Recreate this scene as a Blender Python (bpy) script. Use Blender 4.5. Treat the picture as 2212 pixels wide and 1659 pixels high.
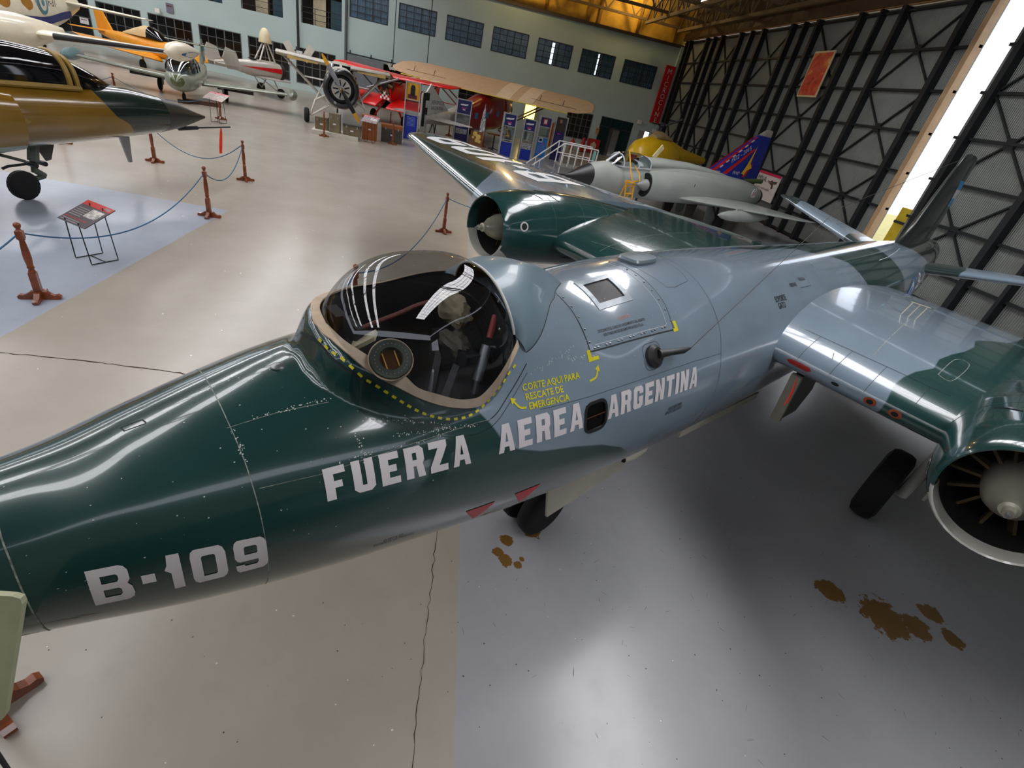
import bpy, bmesh, math, random
import numpy as np
from mathutils import Vector, Matrix
from mathutils.geometry import tessellate_polygon

for _o in list(bpy.data.objects):
    bpy.data.objects.remove(_o)
scene = bpy.context.scene
COL = scene.collection
random.seed(7)

# ------------------------------------------------------------------ camera
CAM_ROT = ((0.9786195, 0.12784326, 0.16112099),
           (-0.06897364, -0.53401739, 0.84265537),
           (0.19376922, -0.83575208, -0.51378201))
cam_d = bpy.data.cameras.new('camera')
cam_d.sensor_width = 36.0
cam_d.lens = 1050.0 / 2212.0 * 36.0
cam_d.clip_start = 0.05
cam_d.clip_end = 400
cam = bpy.data.objects.new('camera', cam_d)
COL.objects.link(cam)
_R = Matrix(CAM_ROT)
_M = Matrix((( _R[0][0], -_R[0][1], -_R[0][2], 0.0),
             ( _R[1][0], -_R[1][1], -_R[1][2], 0.0),
             ( _R[2][0], -_R[2][1], -_R[2][2], 3.9),
             (0, 0, 0, 1)))
cam.matrix_world = _M
scene.camera = cam

# ------------------------------------------------------------------ light
world = bpy.data.worlds.new('world')
scene.world = world
world.use_nodes = True
_bg = world.node_tree.nodes['Background']
_bg.inputs[0].default_value = (0.82, 0.88, 1.0, 1)
_bg.inputs[1].default_value = 1.6
scene.view_settings.view_transform = 'Standard'
scene.view_settings.look = 'None'
scene.view_settings.gamma = 1.0
scene.view_settings.use_curve_mapping = False
scene.view_settings.exposure = 0.4
scene.cycles.use_denoising = True
scene.cycles.max_bounces = 6
scene.cycles.diffuse_bounces = 3
scene.cycles.glossy_bounces = 3
scene.cycles.transmission_bounces = 5
scene.cycles.transparent_max_bounces = 6
scene.cycles.sample_clamp_indirect = 6.0
scene.cycles.caustics_reflective = False
scene.cycles.caustics_refractive = False
SKY_STRENGTH = 9.0        # daylight coming through the roof lights
LAMP_W = 260.0

# ------------------------------------------------------------------ helpers
def lin(c):
    return tuple((x / 255 / 12.92) if x / 255 <= 0.04045 else ((x / 255 + 0.055) / 1.055) ** 2.4 for x in c)

MATS = {}
def mat(name, col, rough=0.5, metal=0.0, var=0.12, scale=3.0, bump=0.0, coat=0.0, emit=0.0, spec=0.5):
    if name in MATS:
        return MATS[name]
    m = bpy.data.materials.new(name)
    m.use_nodes = True
    nt = m.node_tree
    b = nt.nodes['Principled BSDF']
    b.inputs['Roughness'].default_value = rough
    b.inputs['Metallic'].default_value = metal
    b.inputs['Coat Weight'].default_value = coat
    b.inputs['Coat Roughness'].default_value = 0.06
    b.inputs['Specular IOR Level'].default_value = spec
    c = lin(col)
    tc = nt.nodes.new('ShaderNodeTexCoord')
    nz = nt.nodes.new('ShaderNodeTexNoise')
    nz.inputs['Scale'].default_value = scale
    nz.inputs['Detail'].default_value = 4
    nt.links.new(tc.outputs['Object'], nz.inputs['Vector'])
    rp = nt.nodes.new('ShaderNodeValToRGB')
    lo = tuple(max(0, x * (1 - var)) for x in c) + (1,)
    hi = tuple(min(1, x * (1 + var)) for x in c) + (1,)
    rp.color_ramp.elements[0].position = 0.3
    rp.color_ramp.elements[0].color = lo
    rp.color_ramp.elements[1].position = 0.7
    rp.color_ramp.elements[1].color = hi
    nt.links.new(nz.outputs['Fac'], rp.inputs['Fac'])
    nt.links.new(rp.outputs['Color'], b.inputs['Base Color'])
    if emit > 0:
        b.inputs['Emission Color'].default_value = c + (1,)
        b.inputs['Emission Strength'].default_value = emit
    if bump > 0:
        bp = nt.nodes.new('ShaderNodeBump')
        bp.inputs['Strength'].default_value = bump
        bp.inputs['Distance'].default_value = 0.02
        nt.links.new(nz.outputs['Fac'], bp.inputs['Height'])
        nt.links.new(bp.outputs['Normal'], b.inputs['Normal'])
    MATS[name] = m
    return m

def glass(name, tint=(230, 235, 240), alpha=0.12, rough=0.02):
    """thin clear sheet: mostly see-through with a mirror-like sheen"""
    if name in MATS:
        return MATS[name]
    m = bpy.data.materials.new(name)
    m.use_nodes = True
    nt = m.node_tree
    nt.nodes.clear()
    out = nt.nodes.new('ShaderNodeOutputMaterial')
    tr = nt.nodes.new('ShaderNodeBsdfTransparent')
    tr.inputs[0].default_value = lin(tint) + (1,)
    gl = nt.nodes.new('ShaderNodeBsdfGlossy')
    gl.inputs['Roughness'].default_value = rough
    ge = nt.nodes.new('ShaderNodeNewGeometry')
    dp = nt.nodes.new('ShaderNodeVectorMath'); dp.operation = 'DOT_PRODUCT'
    nt.links.new(ge.outputs['Normal'], dp.inputs[0]); nt.links.new(ge.outputs['Incoming'], dp.inputs[1])
    ab = nt.nodes.new('ShaderNodeMath'); ab.operation = 'ABSOLUTE'
    nt.links.new(dp.outputs['Value'], ab.inputs[0])
    om = nt.nodes.new('ShaderNodeMath'); om.operation = 'SUBTRACT'; om.inputs[0].default_value = 1.0
    nt.links.new(ab.outputs[0], om.inputs[1])
    p5 = nt.nodes.new('ShaderNodeMath'); p5.operation = 'POWER'; p5.inputs[1].default_value = 5.0
    nt.links.new(om.outputs[0], p5.inputs[0])
    fr = nt.nodes.new('ShaderNodeMath'); fr.operation = 'MULTIPLY_ADD'; fr.inputs[1].default_value = 0.6; fr.inputs[2].default_value = 0.04
    nt.links.new(p5.outputs[0], fr.inputs[0])
    mx = nt.nodes.new('ShaderNodeMixShader')
    ad = nt.nodes.new('ShaderNodeMath')
    ad.operation = 'ADD'
    ad.use_clamp = True
    ad.inputs[1].default_value = alpha
    nt.links.new(fr.outputs[0], ad.inputs[0])
    nt.links.new(ad.outputs[0], mx.inputs[0])
    nt.links.new(tr.outputs[0], mx.inputs[1])
    nt.links.new(gl.outputs[0], mx.inputs[2])
    nt.links.new(mx.outputs[0], out.inputs[0])
    MATS[name] = m
    return m

def camo_mat(name, base, layers, rough=0.25, coat=0.5, var=0.12, scale=1.6, bump=0.02):
    """paint whose colour fields are bounded by distance attributes stored on the skin"""
    m = mat(name, base, rough, 0, var, scale, bump, coat)
    nt = m.node_tree
    b = nt.nodes['Principled BSDF']
    src = b.inputs['Base Color'].links[0].from_socket
    nz = [n for n in nt.nodes if n.type == 'TEX_NOISE'][0]
    for attr, col in layers:
        at = nt.nodes.new('ShaderNodeAttribute')
        at.attribute_name = attr
        mr = nt.nodes.new('ShaderNodeMapRange')
        mr.inputs['From Min'].default_value = -0.006
        mr.inputs['From Max'].default_value = 0.006
        nt.links.new(at.outputs['Fac'], mr.inputs['Value'])
        c = lin(col)
        rp = nt.nodes.new('ShaderNodeValToRGB')
        rp.color_ramp.elements[0].position = 0.3
        rp.color_ramp.elements[0].color = tuple(x * (1 - 1.6 * var) for x in c) + (1,)
        rp.color_ramp.elements[1].position = 0.7
        rp.color_ramp.elements[1].color = tuple(x * (1 + 1.6 * var) for x in c) + (1,)
        nt.links.new(nz.outputs['Fac'], rp.inputs['Fac'])
        mx = nt.nodes.new('ShaderNodeMix')
        mx.data_type = 'RGBA'
        nt.links.new(mr.outputs['Result'], mx.inputs['Factor'])
        nt.links.new(src, mx.inputs[6])
        nt.links.new(rp.outputs['Color'], mx.inputs[7])
        src = mx.outputs[2]
    nt.links.new(src, b.inputs['Base Color'])
    return m

def link(name, me, m, parent=None, smooth=True, angle=40):
    me.materials.append(m) if m else None
    if smooth and len(me.polygons):
        me.polygons.foreach_set('use_smooth', [True] * len(me.polygons))
        me.set_sharp_from_angle(angle=math.radians(angle))
    o = bpy.data.objects.new(name, me)
    COL.objects.link(o)
    if parent:
        o.parent = parent
    return o

def from_py(name, V, F, m, parent=None, smooth=True, angle=40, recalc=True):
    me = bpy.data.meshes.new(name)
    me.from_pydata([tuple(v) for v in V], [], F)
    if recalc:
        bm = bmesh.new(); bm.from_mesh(me)
        bmesh.ops.remove_doubles(bm, verts=bm.verts, dist=1e-6)
        bmesh.ops.recalc_face_normals(bm, faces=bm.faces)
        bm.to_mesh(me); bm.free()
    me.update()
    return link(name, me, m, parent, smooth, angle)

class MB:
    """collects boxes, bars, tubes and lofts into one mesh"""
    def __init__(s):
        s.V = []; s.F = []
    def box(s, c, d, rz=0.0, M=None):
        x, y, z = d[0] / 2, d[1] / 2, d[2] / 2
        n = len(s.V)
        for a in ((-x, -y, -z), (x, -y, -z), (x, y, -z), (-x, y, -z), (-x, -y, z), (x, -y, z), (x, y, z), (-x, y, z)):
            v = Vector(a)
            if rz: v.rotate(Matrix.Rotation(rz, 3, 'Z'))
            if M: v = M @ v
            s.V.append(tuple(v + Vector(c)))
        for f in ((0, 3, 2, 1), (4, 5, 6, 7), (0, 1, 5, 4), (1, 2, 6, 5), (2, 3, 7, 6), (3, 0, 4, 7)):
            s.F.append(tuple(n + i for i in f))
        return s
    def bar(s, p, q, w, h=None):
        """box-section bar from p to q"""
        h = h or w
        p = Vector(p); q = Vector(q); d = q - p
        if d.length < 1e-6: return s
        d.normalize()
        up = Vector((0, 0, 1)) if abs(d.z) < 0.95 else Vector((0, 1, 0))
        a = d.cross(up).normalized(); b = a.cross(d)
        n = len(s.V)
        for e in (p, q):
            for i, j in ((-1, -1), (1, -1), (1, 1), (-1, 1)):
                s.V.append(tuple(e + a * (i * w / 2) + b * (j * h / 2)))
        for f in ((0, 3, 2, 1), (4, 5, 6, 7), (0, 1, 5, 4), (1, 2, 6, 5), (2, 3, 7, 6), (3, 0, 4, 7)):
            s.F.append(tuple(n + i for i in f))
        return s
    def tube(s, pts, r, n=8, caps=True):
        pts = [Vector(p) for p in pts]
        rr = r if isinstance(r, (list, tuple)) else [r] * len(pts)
        base = len(s.V); up = Vector((0.13, 0.21, 0.97))
        for i, p in enumerate(pts):
            d = (pts[min(i + 1, len(pts) - 1)] - pts[max(i - 1, 0)])
            d.normalize()
            a = d.cross(up)
            if a.length < 1e-3: a = d.cross(Vector((1, 0, 0)))
            a.normalize(); b = a.cross(d)
            up = b if i == 0 else (b if b.dot(up) > 0 else b)
            for k in range(n):
                t = 2 * math.pi * k / n
                s.V.append(tuple(p + a * (rr[i] * math.cos(t)) + b * (rr[i] * math.sin(t))))
        for i in range(len(pts) - 1):
            for k in range(n):
                k2 = (k + 1) % n
                s.F.append((base + i * n + k, base + i * n + k2, base + (i + 1) * n + k2, base + (i + 1) * n + k))
        if caps:
            s.F.append(tuple(base + k for k in range(n))[::-1])
            s.F.append(tuple(base + (len(pts) - 1) * n + k for k in range(n)))
        return s
    def loft(s, rings, closed=True, cap0=True, cap1=True):
        base = len(s.V); m = len(rings[0])
        for r in rings:
            s.V.extend(tuple(p) for p in r)
        for i in range(len(rings) - 1):
            for k in range(m if closed else m - 1):
                k2 = (k + 1) % m
                s.F.append((base + i * m + k, base + i * m + k2, base + (i + 1) * m + k2, base + (i + 1) * m + k))
        if closed and cap0: s.F.append(tuple(base + k for k in range(m))[::-1])
        if closed and cap1: s.F.append(tuple(base + (len(rings) - 1) * m + k for k in range(m)))
        return s
    def lathe(s, prof, c=(0, 0, 0), n=16, axis='Z', ang=None, caps=True):
        """prof: list of (r, h) along axis"""
        rings = []
        for r, h in prof:
            ring = []
            for k in range(n):
                t = 2 * math.pi * (k + (ang or 0)) / n
                x, y = r * math.cos(t), r * math.sin(t)
                if axis == 'Z': p = (x, y, h)
                elif axis == 'X': p = (h, x, y)
                else: p = (x, h, y)
                ring.append((p[0] + c[0], p[1] + c[1], p[2] + c[2]))
            rings.append(ring)
        return s.loft(rings, True, caps, caps)
    def prism(s, poly, z0, z1, axis='Z'):
        """poly in two axes, extruded along the third"""
        def P(a, b, h):
            return (a, b, h) if axis == 'Z' else ((h, a, b) if axis == 'X' else (a, h, b))
        n = len(s.V); m = len(poly)
        for h in (z0, z1):
            s.V.extend(P(a, b, h) for a, b in poly)
        for k in range(m):
            k2 = (k + 1) % m
            s.F.append((n + k, n + k2, n + m + k2, n + m + k))
        s.F.append(tuple(n + k for k in range(m))[::-1])
        s.F.append(tuple(n + m + k for k in range(m)))
        return s
    def sphere(s, c, r, n=12, sc=(1, 1, 1)):
        rings = []
        for i in range(1, n // 2):
            t = math.pi * i / (n // 2)
            rings.append([(c[0] + r * sc[0] * math.sin(t) * math.cos(2 * math.pi * k / n),
                           c[1] + r * sc[1] * math.sin(t) * math.sin(2 * math.pi * k / n),
                           c[2] - r * sc[2] * math.cos(t)) for k in range(n)])
        return s.loft(rings)
    def build(s, name, m, parent=None, smooth=True, angle=40):
        return from_py(name, s.V, s.F, m, parent, smooth, angle)

def tag(o, label=None, cat=None, group=None, kind=None):
    if label: o['label'] = label
    if cat: o['category'] = cat
    if group: o['group'] = group
    if kind: o['kind'] = kind
    return o

def thing(name, label, cat, loc=(0, 0, 0), rz=0.0, group=None):
    o = bpy.data.objects.new(name, None)
    o.empty_display_size = 0.2
    COL.objects.link(o)
    o.location = loc
    o.rotation_euler = (0, 0, rz)
    return tag(o, label, cat, group)

def copy_tree(o, parent=None, top=True):
    c = o.copy()
    COL.objects.link(c)
    if parent: c.parent = parent
    for ch in list(o.children):
        copy_tree(ch, c, False)
    return c

def text_mesh(txt, size=1.0, align='LEFT', res=2, bold=0.0):
    """flat lettering as vertices and triangles, x along the line, y up"""
    cu = bpy.data.curves.new('txt', 'FONT')
    cu.body = txt
    cu.size = size
    cu.offset = bold * size
    cu.align_x = align
    cu.resolution_u = res
    o = bpy.data.objects.new('txt', cu)
    COL.objects.link(o)
    dg = bpy.context.evaluated_depsgraph_get()
    me = o.evaluated_get(dg).to_mesh()
    V = [tuple(v.co) for v in me.vertices]
    F = [tuple(p.vertices) for p in me.polygons]
    o.evaluated_get(dg).to_mesh_clear()
    bpy.data.objects.remove(o)
    bpy.data.curves.remove(cu)
    return V, F

def lettering(txt, size, M, m, parent=None, name='lettering', align='LEFT', sx=1.0, fn=None, bold=0.0):
    """flat print laid on a surface: M maps the text plane to the parent's space, or fn maps (x, y)"""
    V, F = text_mesh(txt, size, align, 2, bold)
    if fn:
        V = [fn(v[0] * sx, v[1]) for v in V]
    else:
        V = [tuple(M @ Vector((v[0] * sx, v[1], 0))) for v in V]
    return from_py(name, V, F, m, parent, smooth=False, recalc=False)

def frame(o, x, y):
    """matrix with origin o, x axis along x, y axis along y"""
    x = Vector(x).normalized(); y = Vector(y); y = (y - x * y.dot(x)).normalized(); z = x.cross(y)
    return Matrix(((x.x, y.x, z.x, o[0]), (x.y, y.y, z.y, o[1]), (x.z, y.z, z.z, o[2]), (0, 0, 0, 1)))

def sheet(name, o, x, y, w, h, m, parent, t=0.004):
    """thin printed rectangle"""
    M = frame(o, x, y)
    b = MB()
    n = []
    for z in (0, t):
        for a, c in ((0, 0), (w, 0), (w, h), (0, h)):
            n.append(tuple(M @ Vector((a, c, z))))
    b.V = n
    b.F = [(0, 3, 2, 1), (4, 5, 6, 7), (0, 1, 5, 4), (1, 2, 6, 5), (2, 3, 7, 6), (3, 0, 4, 7)]
    return b.build(name, m, parent, smooth=False)

def interp(x, xs, ys):
    return float(np.interp(x, xs, ys))

def sstep(x):
    x = min(1.0, max(0.0, x))
    return x * x * (3 - 2 * x)

def sd_polys(P, polys):
    """signed distance (positive inside) from points P (n,2) to a union of polygons"""
    best = np.full(len(P), -1e9)
    for poly in polys:
        A = np.array(poly, float); B = np.roll(A, -1, 0)
        d2 = np.full(len(P), 1e18); ins = np.zeros(len(P), bool)
        for a, b in zip(A, B):
            e = b - a; w = P - a
            t = np.clip((w @ e) / max(e @ e, 1e-12), 0, 1)
            d2 = np.minimum(d2, ((w - t[:, None] * e) ** 2).sum(1))
            c1 = (a[1] <= P[:, 1]) & (b[1] > P[:, 1]); c2 = (b[1] <= P[:, 1]) & (a[1] > P[:, 1])
            cr = e[0] * w[:, 1] - e[1] * w[:, 0]
            ins ^= (c1 & (cr > 0)) | (c2 & (cr < 0))
        d = np.sqrt(d2) * np.where(ins, 1, -1)
        best = np.maximum(best, d)
    return best

def smooth_pts(pts, n=6):
    """Catmull-Rom through the points"""
    P = [np.array(p, float) for p in pts]
    out = []
    for i in range(len(P) - 1):
        p0 = P[max(i - 1, 0)]; p1 = P[i]; p2 = P[i + 1]; p3 = P[min(i + 2, len(P) - 1)]
        for k in range(n):
            t = k / n
            out.append(0.5 * ((2 * p1) + (-p0 + p2) * t + (2 * p0 - 5 * p1 + 4 * p2 - p3) * t * t + (-p0 + 3 * p1 - 3 * p2 + p3) * t ** 3))
    out.append(P[-1])
    return out

def set_attr(o, name, vals):
    a = o.data.attributes.new(name, 'FLOAT', 'POINT')
    a.data.foreach_set('value', np.asarray(vals, np.float32))
# ------------------------------------------------------------------ common materials
M_black = mat('black_paint', (18, 18, 20), 0.45)
M_rubber = mat('rubber', (16, 16, 17), 0.8, bump=0.1)
M_steel = mat('steel', (150, 152, 155), 0.35, 0.8)
M_dsteel = mat('dark_steel', (48, 48, 50), 0.5, 0.5)
M_white = mat('white_paint', (225, 222, 214), 0.4)
M_mark = mat('white_marking', (214, 208, 208), 0.4, var=0.04)
M_yellow = mat('yellow_marking', (206, 196, 24), 0.45)
M_red = mat('red_marking', (196, 30, 40), 0.45)
M_wood = mat('turned_wood', (122, 58, 22), 0.35, scale=9, var=0.35, coat=0.3)
M_rope = mat('blue_rope', (42, 92, 132), 0.7)
M_pale = mat('pale_belly', (198, 196, 186), 0.35)
M_dark = mat('interior_black', (12, 12, 14), 0.7)
M_ink = mat('black_ink', (20, 22, 26), 0.6)

# ------------------------------------------------------------------ floor
def floor_material():
    m = bpy.data.materials.new('painted_floor')
    m.use_nodes = True
    nt = m.node_tree; L = nt.links.new; N = nt.nodes.new
    b = nt.nodes['Principled BSDF']
    tc = N('ShaderNodeTexCoord'); sep = N('ShaderNodeSeparateXYZ')
    L(tc.outputs['Object'], sep.inputs[0])
    def math_(op, a, bb=None, clamp=False):
        n = N('ShaderNodeMath'); n.operation = op; n.use_clamp = clamp
        for i, v in enumerate((a, bb)):
            if v is None: continue
            if isinstance(v, (int, float)): n.inputs[i].default_value = v
            else: L(v, n.inputs[i])
        return n.outputs[0]
    def noise(scale, detail=5, rough=0.6, vec=None):
        n = N('ShaderNodeTexNoise'); n.inputs['Scale'].default_value = scale
        n.inputs['Detail'].default_value = detail; n.inputs['Roughness'].default_value = rough
        L(vec or tc.outputs['Object'], n.inputs['Vector'])
        return n.outputs['Fac']
    def mix(f, a, bb):
        n = N('ShaderNodeMix'); n.data_type = 'RGBA'
        if isinstance(f, (int, float)): n.inputs['Factor'].default_value = f
        else: L(f, n.inputs['Factor'])
        for i, v in ((6, a), (7, bb)):
            if isinstance(v, tuple): n.inputs[i].default_value = lin(v) + (1,)
            else: L(v, n.inputs[i])
        return n.outputs[2]
    def ramp(v, a, bb):
        n = N('ShaderNodeMapRange'); n.inputs['From Min'].default_value = a; n.inputs['From Max'].default_value = bb
        L(v, n.inputs['Value']); return n.outputs['Result']
    x, y = sep.outputs[0], sep.outputs[1]
    n1 = noise(0.6); n2 = noise(3.5, 8, 0.7); n3 = noise(30, 3)
    beige = mix(ramp(n1, 0.3, 0.7), (160, 151, 138), (172, 163, 150))
    blue = mix(ramp(n1, 0.3, 0.7), (154, 154, 157), (166, 166, 168))
    blue2 = mix(ramp(n1, 0.3, 0.7), (156, 164, 176), (168, 176, 186))
    wob = math_('MULTIPLY', math_('SUBTRACT', n2, 0.5), 0.03)
    xx = math_('ADD', x, wob)
    right = ramp(xx, 0.465, 0.475)
    left = math_('SUBTRACT', 1.0, ramp(xx, -5.40, -5.385))
    far = math_('SUBTRACT', 1.0, ramp(math_('ADD', y, wob), 12.75, 12.77))
    left = math_('MULTIPLY', left, far)
    zone = math_('MAXIMUM', right, left)
    col = mix(right, beige, blue)
    col = mix(left, col, blue2)
    # scuffs and grime
    col = mix(math_('MULTIPLY', ramp(n2, 0.55, 0.85), 0.16), col, (105, 100, 96))
    spk = ramp(noise(16, 6, 0.8), 0.72, 0.80)
    col = mix(math_('MULTIPLY', spk, 0.3), col, (84, 78, 74))
    # bare ochre patches where the paint has lifted
    for cx_, cy_, r_ in ((0.95, 3.34, 0.075), (0.85, 3.19, 0.06), (0.92, 3.09, 0.075), (1.05, 3.05, 0.05), (1.09, 3.12, 0.03), (4.5, 3.0, 0.16), (4.95, 2.72, 0.26), (5.25, 2.62, 0.16), (5.6, 2.8, 0.13), (5.6, 2.5, 0.12), (1.22, 3.5, 0.12)):
        dx = math_('SUBTRACT', x, cx_); dy = math_('SUBTRACT', y, cy_)
        dd = math_('SQRT', math_('ADD', math_('MULTIPLY', dx, dx), math_('MULTIPLY', dy, dy)))
        dd = math_('ADD', dd, math_('MULTIPLY', math_('SUBTRACT', noise(9, 6, 0.7), 0.5), r_ * 1.9))
        col = mix(math_('SUBTRACT', 1.0, ramp(dd, r_ * 0.86, r_ * 0.95)), col, mix(n2, (96, 66, 26), (136, 102, 52)))
    L(col, b.inputs['Base Color'])
    rg = N('ShaderNodeMapRange'); rg.inputs['From Min'].default_value = 0.3; rg.inputs['From Max'].default_value = 0.75
    rg.inputs['To Min'].default_value = 0.20; rg.inputs['To Max'].default_value = 0.28
    L(n2, rg.inputs['Value']); L(rg.outputs['Result'], b.inputs['Roughness'])
    bp = N('ShaderNodeBump'); bp.inputs['Strength'].default_value = 0.03; bp.inputs['Distance'].default_value = 0.02
    hh = math_('ADD', math_('MULTIPLY', noise(7, 5, 0.65), 1.0), math_('MULTIPLY', n3, 0.12))
    L(hh, bp.inputs['Height']); L(bp.outputs['Normal'], b.inputs['Normal'])
    b.inputs['Specular IOR Level'].default_value = 0.6
    return m

X0, X1, Y0, Y1, ZR = -46.0, 17.6, -14.0, 50.0, 11.2
fl = MB().box(((X0 + X1) / 2 + 0.5, (Y0 + Y1) / 2, -0.1), (X1 - X0 + 1.4, Y1 - Y0, 0.2)).build('floor', floor_material(), smooth=False)
tag(fl, kind='structure')
# cracks in the slab: thin dark fillings lying in the paint
def crack(pts, w, seed, m):
    random.seed(seed)
    V = []; F = []
    P = [Vector(p) for p in pts]
    dense = []
    for a, b in zip(P[:-1], P[1:]):
        n = max(2, int((b - a).length / 0.06))
        for i in range(n): dense.append(a.lerp(b, i / n))
    dense.append(P[-1])
    for i, p in enumerate(dense):
        d = (dense[min(i + 1, len(dense) - 1)] - dense[max(0, i - 1)]).normalized()
        s = Vector((-d.y, d.x, 0))
        o = s * random.uniform(-0.012, 0.012); ww = w * random.uniform(0.3, 1.0)
        V += [tuple(p + o - s * ww), tuple(p + o + s * ww)]
        if i: F.append((2 * i - 2, 2 * i - 1, 2 * i + 1, 2 * i))
    return from_py('crack', V, F, m, fl, smooth=False)
M_crack = mat('crack_filling', (58, 34, 26), 0.9)
crack([(-5.2, 5.58, 0.002), (-4.2, 5.62, 0.002), (-3.0, 5.6, 0.002), (-2.2, 5.55, 0.002)], 0.012, 3, M_crack)
crack([(0.2, 0.6, 0.002), (0.2, 1.9, 0.002), (0.24, 3.4, 0.002), (0.22, 6.0, 0.002)], 0.004, 4, M_crack)

# ------------------------------------------------------------------ walls
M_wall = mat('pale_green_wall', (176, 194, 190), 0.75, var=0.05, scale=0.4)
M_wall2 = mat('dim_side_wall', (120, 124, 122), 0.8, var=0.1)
M_roof = mat('roof_sheet', (86, 70, 44), 0.85, var=0.2)
M_gable = mat('yellow_gable_panel', (206, 158, 52), 0.7, var=0.25, scale=1.2)

def holed_wall(name, x0, x1, z0, z1, holes, y, t, m):
    xs = sorted({x0, x1} | {h[0] for h in holes} | {h[1] for h in holes})
    zs = sorted({z0, z1} | {h[2] for h in holes} | {h[3] for h in holes})
    b = MB()
    for zi in range(len(zs) - 1):
        run = None
        for xi in range(len(xs)):
            solid = False
            if xi < len(xs) - 1:
                cx, cz = (xs[xi] + xs[xi + 1]) / 2, (zs[zi] + zs[zi + 1]) / 2
                solid = not any(h[0] < cx < h[1] and h[2] < cz < h[3] for h in holes)
            if solid and run is None: run = xs[xi]
            if not solid and run is not None:
                b.box(((run + xs[xi]) / 2, y + t / 2, (zs[zi] + zs[zi + 1]) / 2), (xs[xi] - run, t, zs[zi + 1] - zs[zi]))
                run = None
    o = b.build(name, m, smooth=False)
    return tag(o, kind='structure')

UP = [(-10.35 + 3.86 * i, -7.3 + 3.86 * i, 6.0, 7.72) for i in range(7)]
UPL = [(-14.1 - 4.55 * i, -10.95 - 4.55 * i, 4.85, 7.9) for i in range(6)]
LOW = [(-14.6 - 3.72 * i, -11.4 - 3.72 * i, 0.55, 3.13) for i in range(7)]
LOWR = [(-10.4, -4.2, 0.0, 3.3), (-1.0, 2.6, 0.5, 3.1), (8.9, 11.3, 0.9, 3.1), (12.1, 15.2, 0.0, 3.15), (15.9, 17.0, 1.3, 2.7)]
HOLES = UP + UPL + LOW + LOWR
holed_wall('wall_back', X0, X1, 0, 9.5, HOLES, Y1, 0.35, M_wall)
gb = MB()
pr = [(-30, 9.5)] + [(20.2, 9.5), (20.2, 9.9)] + [(20.2 - 3.4 * (1 - math.cos(a)), 9.9 + 3.0 * math.sin(a)) for a in [math.radians(k) for k in range(10, 91, 10)]] + [(-30, 13.2)]
gb.prism(pr, Y1 + 0.1, Y1 + 0.3, 'Y')
o = gb.build('wall_gable', M_gable, smooth=False); tag(o, kind='structure')
M_gab2 = mat('gable_rib_ochre', (156, 112, 36), 0.7)
for gx in (-8, -4.5, -1.0, 2.5, 5.2, 8.9, 9.8, 13.2, 16.6):
    MB().box((gx, Y1 + 0.06, 11.4), (0.22, 0.16, 3.6)).build('gable_rib', M_gab2, o, smooth=False)
b = MB().box((-5, Y1 - 0.03, 9.5), (50.5, 0.16, 0.22)).build('trim_1', mat('rail_rust', (84, 72, 58), 0.7), smooth=False); tag(b, kind='structure')
# rooms seen through the openings
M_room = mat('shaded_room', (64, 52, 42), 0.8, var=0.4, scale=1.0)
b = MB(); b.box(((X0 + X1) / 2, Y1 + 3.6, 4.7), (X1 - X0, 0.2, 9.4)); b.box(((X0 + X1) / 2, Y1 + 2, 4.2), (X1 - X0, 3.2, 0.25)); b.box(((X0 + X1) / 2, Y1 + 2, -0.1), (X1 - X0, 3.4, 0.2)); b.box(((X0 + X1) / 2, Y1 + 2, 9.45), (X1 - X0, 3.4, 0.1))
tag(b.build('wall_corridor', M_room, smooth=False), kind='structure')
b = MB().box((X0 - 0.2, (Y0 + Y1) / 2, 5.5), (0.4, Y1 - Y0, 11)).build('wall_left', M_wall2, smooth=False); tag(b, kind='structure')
b = MB().box(((X0 + X1) / 2, Y0 - 0.2, 5.5), (X1 - X0 + 1, 0.4, 11)).build('wall_front', M_wall2, smooth=False); tag(b, kind='structure')

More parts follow.
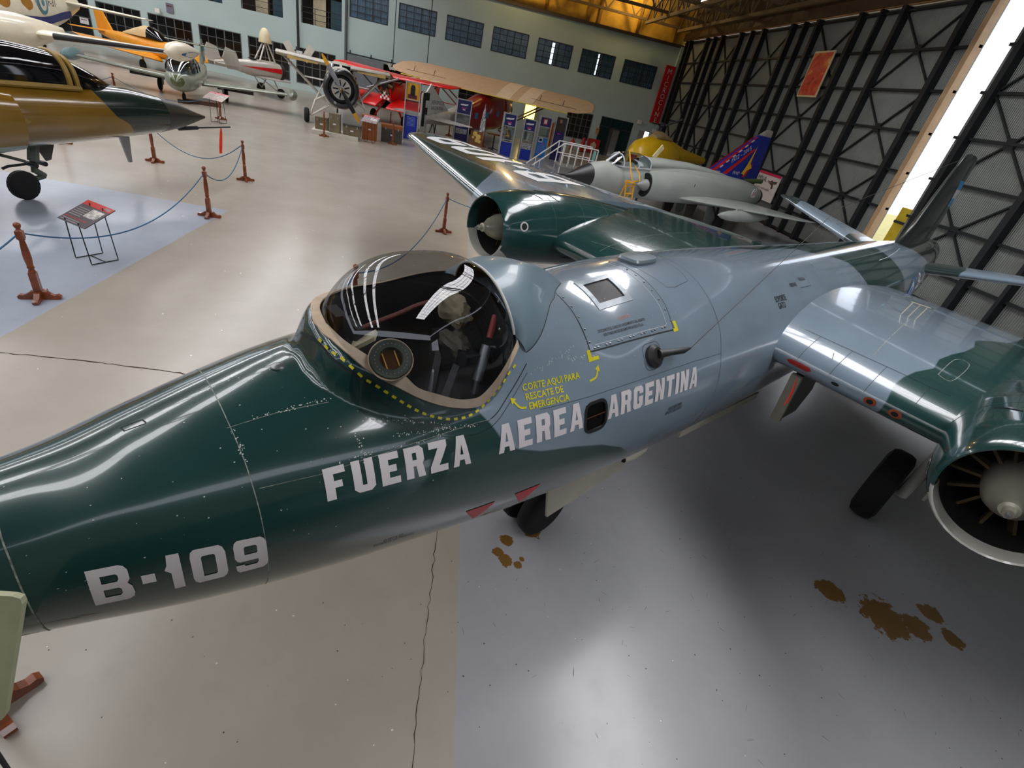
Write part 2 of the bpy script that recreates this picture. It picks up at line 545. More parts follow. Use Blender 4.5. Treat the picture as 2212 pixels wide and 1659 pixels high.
# windows of the back wall
M_frame = mat('window_steel', (30, 38, 46), 0.5)
M_curt = mat('blue_curtain', (168, 198, 218), 0.85, var=0.25, scale=2)
M_pane = glass('window_pane', (215, 222, 226), 0.0, 0.15)
M_day = mat('daylit_gap', (240, 244, 255), 0.9, emit=2.2)
wcount = 0
pane_cache = {}
def window(h, nx, ny, frame_m, curtain=None, gap=None):
    global wcount
    wcount += 1
    x0, x1, z0, z1 = h
    r = bpy.data.objects.new('window_%d' % wcount, None)
    COL.objects.link(r); r.location = ((x0 + x1) / 2, Y1, z0)
    tag(r, kind='structure')
    w, hh = x1 - x0, z1 - z0
    f = MB()
    for a in (-w / 2 + 0.03, w / 2 - 0.03): f.box((a, 0.05, hh / 2), (0.06, 0.14, hh))
    for a in (0.03, hh - 0.03): f.box((0, 0.05, a), (w, 0.14, 0.06))
    f.build('frame', frame_m, r, smooth=False)
    mu = MB()
    for i in range(1, nx): mu.box((-w / 2 + w * i / nx, 0.03, hh / 2), (0.045 if i != nx // 2 + 1 else 0.08, 0.06, hh))
    for j in range(1, ny): mu.box((0, 0.03, hh * j / ny), (w, 0.06, 0.045))
    mu.build('muntin', frame_m, r, smooth=False)
    key = (round(w / nx, 3), round(hh / ny, 3))
    for i in range(nx):
        for j in range(ny):
            if key not in pane_cache:
                p = MB().box((0, 0, 0), (key[0], 0.012, key[1])).build('pane', M_pane, r, smooth=False)
                pane_cache[key] = p.data
            else:
                p = bpy.data.objects.new('pane', pane_cache[key]); COL.objects.link(p); p.parent = r
            p.location = (-w / 2 + w * (i + 0.5) / nx, 0.03, hh * (j + 0.5) / ny)
    if curtain:
        n = 90; ring = []
        for i in range(n + 1):
            x = -w / 2 + w * i / n
            if gap and gap[0] < (x + w / 2) / w < gap[1]:
                continue
            ring.append((x, 0.135 + 0.035 * math.sin(i * 1.1) + 0.02 * math.sin(i * 2.7)))
        V = []; F = []
        for k, (x, y) in enumerate(ring):
            V += [(x, y, 0), (x, y, hh)]
            if k and ring[k][0] - ring[k - 1][0] < w / n * 1.5: F.append((2 * k - 2, 2 * k, 2 * k + 1, 2 * k - 1))
        from_py('curtain', V, F, curtain, r, recalc=False)
        if gap:
            MB().box((-w / 2 + w * (gap[0] + gap[1]) / 2, 0.6, hh / 2), (w * (gap[1] - gap[0]) * 0.8, 0.02, hh * 0.9)).build('daylight', M_day, r, smooth=False)
    return r
for i, h in enumerate(UP):
    window(h, 5, 4, M_frame, M_curt, {4: (0.40, 0.52), 5: (0.50, 0.58)}.get(i))
M_sill = mat('grey_window_steel', (92, 92, 90), 0.5)
for h in LOW[:5]:
    window(h, 5, 4, M_sill)
for k in (1, 2):
    window(LOWR[k], 5, 4, M_sill)
for h in LOW[5:]:
    window(h, 2, 2, M_sill)
# glazed entrance right of the wing tip
def entrance(h):
    x0, x1, z0, z1 = h
    r = bpy.data.objects.new('door_20', None); COL.objects.link(r); r.location = ((x0 + x1) / 2, Y1, 0); tag(r, kind='structure')
    w = x1 - x0
    f = MB()
    for a in (-w / 2 + 0.04, -w / 6, w / 6, w / 2 - 0.04): f.box((a, 0.12, z1 / 2), (0.08, 0.12, z1))
    for a in (2.35, z1 - 0.04): f.box((0, 0.12, a), (w, 0.12, 0.08))
    f.build('frame', M_frame, r, smooth=False)
    M_tg = mat('dark_teal_glass', (26, 52, 52), 0.1)
    for k in range(3):
        if k == 1:
            continue
        MB().box((-w / 3 + k * w / 3, 0.12, 1.16), (w / 3 - 0.08, 0.02, 2.3)).build('pane', M_tg, r, smooth=False)
    MB().box((0.25, 0.3, 1.15), (0.7, 0.03, 2.25)).build('leaf', mat('grey_leaf', (120, 118, 110), 0.5), r, smooth=False)
    MB().box((0, 0.12, 2.75), (w - 0.1, 0.02, 0.7)).build('pane', M_tg, r, smooth=False)
entrance(LOWR[3])
# sliding screens in front of the hall to the middle room
s = bpy.data.objects.new('door_21', None); COL.objects.link(s); s.location = (-8.0, Y1 - 0.2, 0); tag(s, kind='structure')
MB().box((-0.9, 0, 1.75), (2.9, 0.1, 3.2)).build('leaf', mat('grey_sliding_leaf', (104, 108, 112), 0.6), s, smooth=False)
MB().bar((-2.6, 0, 3.5), (8.2, 0, 3.5), 0.1).build('rail', M_dsteel, s, smooth=False)
for k in range(4): MB().box((-2.2 + 1.7 * k, 0, 3.6), (0.08, 0.1, 0.28)).build('hanger', M_dsteel, s, smooth=False)
# balustrades of the upper openings on the left
for h in UPL:
    wcount += 1
    r = bpy.data.objects.new('window_%d' % wcount, None); COL.objects.link(r); r.location = ((h[0] + h[1]) / 2, Y1, h[2]); tag(r, kind='structure')
    w = h[1] - h[0]; q = MB()
    for z in (0.35, 0.75, 1.1): q.bar((-w / 2, 0.08, z), (w / 2, 0.08, z), 0.035)
    for k in range(4): q.bar((-w / 2 + w * k / 3, 0.08, 0), (-w / 2 + w * k / 3, 0.08, 1.1), 0.04)
    q.build('railing', M_dsteel, r, smooth=False)
    MB().box((-0.5, 1.4, 1.1), (1.0, 0.05, 2.2)).build('backboard', mat('cream_board', (196, 182, 150), 0.7), r, smooth=False)
    MB().box((0.9, 1.2, 1.0), (0.9, 0.05, 2.0)).build('backboard', mat('teal_board', (44, 74, 84), 0.7), r, smooth=False)
# drain pipes and hanging cables
for i, (x, z0, m, w) in enumerate(((-10.56, 0, mat('down_pipe', (84, 88, 92), 0.5), 0.16), (-14.34, 2.6, M_dsteel, 0.09))):
    o = MB().tube([(x, Y1 - 0.2, z0), (x, Y1 - 0.2, 9.4)], w / 2 + 0.03, 8).build('trim_%d' % (i + 2), m); tag(o, kind='structure')

# ------------------------------------------------------------------ hangar doors on the right
M_door = bpy.data.materials.new('corrugated_door'); M_door.use_nodes = True
nt = M_door.node_tree; _b = nt.nodes['Principled BSDF']
tc = nt.nodes.new('ShaderNodeTexCoord'); wv = nt.nodes.new('ShaderNodeTexWave'); wv.wave_type = 'BANDS'; wv.bands_direction = 'Y'
wv.inputs['Scale'].default_value = 4.2; wv.inputs['Distortion'].default_value = 0.0
nt.links.new(tc.outputs['Object'], wv.inputs['Vector'])
nz = nt.nodes.new('ShaderNodeTexNoise'); nz.inputs['Scale'].default_value = 0.8; nz.inputs['Detail'].default_value = 6
nt.links.new(tc.outputs['Object'], nz.inputs['Vector'])
rp = nt.nodes.new('ShaderNodeValToRGB'); rp.color_ramp.elements[0].color = lin((118, 122, 116)) + (1,); rp.color_ramp.elements[1].color = lin((150, 152, 146)) + (1,)
nt.links.new(nz.outputs['Fac'], rp.inputs['Fac']); nt.links.new(rp.outputs['Color'], _b.inputs['Base Color'])
bp = nt.nodes.new('ShaderNodeBump'); bp.inputs['Strength'].default_value = 0.9; bp.inputs['Distance'].default_value = 0.03
nt.links.new(wv.outputs['Fac'], bp.inputs['Height']); nt.links.new(bp.outputs['Normal'], _b.inputs['Normal'])
_b.inputs['Roughness'].default_value = 0.6; _b.inputs['Metallic'].default_value = 0.25
M_post = mat('door_steel', (34, 36, 38), 0.55, 0.3)
RAILS = (0.12, 1.15, 2.62, 4.02, 5.45, 6.88, 8.3, 9.75)
leaves = [(44.9, 48.3, 49.9), (39.3, 42.2, 44.9), (33.0, 36.3, 39.3), (27.2, 30.55, 33.0), (21.1, 24.5, 27.2),
          (14.9, 18.2, 14.9), (8.7, 12.0, 14.9), (2.4, 5.7, 8.7), (-3.9, -0.6, 2.4), (-10.2, -6.9, -3.9)]
for i, (a, bb, c) in enumerate(leaves):
    r = bpy.data.objects.new('door_%d' % (i + 1), None); COL.objects.link(r); r.location = (X1, a, 0); tag(r, kind='structure')
    w = bb - a; w2 = c - a
    y0 = 0.0; y1 = max(w, w2)
    if i == 4: y0 = -1.2          # the leaf beside the open gap
    if i == 5: y1 = 3.85
    MB().box((0.12, (y0 + y1) / 2, 4.95), (0.05, y1 - y0, 9.9)).build('sheet', M_door, r, smooth=False)
    posts = [0.0, w] + ([(w + w2) / 2] if w2 > w else []) + ([y0 + 0.12] if i == 4 else [])
    for k, p in enumerate(posts):
        t = 0.13 if k == 2 else 0.24
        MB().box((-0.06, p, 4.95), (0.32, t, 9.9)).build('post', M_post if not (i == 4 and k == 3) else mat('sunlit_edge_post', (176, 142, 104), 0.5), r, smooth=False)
    for z in RAILS:
        MB().box((0.03, (y0 + y1) / 2, z), (0.14, y1 - y0, 0.09)).build('rail', M_post, r, smooth=False)
    for z in (RAILS[1], RAILS[3], RAILS[5]):
        for s_ in (1, -1):
            MB().bar((0.02, 0 if s_ > 0 else w, z), (0.02, w if s_ > 0 else 0, z + 2.85), 0.08, 0.06).build('brace', M_post, r, smooth=False)
        MB().box((0.0, w / 2, z + 1.43), (0.03, 0.34, 0.34)).build('gusset', M_post, r, smooth=False)
    for s_ in (0.3, y1 - 0.3):
        MB().box((0.02, s_, 0.06), (0.2, 0.35, 0.12)).build('roller_box', M_dsteel, r, smooth=False)
o = MB().box((X1 + 0.05, 18, 10.2), (0.5, 64, 0.5)).build('trim_8', mat('door_head_rail', (96, 70, 46), 0.6), smooth=False); tag(o, kind='structure')
o = MB().box((X1 - 0.1, 18, 9.92), (0.08, 64, 0.05)).build('trim_9', mat('bright_rail_edge', (196, 150, 110), 0.35, 0.4), smooth=False); tag(o, kind='structure')
o = MB().box((X1 + 0.2, 18, 0.006), (0.5, 64, 0.012)).build('trim_10', mat('rusty_track', (96, 64, 40), 0.6, 0.3), smooth=False); tag(o, kind='structure')
o = MB().box((X1 + 0.3, 18, 11.4), (0.3, 64, 2.2)).build('wall_right', M_roof, smooth=False); tag(o, kind='structure')
o = MB().box((X1 + 0.1, 50.0, 4.75), (0.7, 0.5, 9.5)).build('wall_corner', M_wall, smooth=False); tag(o, kind='structure')
# outside the gap: sunlit yard with a yellow lorry side
o = MB().box((X1 + 21, 24, -0.14), (40, 60, 0.2)).build('ground_yard', mat('sunlit_yard', (190, 176, 110), 0.9), smooth=False); tag(o, kind='structure')
t = thing('cargo_container', 'yellow container standing outside, glimpsed through the gap in the hangar doors', 'container', (X1 + 6.0, 21.4, -0.04), 0)
MB().box((0, 0, 1.35), (2.4, 6.0, 2.5)).build('body', mat('yellow_container', (232, 196, 40), 0.5), t, smooth=False)
for k in range(2): MB().box((0, -2 + 4 * k, 0.06), (2.2, 0.3, 0.12)).build('foot', M_dsteel, t, smooth=False)
MB().box((-1.22, 0, 1.9), (0.05, 6.0, 0.12)).build('rail', M_dsteel, t, smooth=False)

# ------------------------------------------------------------------ roof, skylights, trusses
SKY = [(-33, -10, 46, 2.0), (-24, -10, 46, 2.0), (-9.0, -12, 46, 1.1), (-13.4, -12, 46, 1.5), (7.0, -6.5, 24, 2.8)]
HOLE = [(x - w / 2, x + w / 2, a, bb) for x, a, bb, w in SKY]
def holed_roof():
    xs = sorted({X0, X1 + 0.5} | {h[0] for h in HOLE} | {h[1] for h in HOLE}); ys = sorted({Y0, Y1 + 0.4} | {h[2] for h in HOLE} | {h[3] for h in HOLE})
    b = MB()
    for xi in range(len(xs) - 1):
        for yi in range(len(ys) - 1):
            cx, cy = (xs[xi] + xs[xi + 1]) / 2, (ys[yi] + ys[yi + 1]) / 2
            if not any(h[0] < cx < h[1] and h[2] < cy < h[3] for h in HOLE):
                b.box((cx, cy, 13.3), (xs[xi + 1] - xs[xi], ys[yi + 1] - ys[yi], 0.2))
    tag(b.build('ceiling', M_roof, smooth=False), kind='structure')
holed_roof()
M_sky = mat('translucent_skylight', (250, 250, 255), 0.6, emit=SKY_STRENGTH, var=0.0)
for i, (x, a, bb, w) in enumerate(SKY):
    wcount += 1
    r = bpy.data.objects.new('window_%d' % wcount, None); COL.objects.link(r); r.location = (x, (a + bb) / 2, 13.2); tag(r, kind='structure')
    MB().box((0, 0, 0.06), (w, bb - a, 0.04)).build('translucent_sheet', M_sky, r, smooth=False)
    g = MB()
    for k in range(1, 4): g.box((-w / 2 + w * k / 4, 0, 0.0), (0.05, bb - a, 0.05))
    n = int((bb - a) / (0.9 if x > 0 else 4.0))
    for k in range(n + 1): g.box((0, -(bb - a) / 2 + (bb - a) * k / n, 0.0), (w, 0.05, 0.05))
    g.build('glazing_bar', M_dsteel, r, smooth=False)
M_truss = mat('truss_steel', (128, 104, 72), 0.7)
def truss(y, x0, x1):
    b = MB(); zb, zt = 10.6, 12.6
    b.bar((x0, y, zb), (x1, y, zb), 0.18); b.bar((x0, y, zt), (x1, y, zt), 0.18)
    n = int((x1 - x0) / 2.2); st = (x1 - x0) / n
    for k in range(n):
        b.bar((x0 + k * st, y, zb), (x0 + (k + 0.5) * st, y, zt), 0.1); b.bar((x0 + (k + 0.5) * st, y, zt), (x0 + (k + 1) * st, y, zb), 0.1)
    o = b.build('truss_%d' % int(y), M_truss, smooth=False)
    o.name = 'roof_truss'; tag(o, kind='structure')
for y in (49.2, 44, 38.5, 33, 27.5, 22, 16, 10, 4):
    truss(y, -44 if y < 20 else -2, 17.3)
def rtruss(x, y0, y1):
    b = MB(); zb, zt = 10.35, 11.9
    b.bar((x, y0, zb), (x, y1, zb), 0.2); b.bar((x, y0, zt), (x, y1, zt), 0.16)
    n = int((y1 - y0) / 1.8); st = (y1 - y0) / n
    for k in range(n):
        b.bar((x, y0 + k * st, zb), (x, y0 + (k + 0.5) * st, zt), 0.09); b.bar((x, y0 + (k + 0.5) * st, zt), (x, y0 + (k + 1) * st, zb), 0.09)
    o = b.build('roof_truss', M_truss, smooth=False); tag(o, kind='structure')
for x in (16.4, 13.5): rtruss(x, 4, 49)
# warm work lamps high up under the gable
for (x, y) in ((3, 47.5), (12, 48.2)):
    l = bpy.data.lights.new('gable_lamp', 'POINT'); l.energy = LAMP_W; l.color = (1.0, 0.72, 0.28); l.shadow_soft_size = 0.25
    o = bpy.data.objects.new('gable_lamp', l); COL.objects.link(o); o.location = (x, y, 12.3)

# scattered specks and scratches on the near floor paint
random.seed(21)
def floor_specks(name, m, n, rng, r0, r1, long_=1.0):
    V = []; F = []
    for _ in range(n):
        x, y = random.uniform(rng[0], rng[1]), random.uniform(rng[2], rng[3]); r_ = random.uniform(r0, r1); a0 = random.uniform(0, 6.3); k = len(V)
        for i in range(6):
            a = math.pi * i / 3; u, v = r_ * long_ * math.cos(a) * random.uniform(.6, 1.2), r_ * math.sin(a) * random.uniform(.6, 1.2)
            V.append((x + u * math.cos(a0) - v * math.sin(a0), y + u * math.sin(a0) + v * math.cos(a0), .0016))
        F.append(tuple(range(k, k + 6)))
    o = from_py(name, V, F, m, fl, smooth=False); o['kind'] = 'stuff'
floor_specks('dark_speck', mat('speck_dark', (60, 52, 46), .8), 260, (-3, 6.5, .8, 5.5), .002, .008)
floor_specks('white_speck', mat('speck_white', (214, 212, 206), .7), 90, (-3, 6.5, .8, 5.5), .002, .008)
floor_specks('scratch', mat('scratch_grey', (104, 100, 98), .7), 140, (.4, 6.5, .8, 5), .0012, .003, 14)
floor_specks('pale_fleck', mat('speck_white', (214, 212, 206), .7), 120, (-8, 2, 5, 16), .004, .016)

# unseen gallery and parapet behind the camera, added to shade the near floor
mz = MB().box((-20, -7.3, 2.5), (51.5, 13.4, 0.25)).build('floor_shade_gallery', mat('shade_gallery_concrete', (120, 114, 106), .85), smooth=False); tag(mz, kind='structure')
tag(MB().box((-20, -.75, 3.05), (51.5, .12, 0.9)).build('shade_parapet', mat('shade_gallery_concrete', (120, 114, 106), .85), smooth=False), kind='structure')
for gx in (-40, -30, -20, -10, -3, 4):
    tag(MB().box((gx, -1.0, 1.19), (.3, .3, 2.38)).build('shade_gallery_pillar', mat('shade_gallery_concrete', (120, 114, 106), .85), smooth=False), kind='structure')
# ================================================================== the bomber in front
AZ = math.radians(35.8)
ZA = 1.987
bomber = thing('jet_bomber', 'twin-engined jet bomber in dark green and grey camouflage lettered FUERZA AEREA ARGENTINA, standing in front', 'airplane',
               (-1.31052, 1.81708, 0), AZ)
def CB(s, q, z): return (s, -q, z + ZA)

FS = [-2.3, -2.2, -1.9, -1.5, -1.1, -.61, -.3, 0, .3, .59, .88, 1.17, 1.46, 1.75, 2.03, 2.31, 2.59, 2.86, 3.39, 4.2, 5.62, 7.02, 8.41, 9.79, 11.19, 12.51, 13.66, 14.6, 15.2, 15.35]
FR = [.02, .09, .16, .22, .28, .352, .42, .507, .582, .644, .691, .722, .753, .784, .817, .835, .853, .871, .902, .921, .906, .867, .829, .792, .752, .667, .533, .367, .2, .05]
FZ = [-.17, -.17, -.17, -.17, -.17, -.171, -.175, -.165, -.14, -.119, -.106, -.106, -.104, -.104, -.106, -.091, -.077, -.063, -.03, -.006, -.009, .013, .036, .059, .076, .136, .259, .443, .56, .6]
def hermite(xs, ys):
    xs = np.array(xs, float); ys = np.array(ys, float); g = np.gradient(ys, xs)
    def f(x):
        x = min(xs[-1], max(xs[0], x)); i = min(len(xs) - 2, max(0, int(np.searchsorted(xs, x, 'right')) - 1))
        h = xs[i + 1] - xs[i]; t = (x - xs[i]) / h
        return float((2 * t ** 3 - 3 * t * t + 1) * ys[i] + (t ** 3 - 2 * t * t + t) * h * g[i] + (3 * t * t - 2 * t ** 3) * ys[i + 1] + (t ** 3 - t * t) * h * g[i + 1])
    return f
def soften(a):
    a = list(a); b = a[:]
    for i in range(7, len(a) - 2): b[i] = .25 * a[i - 1] + .5 * a[i] + .25 * a[i + 1]
    return b
_fr, _fz = hermite(FS, soften(FR)), hermite(FS, soften(FZ))
def fzc(s): return _fz(s)
RIMD = [30, 41, 45, 49.4, 54.4, 57.8, 62.6, 68, 76, 85.7]
RIMS = [1.5, 1.384, 1.274, 1.17, 1.074, 1.009, .936, .887, .847, .83]
def frad(s, d):
    """d: degrees round the section, 0 = port side, 90 = top"""
    d = d % 360
    dd_ = d if d < 84 else 168 - d
    wr = interp(dd_, [45, 62, 84], [.30, .16, .085])
    b = .17 * sstep((s - (interp(dd_, RIMD, RIMS) - wr)) / (wr - .005)) * (1 - sstep((s - 1.7) / 1.1)) * sstep((d - 38) / 32) * (1 - sstep((d - 125) / 30))
    return _fr(s) + b
def fus(s, d, h=0.0):
    r = frad(s, d) + h; a = math.radians(d)
    return CB(s, r * math.cos(a), fzc(s) + r * math.sin(a))
NOSE_GREEN = [(-3, -100), (-3, 100), (1.2, 100), (1.5, 40), (1.531, 35.8), (1.578, 30.8), (1.615, 26), (1.656, 19.9), (1.754, 15.7), (1.933, 11), (2.215, 7), (2.504, 1.1), (2.759, -7.3), (3.002, -20.5), (3.134, -27.8), (3.3, -50), (3.4, -100)]
BAND_GREEN = [(5.2, 100), (5.4, 98), (5.571, 96), (5.838, 91), (6.028, 90.6), (6.411, 92.5), (6.787, 89.5), (7.065, 81), (7.296, 76), (7.492, 73), (7.901, 64), (8.082, 50.2), (8.306, 35), (8.496, 22.4), (8.698, 12.2), (8.868, 6.6), (9, -20), (9.1, -100),
              (10.9, -100), (10.8, -20), (10.67, 8.6), (10.521, 24.4), (10.386, 37.9), (10.174, 54.2), (9.976, 72.8), (9.95, 100)]
TAIL_BLACK = [(11.75, 100), (11.9, 78), (12.4, 58), (12.9, 36), (13.2, 14), (15.6, 4), (15.6, 100)]  # near-black colour field over the tail root and fin base
GREEN, GREY = (31, 66, 64), (122, 138, 150)
M_fus = camo_mat('bomber_skin', GREY, [('green', (28, 60, 58)), ('tail_dark', (30, 36, 34))], rough=0.2, coat=0.9, var=0.07, scale=2.2, bump=0.002)
def lift(polys):   # degrees to rough metres so that distances are even
    return [[(s, d * 0.0135) for s, d in p] for p in polys]

# canopy opening: (station, degrees) down the port edge
RIM = [(.842, 91.4), (.825, 85.7), (.847, 76.0), (.887, 68.0), (.936, 62.6), (1.009, 57.8), (1.074, 54.4), (1.17, 49.4), (1.274, 44.9), (1.384, 41.4), (1.478, 39.5), (1.545, 39.7), (1.622, 42.3), (1.689, 46.4), (1.761, 51.6), (1.835, 56.9)]
INN = [(.866, 91.4), (.862, 84.5), (.89, 73.8), (.948, 66.4), (1.03, 60.6), (1.108, 56.8), (1.174, 51.6), (1.278, 47.7), (1.389, 43.9), (1.468, 42.5), (1.536, 42.5), (1.608, 45.2), (1.693, 49.7), (1.827, 58.4)]
DMID = 84.0
def mirror(pts): return [(s, 2 * DMID - d) for s, d in pts]
def resample(pts, n):
    P = np.array(pts, float); W = np.array([1, .0122])
    L = np.r_[0, np.cumsum(np.linalg.norm((P[1:] - P[:-1]) * W, axis=1))]
    t = np.linspace(0, L[-1], n)
    return [(float(np.interp(x, L, P[:, 0])), float(np.interp(x, L, P[:, 1]))) for x in t]
HOLE_C = [(s, d) for s, d in resample([p.tolist() for p in smooth_pts(INN, 5)], 50)]
hole = HOLE_C + [(1.86, 84)] + mirror(HOLE_C)[::-1]
WIN = [(2.30, 25.4), (2.30, 12.2), (2.48, 13.0), (2.48, 24.8)]
HWIN = [(2.745, 82.5), (3.015, 82.5), (3.0, 68.8), (2.73, 68.8)]

def fuselage():
    ss = np.unique(np.r_[np.arange(-2.3, -.6, .1), np.arange(-.6, 3.6, .025), np.arange(3.6, 15.36, .06), 15.35])
    nd = 200; dd = np.linspace(-90, 270, nd, endpoint=False)
    S, D = np.meshgrid(ss, dd, indexing='ij')
    sf, df = S.ravel(), D.ravel()
    polys = [hole, WIN, HWIN]
    P2 = np.c_[sf, df * .0135]
    holes = sd_polys(P2, lift(polys))
    # snap the vertices next to an opening on to its edge
    near = np.abs(holes) < .013
    edges = []
    for poly in lift(polys):
        A = np.array(poly); B = np.roll(A, -1, 0); edges += list(zip(A, B))
    for i in np.where(near)[0]:
        p = P2[i]; best = None
        for a, b_ in edges:
            e = b_ - a; t = min(1, max(0, (p - a) @ e / max(e @ e, 1e-12))); c = a + t * e
            d2 = ((p - c) ** 2).sum()
            if best is None or d2 < best[0]: best = (d2, c)
        sf[i], df[i] = best[1][0], best[1][1] / .0135
    holes[near] = 0
    V = [fus(s, d) for s, d in zip(sf, df)]
    F = []
    n = len(ss)
    for i in range(n - 1):
        for k in range(nd):
            a, b_, c, d_ = i * nd + k, i * nd + (k + 1) % nd, (i + 1) * nd + (k + 1) % nd, (i + 1) * nd + k
            if max(holes[a], holes[b_], holes[c], holes[d_]) > 1e-4: continue
            if holes[a] == holes[b_] == holes[c] == holes[d_] == 0: continue
            F.append((a, d_, c, b_))
    o = from_py('fuselage', V, F, M_fus, bomber, recalc=False, angle=60)
    dm = np.where(df > 90, 180 - df, df) if False else np.where(df > 100, 180 - df, df)
    P3 = np.c_[sf, dm * .0135]
    set_attr(o, 'green', sd_polys(P3, lift([NOSE_GREEN, BAND_GREEN])))
    set_attr(o, 'tail_dark', sd_polys(P3, lift([TAIL_BLACK])))
    return o
body = fuselage()

def ribbon(name, pa, pb, m, parent=None, h=0.004, n=120, tube=None):
    """strip on the skin between two (station, degrees) curves"""
    A, B_ = resample(pa, n), resample(pb, n)
    V = []; F = []
    for i, (a, b_) in enumerate(zip(A, B_)):
        V += [fus(*a, h * .2), fus(*a, h), fus(*b_, h), fus(*b_, h * .2)]
        if i:
            for j in range(3): F.append((4 * i - 4 + j, 4 * i - 3 + j, 4 * i + 1 + j, 4 * i + j))
    return from_py(name, V, F, m, parent or bomber)
def seam(pts, w=0.004, m=None, n=None, h=0.0012):
    P = resample(pts, n or max(8, int(len(pts) * 12)))
    V = []; F = []
    for i, p in enumerate(P):
        a = P[max(0, i - 1)]; c = P[min(len(P) - 1, i + 1)]
        d = np.array([c[0] - a[0], (c[1] - a[1]) * .0135]); d /= max(1e-9, np.linalg.norm(d)); nn = np.array([-d[1], d[0] / 1])
        V += [fus(p[0] + nn[0] * w / 2, p[1] + nn[1] * w / 2 / .0135, h), fus(p[0] - nn[0] * w / 2, p[1] - nn[1] * w / 2 / .0135, h)]
        if i: F.append((2 * i - 2, 2 * i, 2 * i + 1, 2 * i - 1))
    return from_py('panel_seam', V, F, m or M_seam, body, recalc=False)
M_seam = mat('panel_gap', (20, 28, 30), 0.7)
M_chip = mat('chipped_seam', (126, 132, 122), 0.6, var=0.6, scale=40)

# canopy: glass bubble, sealing band, rim with dashes
M_glass = glass('canopy_perspex', (230, 232, 234), 0.03, 0.012)
NT = 40
def base_pt(s, d):
    a = math.radians(d); r = frad(s, d)
    return np.array([s, r * math.cos(a), fzc(s) + r * math.sin(a)])
CC, RS, RQ, RZ, EN, EQ = (1.40, .13, .35), .578, .475, .735, 2.6, 2.25
def bubble(s, t):
    k = max(0.0, 1 - min(1.0, abs(s - CC[0]) / RS) ** EN) ** (1 / EN)
    c, n_ = math.cos(t), math.sin(t)
    return np.array([s, CC[1] + RQ * k * math.copysign(abs(c) ** (2 / EQ), c), CC[2] + RZ * k * math.copysign(abs(n_) ** (2 / EQ), n_)])
def outside(p):
    d = math.degrees(math.atan2(p[2] - fzc(p[0]), p[1]))
    return math.hypot(p[1], p[2] - fzc(p[0])) - frad(p[0], d)
def arch_pt(t):
    z = .9
    for _ in range(30):
        s = 1.72 + (1.06 - z) * .3; pz = bubble(s, t); z = .5 * z + .5 * pz[2]
    return bubble(1.72 + (1.06 - z) * .3, t)
ta = 0.0
while outside(arch_pt(ta)) < 0: ta += .01
tb = math.pi
while outside(arch_pt(tb)) < 0: tb -= .01
arch = [arch_pt(ta + (tb - ta) * k / NT) for k in range(NT + 1)]
rings = [arch]
ns, nt_ = 110, 150
V = []; keep = []
for i in range(ns + 1):
    u = i / ns
    for k in range(nt_ + 1):
        t = -.35 + (math.pi + .7) * k / nt_
        e = arch_pt(t)[0] if 0 <= t <= math.pi else 1.9
        s = CC[0] - RS + .0005 + (e - CC[0] + RS) * (1 - math.cos(math.pi * u / 2)) ** 1.0
        p_ = bubble(s, t); V.append(CB(*p_)); keep.append(outside(p_) > -.012)
F = []
for i in range(ns):
    for k in range(nt_):
        f_ = (i * (nt_ + 1) + k, i * (nt_ + 1) + k + 1, (i + 1) * (nt_ + 1) + k + 1, (i + 1) * (nt_ + 1) + k)
        if all(keep[j] for j in f_): F.append(f_)
canopy = from_py('canopy', V, F, M_glass, bomber, angle=180)
bm = bmesh.new(); bm.from_mesh(canopy.data); bmesh.ops.delete(bm, geom=[v for v in bm.verts if not v.link_faces], context='VERTS'); bm.to_mesh(canopy.data); bm.free()
M_seal = mat('canopy_sealant', (190, 168, 142), 0.6, var=0.15, scale=12)
rim2 = [p.tolist() for p in smooth_pts(RIM, 5)]; inn2 = [p.tolist() for p in smooth_pts(INN, 5)]
inn_w = [(s + .006, d + (.8 if d < 84 else 0)) for s, d in inn2]
ribbon('sealing_band', rim2, inn_w, M_seal, canopy, 0.010)
ribbon('sealing_band', mirror(rim2), mirror(inn_w), M_seal, canopy, 0.010)
# bright rear edge of the bubble
MB().tube([Vector(CB(*p)) for p in rings[-1]], 0.008, 6).build('rear_arch', M_white, canopy)
# green rim plate outside the sealing band
DASH = [(0.814, 79.5), (0.824, 74.7), (0.844, 70.7), (0.879, 65.6), (0.924, 60.8), (0.983, 56.8), (1.048, 52.6), (1.102, 49.1), (1.186, 43.8), (1.279, 39.4), (1.374, 37.0), (1.476, 37.1), (1.59, 40.7), (1.691, 45.8), (1.758, 49.8), (1.816, 52.2)]
dash2 = resample([p.tolist() for p in smooth_pts(DASH, 5)], 57)
V = []; F = []
for i in range(0, 56, 2):
    a, b_ = dash2[i], dash2[i + 1]
    A3, B3 = Vector(fus(*a, .0)), Vector(fus(*b_, .0)); m_ = ((a[0] + b_[0]) / 2, (a[1] + b_[1]) / 2)
    du = Vector(fus(m_[0] + .004, m_[1])) - Vector(fus(*m_)); dv_ = Vector(fus(m_[0], m_[1] + .4)) - Vector(fus(*m_))
    nrm0 = du.cross(dv_).normalized(); nrm0 = nrm0 if nrm0.z > 0 else -nrm0
    wv_ = (B3 - A3).cross(nrm0).normalized() * .0068
    k = len(V)
    V += [tuple(p_ + nrm0 * .007) for p_ in (A3 - wv_, B3 - wv_, B3 + wv_, A3 + wv_)]
    F.append((k, k + 1, k + 2, k + 3))
for f_ in F: from_py('dash_marking', [V[i_] for i_ in f_], [(0, 1, 2, 3)], M_yellow, body, recalc=False)
OUT = [(.79, 93.0), (0.796, 85.6), (0.832, 69.8), (0.927, 59.2), (1.073, 45.9), (1.246, 36.7), (1.403, 32.4), (1.584, 32.8), (1.738, 41.0), (1.88, 50.6)]
